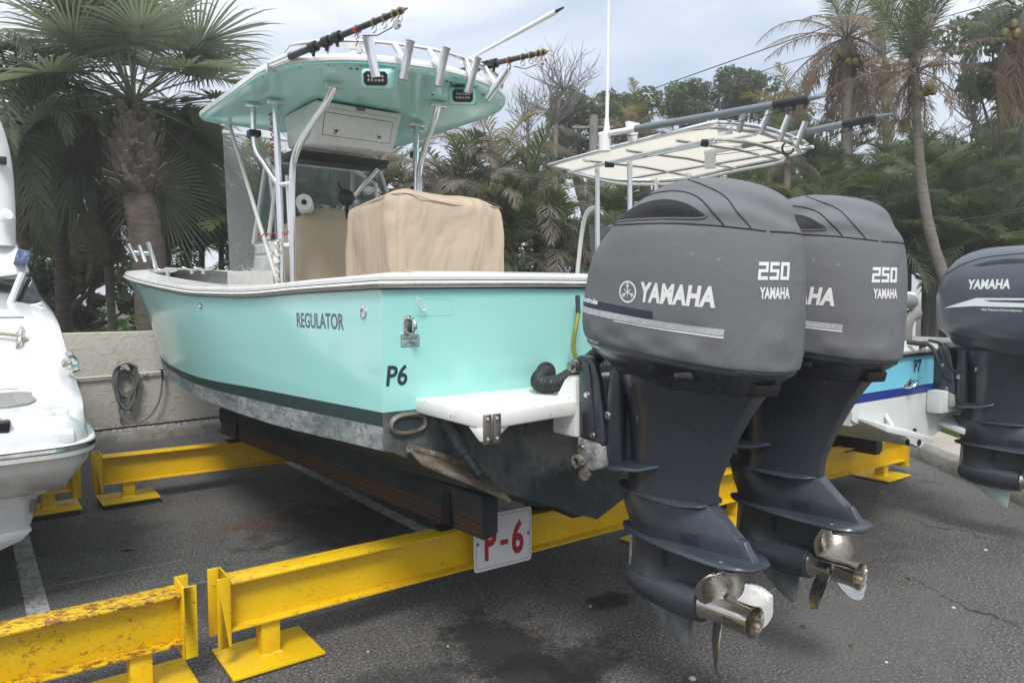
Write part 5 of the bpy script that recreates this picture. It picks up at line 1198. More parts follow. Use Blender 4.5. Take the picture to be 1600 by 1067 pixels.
for s, x in ((-1, 4.9), (1, 5.9)): b = MB(); b.tube(smoothpath([(x, 5.2, 2.45), (x + .02 * s, 5.32, 2.42), (x + .0, 5.42, 2.25), (x, 5.5, 1.75)], 5), .022, 10); b.build('windscreen_bar', M['white_plastic'], t3)
pane('windscreen', [(4.9, 5.25, 1.66), (5.9, 5.25, 1.66), (5.85, 5.38, 2.3), (4.95, 5.38, 2.3)], .006, M['glass'], t3)
for ax, ay, bx, by, w0 in ((1163, 177, 1153, 207, 5.42), (1203, 174, 1187, 210, 5.55), (1233, 181, 1217, 221, 5.75), (1259, 191, 1243, 230, 5.95)):
    p1, p0 = at(ax, ay, w0 - .05), at(bx, by, w0); d = p1 - p0
    b = MB(); b.tube([p0, p0 + d * .9, p1], [.025, .025, .029], 14, cap=False); b.tube([p0, p0 + d * .9, p1], [.02, .02, .024], 14, cap=False); b.build('rod_holder', M['alu'], cv, smooth=50)
b = MB(); b.tube([at(1110, 200, 5.4), at(1152, 203, 5.45), at(1187, 207, 5.58), at(1217, 217, 5.78), at(1243, 226, 5.98), at(1250, 240, 6.1)], .017, 8); b.build('rod_rail', M['alu'], cv)
b = MB(); b.hexa([at(1122, 212, 5.42), at(1145, 210, 5.42), at(1145, 210, 5.5), at(1122, 212, 5.5)], [at(1122, 200, 5.42), at(1145, 198, 5.42), at(1145, 198, 5.5), at(1122, 200, 5.5)]); b.build('deck_light', M['white_plastic'], cv, bevel=.006)
b = MB(); b.lathe([(.028, -.02), (.03, .02), (.012, .03)], at(1101, 224, 5.5), (.3, -1, -.2), 12); b.build('courtesy_light', M['black'], cv)
b = MB(); b.hexa([at(945, 262, 6.6), at(960, 262, 6.6), at(960, 262, 6.7), at(945, 262, 6.7)], [at(945, 252, 6.6), at(960, 255, 6.6), at(960, 255, 6.7), at(945, 252, 6.7)]); b.build('camera', M['black'], cv, bevel=.006)
# life-ring hook at the aft starboard corner
b = MB(); b.tube([at(1231 + 9 * math.cos(a), 232 + 9 * math.sin(a), 5.95) for a in [i * .52 for i in range(9)]], .009, 8); b.build('hook', M['rubber'], cv)
def poly_outrigger(base, knee, tip, label):
    p0, p1 = Vector(base), Vector(tip); d = p1 - p0; L = d.length; d.normalize()
    t = thing('outrigger_pole', label, 'outrigger', p0, 'grey outrigger poles on the canvas top')
    q = MB(); q.tube([p0 - d * .05, p0 + d * .42], .024, 10); q.tube([p0, p0 - Vector((0, 0, .14))], .05, 10); q.build('base', M['white_plastic'], t)
    q = MB(); q.tube([p0 + d * .3, p0 + d * (L - .35)], [.030, .028], 12); q.build('pole', M['grey_tube'], t)
    q = MB(); q.tube([p0 + d * (L - .36), p0 + d * (L - .12)], .033, 10); [q.tube([p0 + d * (L - k), p0 + d * (L - k) - Vector((0, 0, .06))], .014, 6) for k in (.3, .22, .14)]; q.build('clip', M['black'], t)
    q = MB(); q.tube([p0 + d * (L - .16), p1], [.026, .006], 10); q.build('tip', M['grey_tube'], t)
    q = MB(); q.tube([p0 + Vector((0, 0, -.03)), p0 + d * L * .5 + Vector((0, 0, -.09)), p0 + d * (L - .2) + Vector((0, 0, -.05))], .003, 5); q.build('line', M['black'], t)
M['grey_tube'] = simple('grey_blue_tube', (.17, .20, .21), .35, .3, .1, 8)
poly_outrigger(at(945, 210, 6.1), None, at(1292, 150, 4.9), 'long grey outrigger pole lying along the near side of the canvas top')
poly_outrigger(at(1110, 238, 6.5), None, at(1396, 178, 5.5), 'grey outrigger pole on the far side of the canvas top, behind the rod holders')
b = MB(); b.tube([at(948, 206, 6.3), at(950, 90, 6.3), at(952, -60, 6.3)], [.016, .014, .010], 8); b.lathe([(.04, 0), (.03, .06), (.018, .16)], at(948, 216, 6.3), (0, 0, 1), 10); o = b.build('whip_antenna', M['white_plastic']); recenter(o); tag(o, 'tall thin white whip antenna upright on the canvas top', 'antenna')
b = MB(); b.prism([(0, 0), (.06, 0), (.1, .16), (-.04, .16)], 1, -.02, .02)
b.v = [tuple(Vector(p) + at(984, 222, 6.0)) for p in b.v]; b.build('pole_rest', M['white_plastic'], cv, bevel=.006)

# bare outboard on the blue boat
OX3, OY3 = 5.38, 1.89
t = thing('outboard_motor', 'bare dark blue-grey outboard on the blue and white boat at the right edge', 'outboard motor', (OX3, OY3, .22))
for ch in list(OB1.children):
    if ch.name.split('.')[0] in ('motor_cover', 'lower_cowling'): continue
    copy_tree(ch, t)
mint = Mat('mint_antifouling', (.36, .45, .41), .7); mint.mixc(mint.ramp(mint.noise(8, 8, .8), .5, .6), (.22, .25, .25)); mint.mixc(mint.ramp(mint.noise(18, 7, .8), .62, .68), (.06, .07, .075))
for lw in t.children:
    for ch in lw.children:
        if ch.name.startswith('skeg'): ch.data = ch.data.copy(); ch.data.materials[0] = mint.m
m = Mat('motor_paint_blue_grey', (.062, .076, .094), .30, coat=.3); m.mixc(m.ramp(m.noise(3, 5), .4, .7, 0, .5), (.074, .088, .106)); M['motor2'] = m.m
P = lambda x, y, z: (OX3 + x, OY3 + y, z)
lv = [(1.235, .31, .17, -.01, 2.5), (1.29, .345, .21, -.01, 2.6), (1.345, .378, .255, 0, 2.9), (1.41, .388, .268, 0, 3), (1.52, .394, .276, 0, 3), (1.62, .392, .276, -.005, 3), (1.70, .382, .270, -.012, 2.9), (1.77, .362, .255, -.02, 2.8), (1.835, .325, .225, -.03, 2.6), (1.885, .26, .175, -.04, 2.4), (1.912, .165, .11, -.045, 2.2), (1.92, .06, .045, -.045, 2)]
rings = []
for z, ay, ax, yc, n in dense(lv, 48):
    groove = -.006 * math.exp(-((z - 1.42) / .006) ** 2)
    rings.append([P(x * (1 + groove / .3), y, z + .10 * max(0, 1 - (z - 1.345) / .4) * (y + .1)) for x, y in superell(0, yc, ax, ay, n, 80)])
b = MB(); b.loft(rings, True, True); cw = b.build('cowling', M['motor2'], t, smooth=60); CB = bvh_of(cw)
def D3(name, flat, y, z, mat, tilt=0., g=.02): return decal(name, flat, P(0, y, z), (0, -1, tilt), (0, tilt, 1), (-1, 0, 0), CB, mat, cw, .0016, g)
D3('lettering', fit_text('YAMAHA', .235, .060, .0025, .1, 1.05), .015, 1.645, M['print'])
D3('swoosh', ([(-.30, -.02), (-.12, .0), (.25, .005), (.25, .028), (-.02, .030), (-.16, .012), (-.06, .040), (.25, .050), (.25, .060), (-.10, .052)], [(0, 1, 5), (1, 2, 3, 4, 5), (5, 4, 6), (0, 5, 9), (5, 6, 9), (6, 7, 8, 9)]), -.02, 1.535, M['print'], -.03)
D3('lettering', fit_text('High Pressure Direct Injection', .22, .018, .0004, .2), -.06, 1.505, M['print'], -.02, 0)
vp = [(-.12, 1.79), (-.05, 1.815), (.05, 1.828), (.16, 1.825), (.16, 1.80), (.02, 1.797), (-.06, 1.788)]
D3('air_intake', polyfan([(a, c - 1.79) for a, c in vp]), 0, 1.79, M['black'], 0, .015)
q = on_surface([(p[0], p[1]) for p in smoothpath([(-.30, 1.74, 0), (-.2, 1.80, 0), (-.05, 1.845, 0), (.2, 1.862, 0)], 8)], P(0, 0, 0), (0, -1, 0), (0, 0, 1), (-1, 0, 0), CB, .0)
b = MB(); b.tube(q, .004, 6); b.build('seam', M['black'], cw)
b = MB(); b.box(OX3 - .292, OX3 - .26, OY3 - .30, OY3 - .19, 1.40, 1.425); b.build('cowl_latch', M['steel'], cw, bevel=.004)

# ================================================================== white boat on the left
tL = thing('runabout_boat', 'glossy white runabout at the left edge with swim platform and arch', 'boat', (-.8, 6, .42))
M['gloss_white'] = simple('glossy_white_gelcoat', (.62, .63, .64), .13, 0, .05, 3, coat=.5)
prof = [(4.17, .90), (4.175, 1.03), (4.20, 1.05), (5.03, 1.056), (5.09, 1.075), (5.14, 1.12), (5.28, 1.33), (5.36, 1.42), (5.46, 1.475), (5.7, 1.53), (6.0, 1.58), (6.4, 1.66), (7.2, 1.74), (8.6, 1.82), (9.3, 1.80), (9.35, 1.2), (8.6, .80), (6, .80)]
b = MB(); b.prism(prof, 0, -2.0, .40); b.build('upper_deck', M['gloss_white'], tL, bevel=.012, segs=3, smooth=30)
wg = [(4.10, .955, .40), (4.13, .985, .44), (4.20, 1.03, .472), (4.35, 1.085, .49), (4.6, 1.14, .497), (4.9, 1.215, .50), (5.15, 1.335, .495), (5.4, 1.465, .485), (5.8, 1.55, .475), (6.6, 1.65, .46), (8.2, 1.76, .25)]
rr_ = []
for i in range(41):
    y = 4.10 + (8.2 - 4.10) * (i / 40) ** 1.6; zt_ = mono(y, [(w[0], w[1]) for w in wg]); xo = mono(y, [(w[0], w[2]) for w in wg]); q = min(.14, .05 + (y - 4.1) * .2)
    rr_.append([(xo, y, .90), (xo + .002, y, zt_ - .07), (xo - .012, y, zt_ - .022), (xo - .04, y, zt_), (xo - .04 - q * .45, y, zt_ + .004), (xo - .055 - q * .6, y, zt_ - .012), (xo - .075 - q, y, zt_ - .10), (xo - .085 - q, y, .90)])
b = MB(); b.loft(rr_); b.build('side_coaming', M['gloss_white'], tL, smooth=34)
b = MB(); b.prism([(4.02, .905), (4.03, .955), (4.06, .968), (4.18, .97), (4.18, .905)], 0, -2.0, .405); b.build('fascia_ledge', M['gloss_white'], tL, bevel=.008)
b = MB(); b.hexa([(.13, 4.08, .965), (.36, 4.10, .965), (.36, 4.2, .965), (.13, 4.2, .965)], [(.15, 4.11, 1.05), (.33, 4.12, 1.05), (.33, 4.2, 1.055), (.15, 4.2, 1.055)]); b.build('corner_block', M['gloss_white'], tL, bevel=.012, segs=3)
def edge(z, g, ins):   # plan outline of the stern quarter at height z, grown by g
    pts = [(-1.9, 3.99 - g + ins), (-.1, 3.99 - g + ins), (.20, 4.0 - g + ins), (.37, 4.03 - g + ins), (.455 + g * .7 - ins * .6, 4.11 - g * .6 + ins * .6), (.492 + g - ins, 4.28), (.505 + g - ins, 4.8), (.49 + g - ins, 6.5), (.25 + g - ins, 8.4)]
    return [(p.x, p.y, z) for p in smoothpath([(x, y, 0) for x, y in pts], 5)]
def band(name, levels, mat): b = MB(); b.loft([edge(*l) for l in levels], False, False, closed=False); return b.build(name, mat, tL, smooth=45)
band('topside', [(1.03, -.10, 0), (.99, -.035, 0), (.935, -.008, 0), (.905, 0, 0)], M['gloss_white'])
band('rub_rail', [(.905, 0, 0), (.905, .022, 0), (.897, .028, 0), (.893, .018, 0)], M['white_plastic'])
band('rub_rail_insert', [(.8935, .017, 0), (.890, .030, 0), (.876, .033, 0), (.870, .018, 0)], M['steel'])
band('rub_rail', [(.8705, .016, 0), (.866, .028, 0), (.846, .024, 0), (.842, .0, 0)], M['white_plastic'])
band('hull_side', [(.8425, .0, 0), (.80, -.01, 0), (.74, 0, .06), (.68, 0, .15), (.635, 0, .24), (.62, 0, .34)], M['gloss_white'])
hr = []
for z, ins in ((.655, 0), (.60, .01), (.50, .03), (.44, .05), (.425, .09)):
    hr.append([(-1.75 + ins, 4.24 + ins, z), (.0, 4.24 + ins, z), (.20 - ins, 4.25 + ins, z), (.27 - ins, 4.30 + ins * .6, z), (.285 - ins, 4.4, z), (.27 - ins, 6.5, z), (.05 - ins, 8.2, z), (-1.75 + ins, 8.2, z)])
b = MB(); b.loft(hr); b.build('hull', M['gloss_white'], tL, bevel=.01, smooth=45)
b = MB(); b.hexa([(-1.2, 4.27, .24), (-.15, 4.27, .30), (-.15, 5.3, .36), (-1.2, 5.3, .34)], [(-1.2, 4.25, .46), (.06, 4.25, .46), (.06, 5.4, .46), (-1.2, 5.4, .46)]); b.hexa([(-.15, 4.27, .30), (.19, 4.275, .405), (.19, 5.3, .42), (-.15, 5.3, .36)], [(.06, 4.25, .455), (.235, 4.258, .455), (.235, 5.4, .455), (.06, 5.4, .455)]); b.build('stern_pod', M['gloss_white'], tL, bevel=.008)
b = MB(); b.tube([(.245, 4.262, .60), (.238, 4.268, .54)], .014, 8); b.build('drain_fitting', M['old_steel'], tL)
# platform pad, step, chrome
M['pad'] = simple('grey_deck_pad', (.30, .30, .29), .8, 0, .2, 40, .4, 200)
b = MB(); b.loft([[(x, y, z) for x, y in ((-1.4, 4.36), (.16, 4.36), (.25, 4.42), (.29, 4.55), (.29, 4.90), (.24, 4.98), (-1.4, 4.98))] for z in (1.050, 1.064)]); b.build('deck_pad', M['pad'], tL, bevel=.004)
b = MB(); b.box(-1.2, .06, 4.165, 4.3, .985, 1.035); b.build('ladder_recess', M['rubber'], tL, bevel=.005)
b = MB(); b.tube([(-1.0, 4.06, 1.0), (.06, 4.05, 1.0)], .020, 12); b.tube([(.06, 4.05, 1.0), (.06, 4.18, 1.0)], .026, 10); gb = b.build('grab_bar', M['steel'], tL)
b = MB(); b.hexa([(.055, 4.03, .972), (.15, 4.02, .978), (.15, 4.1, .978), (.055, 4.1, .972)], [(.05, 4.01, 1.03), (.155, 4.0, 1.035), (.16, 4.1, 1.035), (.05, 4.1, 1.03)]); b.build('end_cap', M['black'], gb, bevel=.012)
c = at(30, 540, 4.42); b = MB(); b.tube(smoothpath([c + Vector((-.02, -.06, -.05)), c + Vector((-.02, -.03, -.045)), c + Vector((.0, -.05, .02)), c + Vector((.01, .0, .09)), c + Vector((.02, .05, .10))], 5), .015, 10); b.tube([c + Vector((math.cos(a) * .045, math.sin(a) * .04 - .02, math.sin(a) * .075)) for a in [i * .4488 for i in range(14)]], .009, 8, closed=True); b.build('stern_cleat', M['steel'], tL)
b = MB(); b.tube(smoothpath([c + Vector((-.9, .02, .10)), c + Vector((-.3, -.01, .09)), c + Vector((.0, -.04, .06)), c + Vector((.05, -.03, -.02)), c + Vector((-.02, -.05, -.06))], 8), .010, 8)
o = b.build('dock_line', simple('beige_dock_line', (.42, .37, .29), .9, 0, .2, 60, .5, 200)); recenter(o); tag(o, 'beige dock line looped on the cleat of the white boat', 'rope')
c = at(111, 566, 4.02); b = MB(); b.lathe([(.035, -.03), (.040, 0), (.036, .018), (.022, .022), (.02, .008)], c, (.55, -.75, .35), 18); b.tube([c + Vector((-.01, .03, .05)), c + Vector((.02, -.01, -.05))], .022, 8); b.build('stern_light', M['steel'], tL)
b = MB(); b.hexa([at(16, 482, 4.9), at(64, 470, 4.85), at(66, 470, 5.6), at(10, 480, 5.6)], [at(34, 428, 4.98), at(50, 432, 4.95), at(52, 430, 5.6), at(30, 428, 5.6)]); b.build('side_window', simple('dark_window', (.012, .014, .018), .06, coat=.4), tL, bevel=.01)
b = MB(); b.tube([at(13, 482, 4.86), at(35, 427, 4.93)], .022, 8); b.tube([at(18, 487, 4.86), at(66, 474, 4.82)], .012, 8); b.build('window_frame', M['gloss_white'], tL)
b = MB(); b.hexa([at(-60, 440, 5.0), at(48, 428, 5.0), at(50, 430, 5.9), at(-60, 440, 5.9)], [at(-60, 372, 5.15), at(22, 374, 5.15), at(26, 376, 5.9), at(-60, 372, 5.9)]); b.build('seat_back', M['gloss_white'], tL, bevel=.03, segs=3)
b = MB(); b.tube(smoothpath([at(8, 385, 5.1), at(8, 330, 5.1), at(4, 270, 5.08), at(-4, 225, 5.05), at(-22, 180, 5.0), at(-60, 140, 5.0)], 6), [.062] * 31, 14); ar = b.build('wake_arch', M['gloss_white'], tL)
M['crease_groove'] = simple('grey_crease_groove', (.16, .165, .17), .7)  # dark grey for drawn-in crease shade and for the pad grooves
b = MB(); b.tube([(-2.0, 4.168, 1.038), (.12, 4.168, 1.038)], .004, 6); b.tube([(-2.0, 5.075, 1.068), (.24, 5.075, 1.068)], .005, 6); b.tube([(-2.0, 4.055, .966), (.36, 4.06, .966)], .0035, 6); b.tube([(-2.0, 5.44, 1.472), (.30, 5.44, 1.472)], .0035, 6); b.build('crease_shade_line', M['crease_groove'], tL)  # dark seam lines added where the platform creases lose their shading
b = MB(); b.tube([(.405, y_, mono(y_, [(w[0], w[1]) for w in wg]) - .02) for y_ in (4.25, 4.5, 4.8, 5.1)], .004, 6); b.build('crease_shade_line', M['crease_groove'], tL)  # same drawn-in shade along the coaming crease
for k_ in range(6):
    b = MB(); b.box(-1.35, .20, 4.43 + k_ * .085, 4.436 + k_ * .085, 1.0635, 1.0655); b.build('pad_groove', M['crease_groove'], tL)
b = MB(); c = at(2, 250, 4.98); b.box(c.x - .03, c.x + .03, c.y - .03, c.y + .03, c.z - .03, c.z + .02); b.build('arch_light', M['black'], ar, bevel=.005)
b = MB(); c = at(10, 338, 5.0); b.lathe([(.05, -.02), (.055, 0), (.03, .03)], c, (.3, -.8, .2), 8); b.build('arch_foot', M['white_plastic'], ar)
q = MB(); q.hexa([at(20, 414, 4.95), at(45, 412, 4.95), at(46, 411, 5.1), at(22, 413, 5.1)], [at(27, 390, 5.0), at(47, 393, 4.98), at(48, 392, 5.1), at(29, 389, 5.1)])
bm2 = Mat('blue_canvas', (.03, .05, .11), .7); bm2.mixc(bm2.ramp(bm2.noise(45, 5, .8), .52, .6), (.20, .25, .36)); o = q.build('folded_cover', bm2.m, bevel=.008)
recenter(o); tag(o, 'small folded dark blue cover on top of the white boat', 'cover')
# ================================================================== vegetation
def leafmat(name, c1, c2, rough=.5, tint=(.10, .10, .03), amt=.35, scale=3):
    m = Mat(name, c1, rough, spec=.4); m.mixc(m.ramp(m.noise(scale, 4, .6), .4, .65), c2); rand_tint(m, amt, tint)
    tr = m.n('ShaderNodeBsdfTranslucent'); hs = m.n('ShaderNodeHueSaturation'); hs.inputs['Saturation'].default_value = 1.1; hs.inputs['Value'].default_value = 1.5
    m.l(m.c, hs.inputs['Color']); m.l(hs.outputs[0], tr.inputs['Color']); ms = m.n('ShaderNodeMixShader'); ms.inputs[0].default_value = .45
    m.l(m.b.outputs[0], ms.inputs[1]); m.l(tr.outputs[0], ms.inputs[2]); m.l(ms.outputs[0], m.t.nodes['Material Output'].inputs[0]); return m.m
M['fan'] = leafmat('fan_palm_leaf', (.16, .195, .125), (.20, .235, .16), .45, (.13, .14, .07), .4)
M['frond'] = leafmat('palm_frond_green', (.13, .165, .068), (.165, .195, .09), .45, (.045, .07, .022), .75)
M['frond_dark'] = leafmat('palm_frond_dark', (.105, .132, .068), (.135, .158, .086), .5, (.035, .055, .028), .5)
M['frond_dead'] = leafmat('palm_frond_dead', (.235, .215, .175), (.33, .31, .265), .8, (.13, .08, .04), .55)
M['frond_brown'] = leafmat('palm_frond_brown', (.19, .135, .09), (.27, .215, .155), .75, (.11, .075, .045), .6)
M['frond_yellow'] = leafmat('palm_frond_yellow', (.16, .17, .04), (.26, .20, .06), .6, (.10, .12, .03), .5)
M['leaf'] = leafmat('broad_leaf', (.07, .098, .045), (.105, .135, .062), .5, (.06, .07, .02), .4, 1.2)
M['leaf_light'] = leafmat('hedge_leaf', (.06, .11, .022), (.11, .17, .035), .5, (.1, .12, .02), .3, 1.5)
m = Mat('palm_trunk', (.145, .115, .09), .95); m.mixc(m.ramp(m.noise(6, 7, .75, stretch=(1, 1, 4)), .4, .62), (.07, .055, .043)); m.bump(m.noise(14, 6, .8, stretch=(1, 1, 4)), .9, .04); M['trunk'] = m.m
m = Mat('grey_palm_trunk', (.20, .175, .145), .95); m.mixc(m.ramp(m.noise(5, 7, .7, stretch=(1, 1, 6)), .42, .62), (.13, .115, .095)); m.bump(m.noise(9, 6, .7, stretch=(1, 1, 7)), .6, .03); M['gtrunk'] = m.m
m = Mat('leaf_base', (.115, .10, .082), .9); m.mixc(m.ramp(m.noise(14, 6, .7), .4, .65), (.055, .042, .032)); rand_tint(m, .4, (.20, .165, .125)); M['boots'] = m.m
M['bark'] = simple('bark', (.11, .095, .08), .95, 0, .4, 9, .6, 20); M['twig'] = simple('bare_twig', (.20, .18, .165), .95, 0, .3, 9)

def rib(bm, pts, widths, nrm, mi=0):
    """a leaf strip following pts"""
    vs = []; n = len(pts)
    for i, p in enumerate(pts):
        t = (pts[min(i + 1, n - 1)] - pts[max(i - 1, 0)]); w = t.cross(nrm)
        w = w.normalized() * widths[i] if w.length > 1e-9 else Vector((0, 0, 0)); vs += [p - w, p + w]
    bm.add(vs, [(2 * i, 2 * i + 1, 2 * i + 3, 2 * i + 2) for i in range(n - 1)], mi)
def mesh_of(mb, name, mats):
    me = bpy.data.meshes.new(name); me.from_pydata(mb.v, [], mb.f)
    for q in mats: me.materials.append(q)
    me.polygons.foreach_set('material_index', mb.mi); me.polygons.foreach_set('use_smooth', [True] * len(me.polygons)); return me

def pinnate(L, elev, droop, npair, ll, hang, wid, mats, seed, bare=.12, messy=.0, lift=.25):
    rnd = random.Random(seed); mb = MB(); pts = []; p = Vector((0, 0, 0)); n = 16
    side = rnd.uniform(-.15, .15)
    tang = []
    for i in range(n + 1):
        s = i / n; th = elev - droop * s ** 1.35; d = Vector((math.cos(th) * math.cos(side * s), math.cos(th) * math.sin(side * s), math.sin(th)))
        pts.append(p.copy()); tang.append(d); p = p + d * (L / n)
    mb.tube(pts, [.017 * (L / 2) * (1 - .85 * i / n) + .002 for i in range(n + 1)], 5, mi=0)
    for k in range(npair):
        s = bare + (1 - bare) * (k + rnd.uniform(-.3, .3)) / npair; s = min(max(s, .02), .995)
        i = min(int(s * n), n - 1); f = s * n - i; q = pts[i].lerp(pts[i + 1], f); T = tang[i]; S = Vector((0, 0, 1)).cross(T); S = S.normalized() if S.length > 1e-3 else Vector((0, 1, 0)); N = T.cross(S)
        for sd in (-1, 1):
            if messy and rnd.random() < messy * .35: continue
            l = ll * (math.sin(math.pi * min(.98, .16 + .80 * s)) ** .7) * rnd.uniform(.82, 1.12)
            a = R(68 - 42 * s) + rnd.uniform(-.12, .12) * (1 + 3 * messy)
            d = (T * math.cos(a) + S * sd * math.sin(a) + N * (lift + rnd.uniform(-.12, .12) * (1 + 2 * messy))).normalized()
            P_ = [q]; c = q; dd = d.copy()
            for j in range(3):
                c = c + dd * l / 3; P_.append(c); dd = (dd + Vector((rnd.uniform(-1, 1) * messy * .4, rnd.uniform(-1, 1) * messy * .4, -hang * (.6 + .4 * j) * rnd.uniform(.7, 1.3)))).normalized()
            w = wid * rnd.uniform(.8, 1.2)
            rib(mb, P_, [w * .55, w, w * .75, w * .05], N if abs(N.dot(d)) < .9 else S)
    return mesh_of(mb, 'frond', mats)
def fan(Lp, Rf, elev, droop, nseg, hang, wid, mats, seed):
    rnd = random.Random(seed); mb = MB(); n = 8; pts = []; p = Vector((0, 0, 0)); 
    for i in range(n + 1):
        s = i / n; th = elev - droop * .35 * s; d = Vector((math.cos(th), 0, math.sin(th))); pts.append(p.copy()); p = p + d * Lp / n
    mb.tube(pts, [.018 - .010 * i / n for i in range(n + 1)], 5)
    base = pts[-1]; th0 = elev - droop * .35
    for k in range(nseg):
        a = R(-128 + 256 * k / (nseg - 1)) ; ca = abs(a) / R(128)
        l = Rf * (1.05 - .42 * ca ** 1.5) * rnd.uniform(.9, 1.08)
        # costa: middle segments spring from farther along the curved midrib
        cs = .34 * Rf * (1 - ca) ** 1.1; th = th0 - droop * .5 * (1 - ca); cd_ = Vector((math.cos(th), 0, math.sin(th))); q = base + cd_ * cs
        F = Vector((math.cos(th), 0, math.sin(th))); S = Vector((0, 1, 0)); N = F.cross(S) * -1
        d = (F * math.cos(a) + S * math.sin(a) + Vector((0, 0, 1)) * (.28 * ca * math.cos(elev) - .05) + N * rnd.uniform(-.05, .05)).normalized()
        c = q.copy(); P_ = [c.copy()]; dd = d.copy(); g = hang * rnd.uniform(.7, 1.3)
        for j in range(5):
            c = c + dd * l / 5; P_.append(c.copy()); dd = (dd + Vector((0, 0, -g * (0, .05, .22, .5, .8)[j]))).normalized()
        w = wid * rnd.uniform(.85, 1.15)
        rib(mb, P_, [w * .35, w * .95, w, w * .8, w * .5, w * .06], (N + S * (.5 if k % 2 else -.5)).normalized())
    return mesh_of(mb, 'fan_leaf', mats)

def place(name, me, parent, loc, az, tilt=0., roll=0., sc=1.):
    o = bpy.data.objects.new(name, me); COL.objects.link(o); o.parent = parent; o.location = loc
    o.rotation_euler = Euler((roll, tilt, az), 'XYZ'); o.scale = (sc, sc, sc); return o

CACHE = {}
def variants(key, fn, n):
    if key not in CACHE: CACHE[key] = [fn(i) for i in range(n)]
    return CACHE[key]
def elevset(kind):
    """frond meshes by steepness, young to old"""
    if kind == 'fan': return [variants(('fan', e), lambda i, e=e: fan(.95, .98, R(e), .55 + (60 - e) / 200, 54, .62, .0165, [M['fan']], i * 7 + e), 2) for e in (72, 48, 24, 0, -24, -48)]
    if kind == 'areca': return [variants(('areca', e), lambda i, e=e: pinnate(1.75, R(e), 1.15 + (75 - e) / 130, 42, .46, .22, .0150, [M['frond']], i * 5 + e), 2) for e in (82, 68, 54, 38)]
    if kind == 'areca_dark': return [variants(('arecad', e), lambda i, e=e: pinnate(1.85, R(e), 1.3 + (75 - e) / 120, 42, .48, .32, .0145, [M['frond_dark']], i * 5 + e), 2) for e in (78, 60, 42, 20)]
    if kind == 'droopy': return [variants(('droopy', e), lambda i, e=e: pinnate(2.3, R(e), 1.75 + (60 - e) / 160, 64, .42, .50, .0085, [M['frond_dark']], i * 5 + e, lift=.05), 2) for e in (65, 40, 15, -10)]
    if kind == 'greydead': return [variants(('greydead', e), lambda i, e=e: pinnate(2.0, R(e), 1.8, 64, .46, .60, .0065, [M['frond_dead']], i * 5 + e, messy=.5, lift=.0), 2) for e in (70, 45, 20, -10)]
    if kind == 'coco': return [variants(('coco', e), lambda i, e=e: pinnate(2.6, R(e), .9 + (75 - e) / 160, 64, .55, .22, .0125, [M['frond']], i * 5 + e, lift=.12), 2) for e in (85, 60, 35, 5)]
    if kind == 'brown': return [variants(('brown', e), lambda i, e=e: pinnate(2.2, R(e), 1.0, 56, .45, .75, .010, [M['frond_brown']], i * 5 + e, messy=.6, lift=-.1), 2) for e in (20, -25, -55, -75)]
    if kind == 'yellow': return [variants(('yellow', e), lambda i, e=e: pinnate(2.0, R(e), 1.2, 38, .5, .4, .014, [M['frond_yellow']], i * 5 + e, messy=.2), 2) for e in (75, 45, 15)]

def crown(tree, at_, layers, seed, sc=1., az0=0., keep=None):
    """layers: (kind, level, count, tilt jitter)"""
    rnd = random.Random(seed); g = az0
    for kind, lev, cnt, jit in layers:
        S = elevset(kind); g += .7
        for i in range(cnt):
            g += 2.39996 if cnt > 5 else 6.283 / cnt
            if keep is not None and not keep(lev, g): continue
            place('frond' if kind != 'fan' else 'fan_leaf', rnd.choice(S[lev]), tree, Vector(at_) + Vector((rnd.uniform(-.05, .05), rnd.uniform(-.05, .05), rnd.uniform(-.08, .08))), g + rnd.uniform(-.25, .25), rnd.uniform(-jit, jit), rnd.uniform(-.3, .3), sc * rnd.uniform(.85, 1.12))
def trunk(tree, pts, r0, r1, mat, rings=0, name='trunk'):
    P = smoothpath(pts, 10); n = len(P); rr = []
    for i in range(n):
        t = i / (n - 1); r = r0 + (r1 - r0) * t; 
        if rings: r *= 1 + .045 * (1 if (i * rings // n) % 2 else -1) * (.6 if i % 2 else 1)
        rr.append(r)
    b = MB(); b.tube(P, rr, 14); return b.build(name, mat, tree, smooth=60)

def palm(name, label, base, top, r0, r1, tm, layers, seed, group=None, sc=1., bend=None, rings=18, cat='palm tree', keep=None):
    base, top = Vector(base), Vector(top); t = thing(name, label, cat, base, group)
    mid = base.lerp(top, .5) + (Vector(bend) if bend else Vector((0, 0, 0)))
    trunk(t, [base, mid, top], r0, r1, M[tm], rings); crown(t, top - base, layers, seed, sc, keep=(lambda lev, g: lev < 2 or math.cos(g - math.atan2(-base.y, -base.x)) < keep) if keep is not None else None); return t
def ground_at(px, w, z=0.): p = at(px, 463, w); return Vector((p.x, p.y, z))

# --- the big sabal palm behind the wall
base = ground_at(243, 10.2, .03); topc = at(210, 178, 10.2)
t = thing('sabal_palm', 'stout fan palm with a boot covered trunk behind the bow of the teal boat', 'palm tree', base)
mid = at(232, 400, 10.2); neck = at(217, 300, 10.2)
trunk(t, [base, mid, neck, topc], .225, .20, M['trunk'], 26)
bb = MB(); bb.tube([neck.lerp(topc, k / 12) for k in range(13)], [.19 + .125 * math.sin(math.pi * min(1, .06 + k / 12 * .92)) for k in range(13)], 18); bb.build('boot_core', M['boots'], t)
bm_ = MB(); bm_.hexa([(0, -.075, -.03), (0, .075, -.03), (0, .06, .03), (0, -.06, .03)], [(.20, -.05, .10), (.20, .05, .10), (.195, .04, .135), (.195, -.04, .135)])
bm_.v = [(x * .50, y * .85 * (1 if x < .1 else .5), z * .5 + x * .30) for x, y, z in bm_.v]
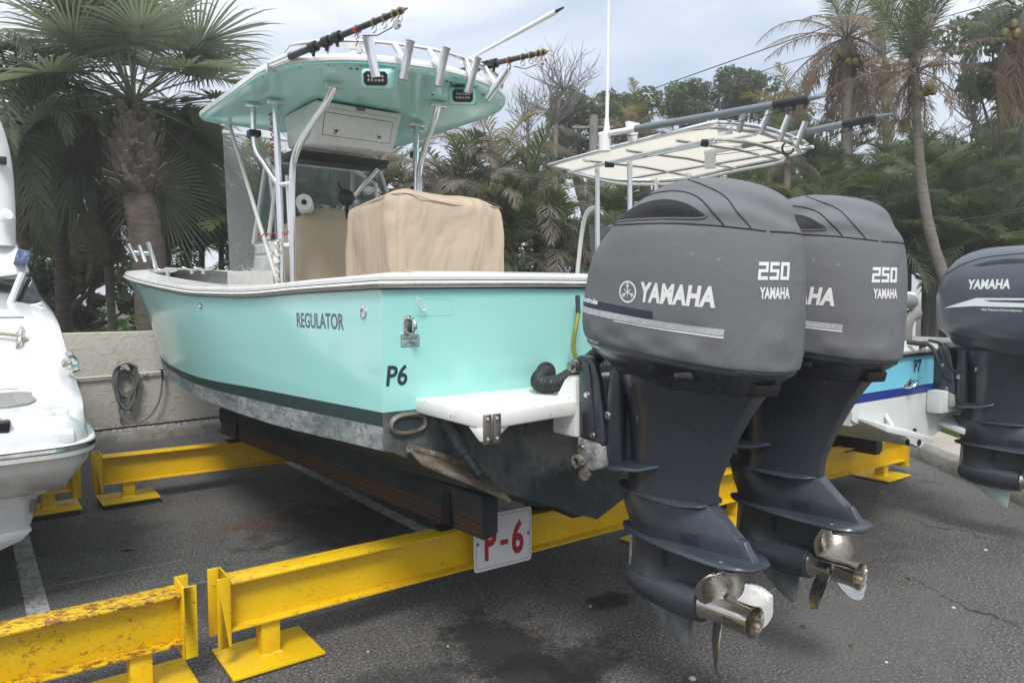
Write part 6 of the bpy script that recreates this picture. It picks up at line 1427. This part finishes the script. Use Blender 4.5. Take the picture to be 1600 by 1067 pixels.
boot = mesh_of(bm_, 'leaf_base', [M['boots']]); boot.polygons.foreach_set('use_smooth', [False] * len(boot.polygons))
rnd = random.Random(3)
for i in range(295):
    k = i / 295; c = neck.lerp(topc, k * .98 - .02) - base; a = i * 2.39996; r = .175 + .125 * math.sin(math.pi * min(1, k * .9 + .12))
    place('leaf_base', boot, t, c + Vector((math.cos(a) * r, math.sin(a) * r, 0)), a + rnd.uniform(-.2, .2), rnd.uniform(-.55, .45) - .35 * k, rnd.uniform(-.6, .6), rnd.uniform(.6, 1.5))
crown(t, topc - base + Vector((0, 0, .12)), [('fan', 0, 8, .2), ('fan', 1, 14, .2), ('fan', 2, 18, .2), ('fan', 3, 24, .2), ('fan', 4, 16, .15), ('fan', 5, 4, .15)], 11, 1.08, keep=lambda lev, g: lev < 2 or math.cos(g - math.atan2(-base.y, -base.x)) < (.55, .15, -.05, -.2)[lev - 2])

# --- palms and trees at the far left
palm('queen_palm', 'drooping dark feather palm at the left edge above the white boat', ground_at(28, 10.4, .03), at(28, 150, 10.4), .13, .10, 'trunk', [('droopy', 0, 4, .2), ('droopy', 1, 8, .2), ('droopy', 2, 9, .2), ('droopy', 3, 7, .2)], 21, sc=1.12)
palm('queen_palm', 'second drooping feather palm between the white boat and the stout fan palm', ground_at(95, 11.6, .03), at(95, 262, 11.6), .12, .09, 'trunk', [('droopy', 1, 5, .2), ('droopy', 2, 8, .2), ('droopy', 3, 8, .2), ('greydead', 3, 2, .2)], 22, sc=.95)
palm('thin_palm', 'thin grey palm trunk with hanging brown fronds left of the stout fan palm', ground_at(178, 12.2, .03), at(160, 290, 12.2), .075, .06, 'gtrunk', [('brown', 1, 4, .2), ('brown', 2, 7, .2), ('brown', 3, 8, .1), ('droopy', 2, 3, .2)], 23, sc=.62)
for i, (px, py, w, s, k) in enumerate(((262, 395, 12.4, .85, 'areca_dark'), (315, 388, 13.0, .95, 'areca_dark'), (362, 385, 12.2, .95, 'areca'), (290, 300, 15.0, 1.0, 'areca_dark'), (345, 335, 14.2, .95, 'areca_dark'), (412, 420, 12.6, .8, 'areca_dark'))):
    palm('feather_palm', ('low feather palm right beside the stout fan palm trunk', 'low feather palm midway between the fan palm and the clear curtain', 'bright green feather palm beside the clear curtain', 'taller feather palm behind the street lamp', 'taller feather palm near the port edge of the hardtop', 'feather palm seen through the clear curtain')[i], ground_at(px, w, .03), at(px, py, w), .06, .05, 'gtrunk', [(k, 0, 3, .2), (k, 1, 5, .2), (k, 2, 6, .2), (k, 3, 6, .2)], 30 + i, 'feather palms behind the bow', s)

def leafcloud(mb, centers, n, size, seed, flat=.7):
    rs = np.random.RandomState(seed); cs = np.array([(c[0], c[1], c[2]) for c in centers]); rad = np.array([c[3] for c in centers]); wts = rad ** 2; wts = wts / wts.sum()
    idx = rs.choice(len(cs), n, p=wts); d = rs.normal(size=(n, 3)); d /= np.linalg.norm(d, axis=1)[:, None]
    r = (.55 + .5 * rs.rand(n) ** .6); p = cs[idx] + d * (rad[idx] * r)[:, None] * np.array([1, 1, flat])
    nrm = d * .5 + rs.normal(size=(n, 3)) * .6 + np.array([0, 0, .45]); nrm /= np.linalg.norm(nrm, axis=1)[:, None]
    a = rs.normal(size=(n, 3)); u = np.cross(nrm, a); u /= np.linalg.norm(u, axis=1)[:, None]; v = np.cross(nrm, u)
    s = size * (.6 + .8 * rs.rand(n))[:, None]; q = np.stack([p - u * s, p - v * s * .45, p + u * s, p + v * s * .45], 1).reshape(-1, 3)
    o = len(mb.v); mb.v += [tuple(x) for x in q]; mb.f += [(o + 4 * i, o + 4 * i + 1, o + 4 * i + 2, o + 4 * i + 3) for i in range(n)]; mb.mi += [0] * n
def tree(label, base, crownc, rad, n, size, seed, mat='leaf', group=None, r=.16, name='broadleaf_tree', cat='tree', nclump=16, spread=(1, 1, .75)):
    base = Vector(base); cc = Vector(crownc); t = thing(name, label, cat, base, group); rnd = random.Random(seed)
    cl = []
    for i in range(nclump):
        d = Vector((rnd.gauss(0, 1), rnd.gauss(0, 1), rnd.gauss(0, 1))).normalized() * rad * rnd.uniform(.35, .85)
        cl.append((cc.x + d.x * spread[0], cc.y + d.y * spread[1], cc.z + d.z * spread[2], rad * rnd.uniform(.22, .42)))
    b = MB(); fork = base.lerp(cc, .55); b.tube([base, base.lerp(fork, .5) + Vector((rnd.uniform(-.1, .1), rnd.uniform(-.1, .1), 0)), fork], [r, r * .8, r * .65], 9)
    for c in cl[:9]: b.tube([fork, fork.lerp(Vector(c[:3]), .55) + Vector((0, 0, -.1)), Vector(c[:3])], [r * .5, r * .28, r * .08], 6)
    b.build('trunk', M['bark'], t, smooth=60)
    b = MB(); leafcloud(b, cl, n, size, seed); o = b.build('crown', M[mat], t, smooth=180); return t

tree('dark round leafed tree behind the palms at the left above the stucco wall', ground_at(95, 15), at(105, 405, 15), 1.25, 5200, .085, 41, nclump=18)
for i, (px, w) in enumerate(((112, 19), (150, 18.5), (186, 19), (222, 18.6))):
    tree(('leftmost light green hedge shrub seen over the stucco wall', 'light green hedge shrub just left of the thin grey palm trunk', 'light green hedge shrub just right of the thin grey palm trunk', 'light green hedge shrub touching the stout fan palm trunk over the wall')[i], ground_at(px, w), at(px, 508, w) , .62, 1500, .06, 45 + i, 'leaf_light', 'hedge shrubs beyond the wall', .05, 'hedge_shrub', 'shrub', 10)
tree('low dark shrub between the white boat and the thin palm just above the wall', ground_at(130, 16), at(132, 462, 16), .8, 3200, .07, 52, spread=(1.5, 1, .8), name='shrub', cat='shrub')
tree('low dark shrub beside the stout fan palm trunk just above the wall', ground_at(285, 15), at(280, 452, 15), .8, 3200, .07, 53, spread=(1.6, 1, .9), name='shrub', cat='shrub')
tree('tall dark tree filling the gap left of the thin palm', ground_at(60, 17.5), at(48, 330, 17.5), 1.6, 5200, .10, 51, nclump=18)

# --- mixed dead and green palms behind the hardtop and the seat cover
for i, (px, py, w, lay, s) in enumerate((
        (700, 300, 13.4, [('greydead', 0, 3, .2), ('greydead', 1, 8, .2), ('greydead', 2, 9, .2), ('greydead', 3, 6, .2), ('areca_dark', 1, 3, .2)], .98),
        (775, 275, 13.8, [('greydead', 0, 4, .2), ('greydead', 1, 7, .2), ('yellow', 0, 2, .2), ('greydead', 2, 8, .2), ('greydead', 3, 5, .2)], 1.0),
        (745, 345, 13.0, [('areca_dark', 0, 4, .2), ('greydead', 1, 7, .2), ('areca_dark', 2, 5, .2), ('greydead', 2, 6, .2)], .95),
        (838, 335, 13.3, [('areca', 0, 3, .2), ('greydead', 1, 7, .2), ('greydead', 2, 7, .2), ('brown', 1, 4, .2)], .90),
        (805, 395, 12.8, [('areca', 0, 4, .2), ('areca', 1, 6, .2), ('areca_dark', 2, 6, .2), ('greydead', 3, 4, .2)], .95),
        (860, 405, 13.0, [('areca_dark', 0, 4, .2), ('areca', 1, 6, .2), ('greydead', 2, 4, .2), ('areca_dark', 3, 5, .2)], .85),
        (650, 330, 14.2, [('greydead', 0, 4, .2), ('areca_dark', 1, 6, .2), ('greydead', 2, 6, .2), ('areca_dark', 3, 5, .2)], 1.0),
        (600, 300, 15.0, [('areca_dark', 0, 4, .2), ('areca_dark', 1, 6, .2), ('greydead', 2, 5, .2)], 1.0),
        (520, 320, 14.4, [('areca_dark', 0, 4, .2), ('areca_dark', 1, 7, .2), ('areca_dark', 2, 6, .2), ('areca_dark', 3, 5, .2)], 1.0),
        (455, 330, 14.0, [('areca_dark', 0, 4, .2), ('areca', 1, 6, .2), ('areca_dark', 2, 6, .2), ('areca_dark', 3, 5, .2)], 1.0),
        (760, 430, 12.7, [('areca', 0, 4, .2), ('areca_dark', 1, 6, .2), ('areca_dark', 2, 6, .2)], .8),
        (905, 420, 14.2, [('greydead', 1, 4, .2), ('areca_dark', 0, 4, .2), ('areca_dark', 2, 5, .2)], .85))):
    palm('feather_palm', 'frost bitten feather palm with grey dead fronds behind the teal boat', ground_at(px, w, .03), at(px, py, w), .07, .05, 'gtrunk', lay, 60 + i, 'half dead feather palms behind the teal boat', s)
tree('dark shrub thicket behind the half dead palms', ground_at(740, 15.4), at(740, 430, 15.4), 1.3, 4200, .085, 71, spread=(1.6, 1, .8))
tree('dark shrub thicket behind the clear curtain and windshield', ground_at(520, 16), at(500, 400, 16), 1.5, 4200, .09, 72, spread=(1.6, 1, .8))
tree('dark shrub thicket behind the canvas top posts', ground_at(900, 17.5), at(895, 400, 17.5), 1.4, 3400, .085, 73, spread=(1.5, 1, .9))

# --- broadleaf trees on the skyline
for i, (px, py, w, rad, n, lab) in enumerate((
        (915, 185, 24, 1.5, 5200, 'leafy tree on the skyline just left of the white whip antenna'),
        (850, 265, 23, 1.2, 2600, 'lower leafy tree beyond the corner of the teal hardtop'),
        (968, 172, 25, 1.3, 4600, 'leafy tree on the skyline just right of the whip antenna'),
        (1075, 165, 27, 1.35, 5200, 'round crowned leafy tree above the middle of the canvas top'),
        (1155, 150, 27, 1.5, 5600, 'tallest round crowned leafy tree above the rod holders of the canvas top'),
        (1015, 240, 25, 1.2, 2600, 'dark leafy tree low behind the canvas top'),
        (1225, 190, 26, 1.3, 3000, 'leafy tree left of the coconut palms'),
        (1110, 240, 26, 1.6, 3400, 'wide dark leafy tree just over the canvas top'))):
    tree(lab, ground_at(px, w), at(px, py, w), rad, n, .080, 80 + i, r=.18)
tree('big dark leafed tree in the top right corner', ground_at(1580, 16), at(1585, 75, 16), 1.55, 4600, .085, 91, nclump=20)
tree('dark leafy tree behind the leaning coconut palm', ground_at(1560, 19), at(1600, 190, 19), 1.3, 3200, .095, 92)
def bare_tree(label, base, pts, seed, spread=.8, n=60):
    base = Vector(base); t = thing('bare_tree', label, 'tree', base); rnd = random.Random(seed); b = MB(); P = smoothpath([base] + [Vector(p) for p in pts], 6); b.tube(P, [.09 * (1 - i / len(P)) + .015 for i in range(len(P))], 7); b.build('trunk', M['twig'], t)
    b = MB()
    for i in range(n):
        s = P[int(len(P) * rnd.uniform(.45, .98))]; d = Vector((rnd.gauss(0, .7), rnd.gauss(0, .7), rnd.uniform(.2, 1.1))).normalized(); q = [s]
        for j in range(5): q.append(q[-1] + d * spread * .28); d = (d + Vector((rnd.gauss(0, .3), rnd.gauss(0, .3), .1))).normalized()
        b.tube(q, [.018, .014, .011, .008, .006, .004], 4)
        for j in (2, 3, 4):
            e = (d + Vector((rnd.gauss(0, .8), rnd.gauss(0, .8), rnd.gauss(.2, .4)))).normalized(); b.tube([q[j], q[j] + e * spread * .3, q[j] + e * spread * .5 + Vector((0, 0, .1))], [.009, .006, .003], 4)
    b.build('branches', M['twig'], t); return t
bare_tree('leafless grey tree on the skyline right of the teal hardtop', ground_at(875, 22), [at(868, 260, 22), at(872, 175, 22), at(880, 135, 22)], 1, 1.0, 70)
bare_tree('small leafless tree showing just past the corner of the teal hardtop', ground_at(822, 21), [at(826, 250, 21), at(822, 185, 21)], 2, .7, 50)
bare_tree('leafless twiggy tree at the right behind the leaning coconut palm', ground_at(1540, 18), [at(1530, 260, 18), at(1515, 160, 18)], 3, 1.0, 70)

# --- coconut and queen palms
palm('queen_palm', 'orange brown feather palm on the skyline right of the whip antenna', ground_at(985, 21), at(985, 205, 21), .12, .10, 'gtrunk', [('yellow', 0, 4, .2), ('brown', 0, 7, .2), ('brown', 1, 8, .2), ('greydead', 1, 4, .2)], 101, sc=.72)
palm('queen_palm', 'brownish feather palm between the skyline trees and the coconut palms', ground_at(1238, 20), at(1238, 175, 20), .12, .10, 'gtrunk', [('yellow', 0, 5, .2), ('yellow', 1, 5, .2), ('brown', 0, 6, .2), ('brown', 1, 5, .2)], 102, sc=.75)
palm('thin_palm', 'slim bare palm trunk just below the tips of the rod holders', ground_at(1235, 13.6), at(1230, 238, 13.6), .07, .055, 'gtrunk', [('brown', 1, 3, .2), ('areca', 1, 4, .2)], 103, sc=.5)
palm('coconut_palm', 'upright coconut palm with a skirt of dead brown fronds', ground_at(1330, 15.5), at(1322, 62, 15.5), .14, .11, 'gtrunk', [('coco', 0, 4, .2), ('brown', 0, 9, .25), ('greydead', 1, 5, .2), ('brown', 1, 7, .2), ('brown', 2, 14, .15), ('brown', 3, 18, .1)], 104, sc=.92, keep=.35)
palm('coconut_palm', 'leaning coconut palm with one upright green spear of fronds', ground_at(1560, 11.5), at(1428, 108, 11.5), .105, .055, 'gtrunk', [('coco', 0, 10, .22), ('brown', 0, 7, .2), ('greydead', 0, 4, .2), ('brown', 1, 6, .2), ('brown', 2, 6, .2), ('brown', 3, 8, .15)], 105, sc=.58, bend=(-.30, .22, 0), rings=24, keep=.2)
palm('coconut_palm', 'slim coconut palm with shredded brown fronds between the two nearer ones', ground_at(1388, 19), at(1384, 105, 19), .10, .08, 'gtrunk', [('brown', 0, 7, .2), ('brown', 1, 7, .2), ('brown', 2, 9, .2), ('coco', 0, 3, .2)], 106, sc=.85)
palm('coconut_palm', 'coconut palm at the top right with long dark hanging fronds', ground_at(1640, 11.8), at(1598, 18, 11.8), .15, .12, 'gtrunk', [('droopy', 1, 3, .2), ('droopy', 2, 4, .2), ('brown', 2, 4, .2), ('droopy', 3, 5, .1), ('brown', 3, 3, .2)], 107, sc=.9)
m = simple('coconut_husk', (.20, .16, .05), .6, 0, .4, 9); 
def nuts(tname, center, w, n, seed, label):
    rnd = random.Random(seed); t = [o for o in COL.objects if o.get('label') == label][0]; me = None
    for i in range(n):
        c = center + Vector((rnd.uniform(-.22, .22), rnd.uniform(-.22, .22), rnd.uniform(-.28, .02)))
        if me is None: q = MB(); q.lathe([(.01, -.13), (.07, -.10), (.10, -.02), (.095, .05), (.05, .11), (.01, .125)], (0, 0, 0), (0, 0, 1), 10); o = q.build('coconut', m); o.parent = t; me = o.data
        else: o = bpy.data.objects.new('coconut', me); COL.objects.link(o); o.parent = t
        o.location = c - t.location; o.scale = (.68, .68, .68); o.rotation_euler = (rnd.uniform(-.5, .5), rnd.uniform(-.5, .5), 0)
nuts('a', at(1322, 85, 15.4), 0, 9, 1, 'upright coconut palm with a skirt of dead brown fronds'); nuts('b', at(1440, 128, 11.35), 0, 6, 2, 'leaning coconut palm with one upright green spear of fronds'); nuts('c', at(1596, 38, 11.6), 0, 7, 3, 'coconut palm at the top right with long dark hanging fronds')

# --- areca hedge on the right
rnd = random.Random(5); k = 0
hedge = []
for row, (w0, y0, n, x0, x1) in enumerate(((15.8, 285, 9, 1180, 1640), (14.6, 335, 9, 1150, 1640), (13.4, 375, 8, 1240, 1640), (12.6, 420, 7, 1270, 1640))):
    for i in range(n):
        px = x0 + (x1 - x0) * (i + .5 + rnd.uniform(-.25, .25)) / n; hedge.append((px, y0 + rnd.uniform(-26, 22), w0 + rnd.uniform(-.4, .4)))
for i, (px, py, w) in enumerate(hedge):
    kind = 'areca' if rnd.random() < .6 else 'areca_dark'
    palm('areca_palm', 'bushy green areca palm in the hedge behind the boats on the right', ground_at(px, w, .1), at(px, py, w), .045, .035, 'gtrunk', [(kind, 0, 3, .25), (kind, 1, 4, .25), (kind, 2, 5, .25), ('areca_dark', 3, 4, .25)], 200 + i, 'areca palms of the right-hand hedge', rnd.uniform(.72, .95), cat='palm')
for i, px in enumerate((960, 1060, 1160)):
    palm('areca_palm', 'bushy green areca palm in the hedge behind the boats on the right', ground_at(px, 16, .1), at(px, 340, 16), .045, .035, 'gtrunk', [('areca', 0, 3, .25), ('areca_dark', 1, 5, .25), ('areca', 2, 5, .25), ('areca_dark', 3, 5, .25)], 240 + i, 'areca palms of the right-hand hedge', .9, cat='palm')
for i, (px, w, py) in enumerate(((1010, 18, 395), (1130, 18, 385), (1250, 18, 375), (1370, 17.5, 370), (1480, 17, 365), (1590, 16.5, 360))):
    tree('dark green shrub mass filling the back of the palm hedge on the right', ground_at(px, w), at(px, py, w), 1.45, 3000, .09, 110 + i, group='shrubs backing the palm hedge', spread=(1.3, 1, .95), name='shrub', cat='shrub')

# ------------------------------------------------------------------ poles, lamp and wires
M['pole'] = simple('weathered_pole', (.23, .21, .185), .9, 0, .3, 6, .4, 20)
b = MB(); p0 = ground_at(926, 20); b.tube([p0, Vector((p0.x, p0.y, at(926, 185, 20).z))], [.15, .11], 12); t = b.build('utility_pole', M['pole']); recenter(t); tag(t, 'grey utility pole rising behind the half dead palms', 'utility pole')
p = at(926, 200, 20); b = MB(); b.tube([p + CRT * -.55, p + CRT * .55], .045, 6); b.build('crossarm', M['pole'], t)
b = MB(); b.lathe([(.05, 0), (.05, .02)], ground_at(297, 19), (0, 0, 1), 8); p0 = ground_at(297, 19); z1 = at(297, 305, 19).z; b.tube([p0, Vector((p0.x, p0.y, z1))], [.08, .05], 10); t = b.build('street_lamp', M['pole']); recenter(t); tag(t, 'grey street lamp with a long flat head beside the stout fan palm', 'street lamp')
b = MB(); b.tube(smoothpath([at(297, 308, 19), at(288, 305, 19), at(268, 303, 19)], 4), .035, 8); b.build('arm', M['pole'], t)
b = MB(); b.tube([at(272, 303, 19), at(265, 303, 19), at(250, 300, 19), at(240, 298, 19)], [.05, .09, .085, .03], 10); b.build('lamp_head', simple('lamp_head_grey', (.55, .57, .58), .4), t)
M['wire'] = simple('black_wire', (.03, .03, .032), .6)
for lab, pts, r in (('upper thin power line crossing the sky to the coconut palms', [(700, 262, 24), (875, 192, 24), (1080, 118, 23), (1280, 47, 22), (1480, -28, 20)], .017),
                    ('middle thin power line crossing behind the outrigger poles', [(700, 300, 24), (900, 232, 24), (1120, 137, 23), (1300, 78, 22), (1600, -8, 18)], .012),
                    ('lower thin power line crossing in front of the coconut palms', [(720, 330, 23), (1000, 240, 22), (1300, 112, 19), (1600, 26, 14.0)], .010),
                    ('black cable sagging low across the palm hedge on the right', [(1300, 362, 13.6), (1450, 349, 12.4), (1600, 332, 11.2), (1750, 312, 10.2)], .014)):
    b = MB(); b.tube(smoothpath([at(*q) for q in pts], 6), r, 5); o = b.build('power_line', M['wire']); recenter(o); tag(o, lab, 'power line')

# ------------------------------------------------------------------ hose and pipe on the wall, small litter
m = simple('white_pvc_pipe', (.60, .59, .56), .45, 0, .1, 9)
WY = 9.66
b = MB(); b.tube([(.75, WY, .655), (1.5, WY, .675), (2.4, WY, .70)], .014, 10); t = b.build('water_pipe', m); recenter(t); tag(t, 'white water pipe running along the stucco wall', 'pipe')
for x in (1.0, 1.72, 2.2):
    q = MB(); z = .655 + (x - .75) * .027; q.box(x - .02, x + .02, WY - .02, WY + .04, z - .022, z + .022); q.build('pipe_clip', m, t, bevel=.004)
q = MB(); q.tube([(1.90, WY - .01, .68), (1.90, WY - .06, .68)], .016, 8); q.tube([(1.87, WY - .05, .715), (1.93, WY - .05, .715)], .009, 6); q.tube([(1.90, WY - .05, .715), (1.90, WY - .05, .60)], .013, 8); q.build('tap', M['black'], t)
m = simple('grey_garden_hose', (.14, .145, .15), .6, 0, .25, 14)
pts = []; rnd = random.Random(9); N_l = 9
for k in range(N_l * 16):
    a = 2 * math.pi * k / 16; L_ = k / (N_l * 16); rx = .115 + .018 * math.sin(k * .37); top_, bot_ = .83 - .01 * math.sin(k * .21), .36 + .10 * math.sin(k * .17 + 1)
    zc, rz = (top_ + bot_) / 2, (top_ - bot_) / 2; x = 1.50 + math.sin(a) * rx * (1 - .45 * max(0, -math.cos(a)) * (.4 + .6 * math.sin(k * .11) ** 2)); z = zc + math.cos(a) * rz
    pts.append((x, WY - .05 - .03 * math.sin(k * .29), z))
pts += [(1.58, WY - .09, .60), (1.585, WY - .09, .42), (1.57, WY - .09, .33)]
b = MB(); b.tube(smoothpath(pts, 3), .0115, 7)
b.tube(smoothpath([(1.42, WY - .05, .45), (1.43, WY - .05, .22), (1.50, WY - .05, .10), (1.57, WY - .05, .16), (1.52, WY - .05, .30), (1.44, WY - .06, .20), (1.46, WY - .05, .09), (1.60, WY - .05, .10), (1.75, WY - .05, .17), (1.86, WY - .05, .36), (1.90, WY - .05, .60)], 8), .0115, 7)
t = b.build('garden_hose', m); recenter(t); tag(t, 'grey garden hose coiled on a hanger on the stucco wall', 'hose')
q = MB(); q.tube(smoothpath([(1.38, WY - .03, .68), (1.40, WY - .09, .78), (1.50, WY - .11, .83), (1.60, WY - .09, .78), (1.62, WY - .03, .68)], 6), .018, 8); q.box(1.40, 1.60, WY - .04, WY + .03, .70, .74); q.tube([(1.45, WY - .1, .80), (1.53, WY - .12, .74)], .02, 8)
o = q.build('hose_hanger', simple('hose_hanger_grey', (.30, .31, .31), .6)); recenter(o); tag(o, 'grey hose hanger bracket on the stucco wall', 'hanger')
b = MB(); b.tube([(.9, 9.30, .098), (1.6, 9.40, .098), (2.4, 9.48, .10), (3.2, 9.5, .10)], .012, 6); o = b.build('irrigation_line', M['rubber']); recenter(o); tag(o, 'black irrigation line lying along the gravel strip', 'hose')
litter = []
rnd = random.Random(12); lm = [simple('dry_leaf', (.17, .10, .05), .8), simple('pale_pebble', (.55, .52, .46), .8)]
def leaf_bit(x, y, r, mi, label):
    b = MB(); a = rnd.uniform(0, 6)
    if mi == 0: b.add([(x + math.cos(a) * r, y + math.sin(a) * r, .006), (x + math.cos(a + 1.5) * r * .45, y + math.sin(a + 1.5) * r * .45, .02), (x - math.cos(a) * r, y - math.sin(a) * r, .007), (x - math.cos(a + 1.5) * r * .45, y - math.sin(a + 1.5) * r * .45, .016)], [(0, 1, 2), (0, 2, 3)])
    else: b.lathe([(r * .6, 0), (r, r * .35), (r * .7, r * .8), (r * .1, r)], (x, y, 0), (0, 0, 1), 7)
    o = b.build('dry_leaf' if mi == 0 else 'pebble', lm[mi]); recenter(o); tag(o, label, 'leaf' if mi == 0 else 'pebble', 'dry leaves on the asphalt' if mi == 0 else 'pale pebbles on the asphalt')
for px, py, r in ((200, 540 + 640 - 320, .05), (838, 985, .03), (845, 990, .03), (410, 735, .04), (862, 915, .02), (850, 905, .025), (520, 905, .02), (1255, 980, .02), (1420, 905, .025), (1330, 1010, .02), (100, 905, .03), (560, 760, .03)):
    g = (at(px, py, 1) - Vector((0, 0, EYE))); g = Vector((0, 0, EYE)) + g * (EYE / -g.z); leaf_bit(g.x, g.y, r, 0, 'small curled dry leaf lying on the asphalt')
for px, py, r in ((922, 948, .008), (1082, 1062, .016), (575, 1018, .006), (1490, 950, .01), (1540, 860, .012), (700, 1010, .006), (1385, 1035, .008)):
    g = (at(px, py, 1) - Vector((0, 0, EYE))); g = Vector((0, 0, EYE)) + g * (EYE / -g.z); leaf_bit(g.x, g.y, r, 1, 'small pale pebble lying on the asphalt')

# ------------------------------------------------------------------ haze volume added as a lens veil: lifts dark foliage, pales far trees
hz_ = bpy.data.materials.new('haze'); hz_.use_nodes = True; ht = hz_.node_tree; ht.nodes.clear()
pv = ht.nodes.new('ShaderNodeVolumePrincipled'); pv.inputs['Density'].default_value = .0034; pv.inputs['Color'].default_value = (.95, .95, .945, 1); pv.inputs['Anisotropy'].default_value = .2
ho = ht.nodes.new('ShaderNodeOutputMaterial'); ht.links.new(pv.outputs[0], ho.inputs['Volume'])
b = MB(); b.box(-420, 420, -420, 420, -1.0, 9.0); h_ = b.build('haze', hz_); h_['kind'] = 'stuff'
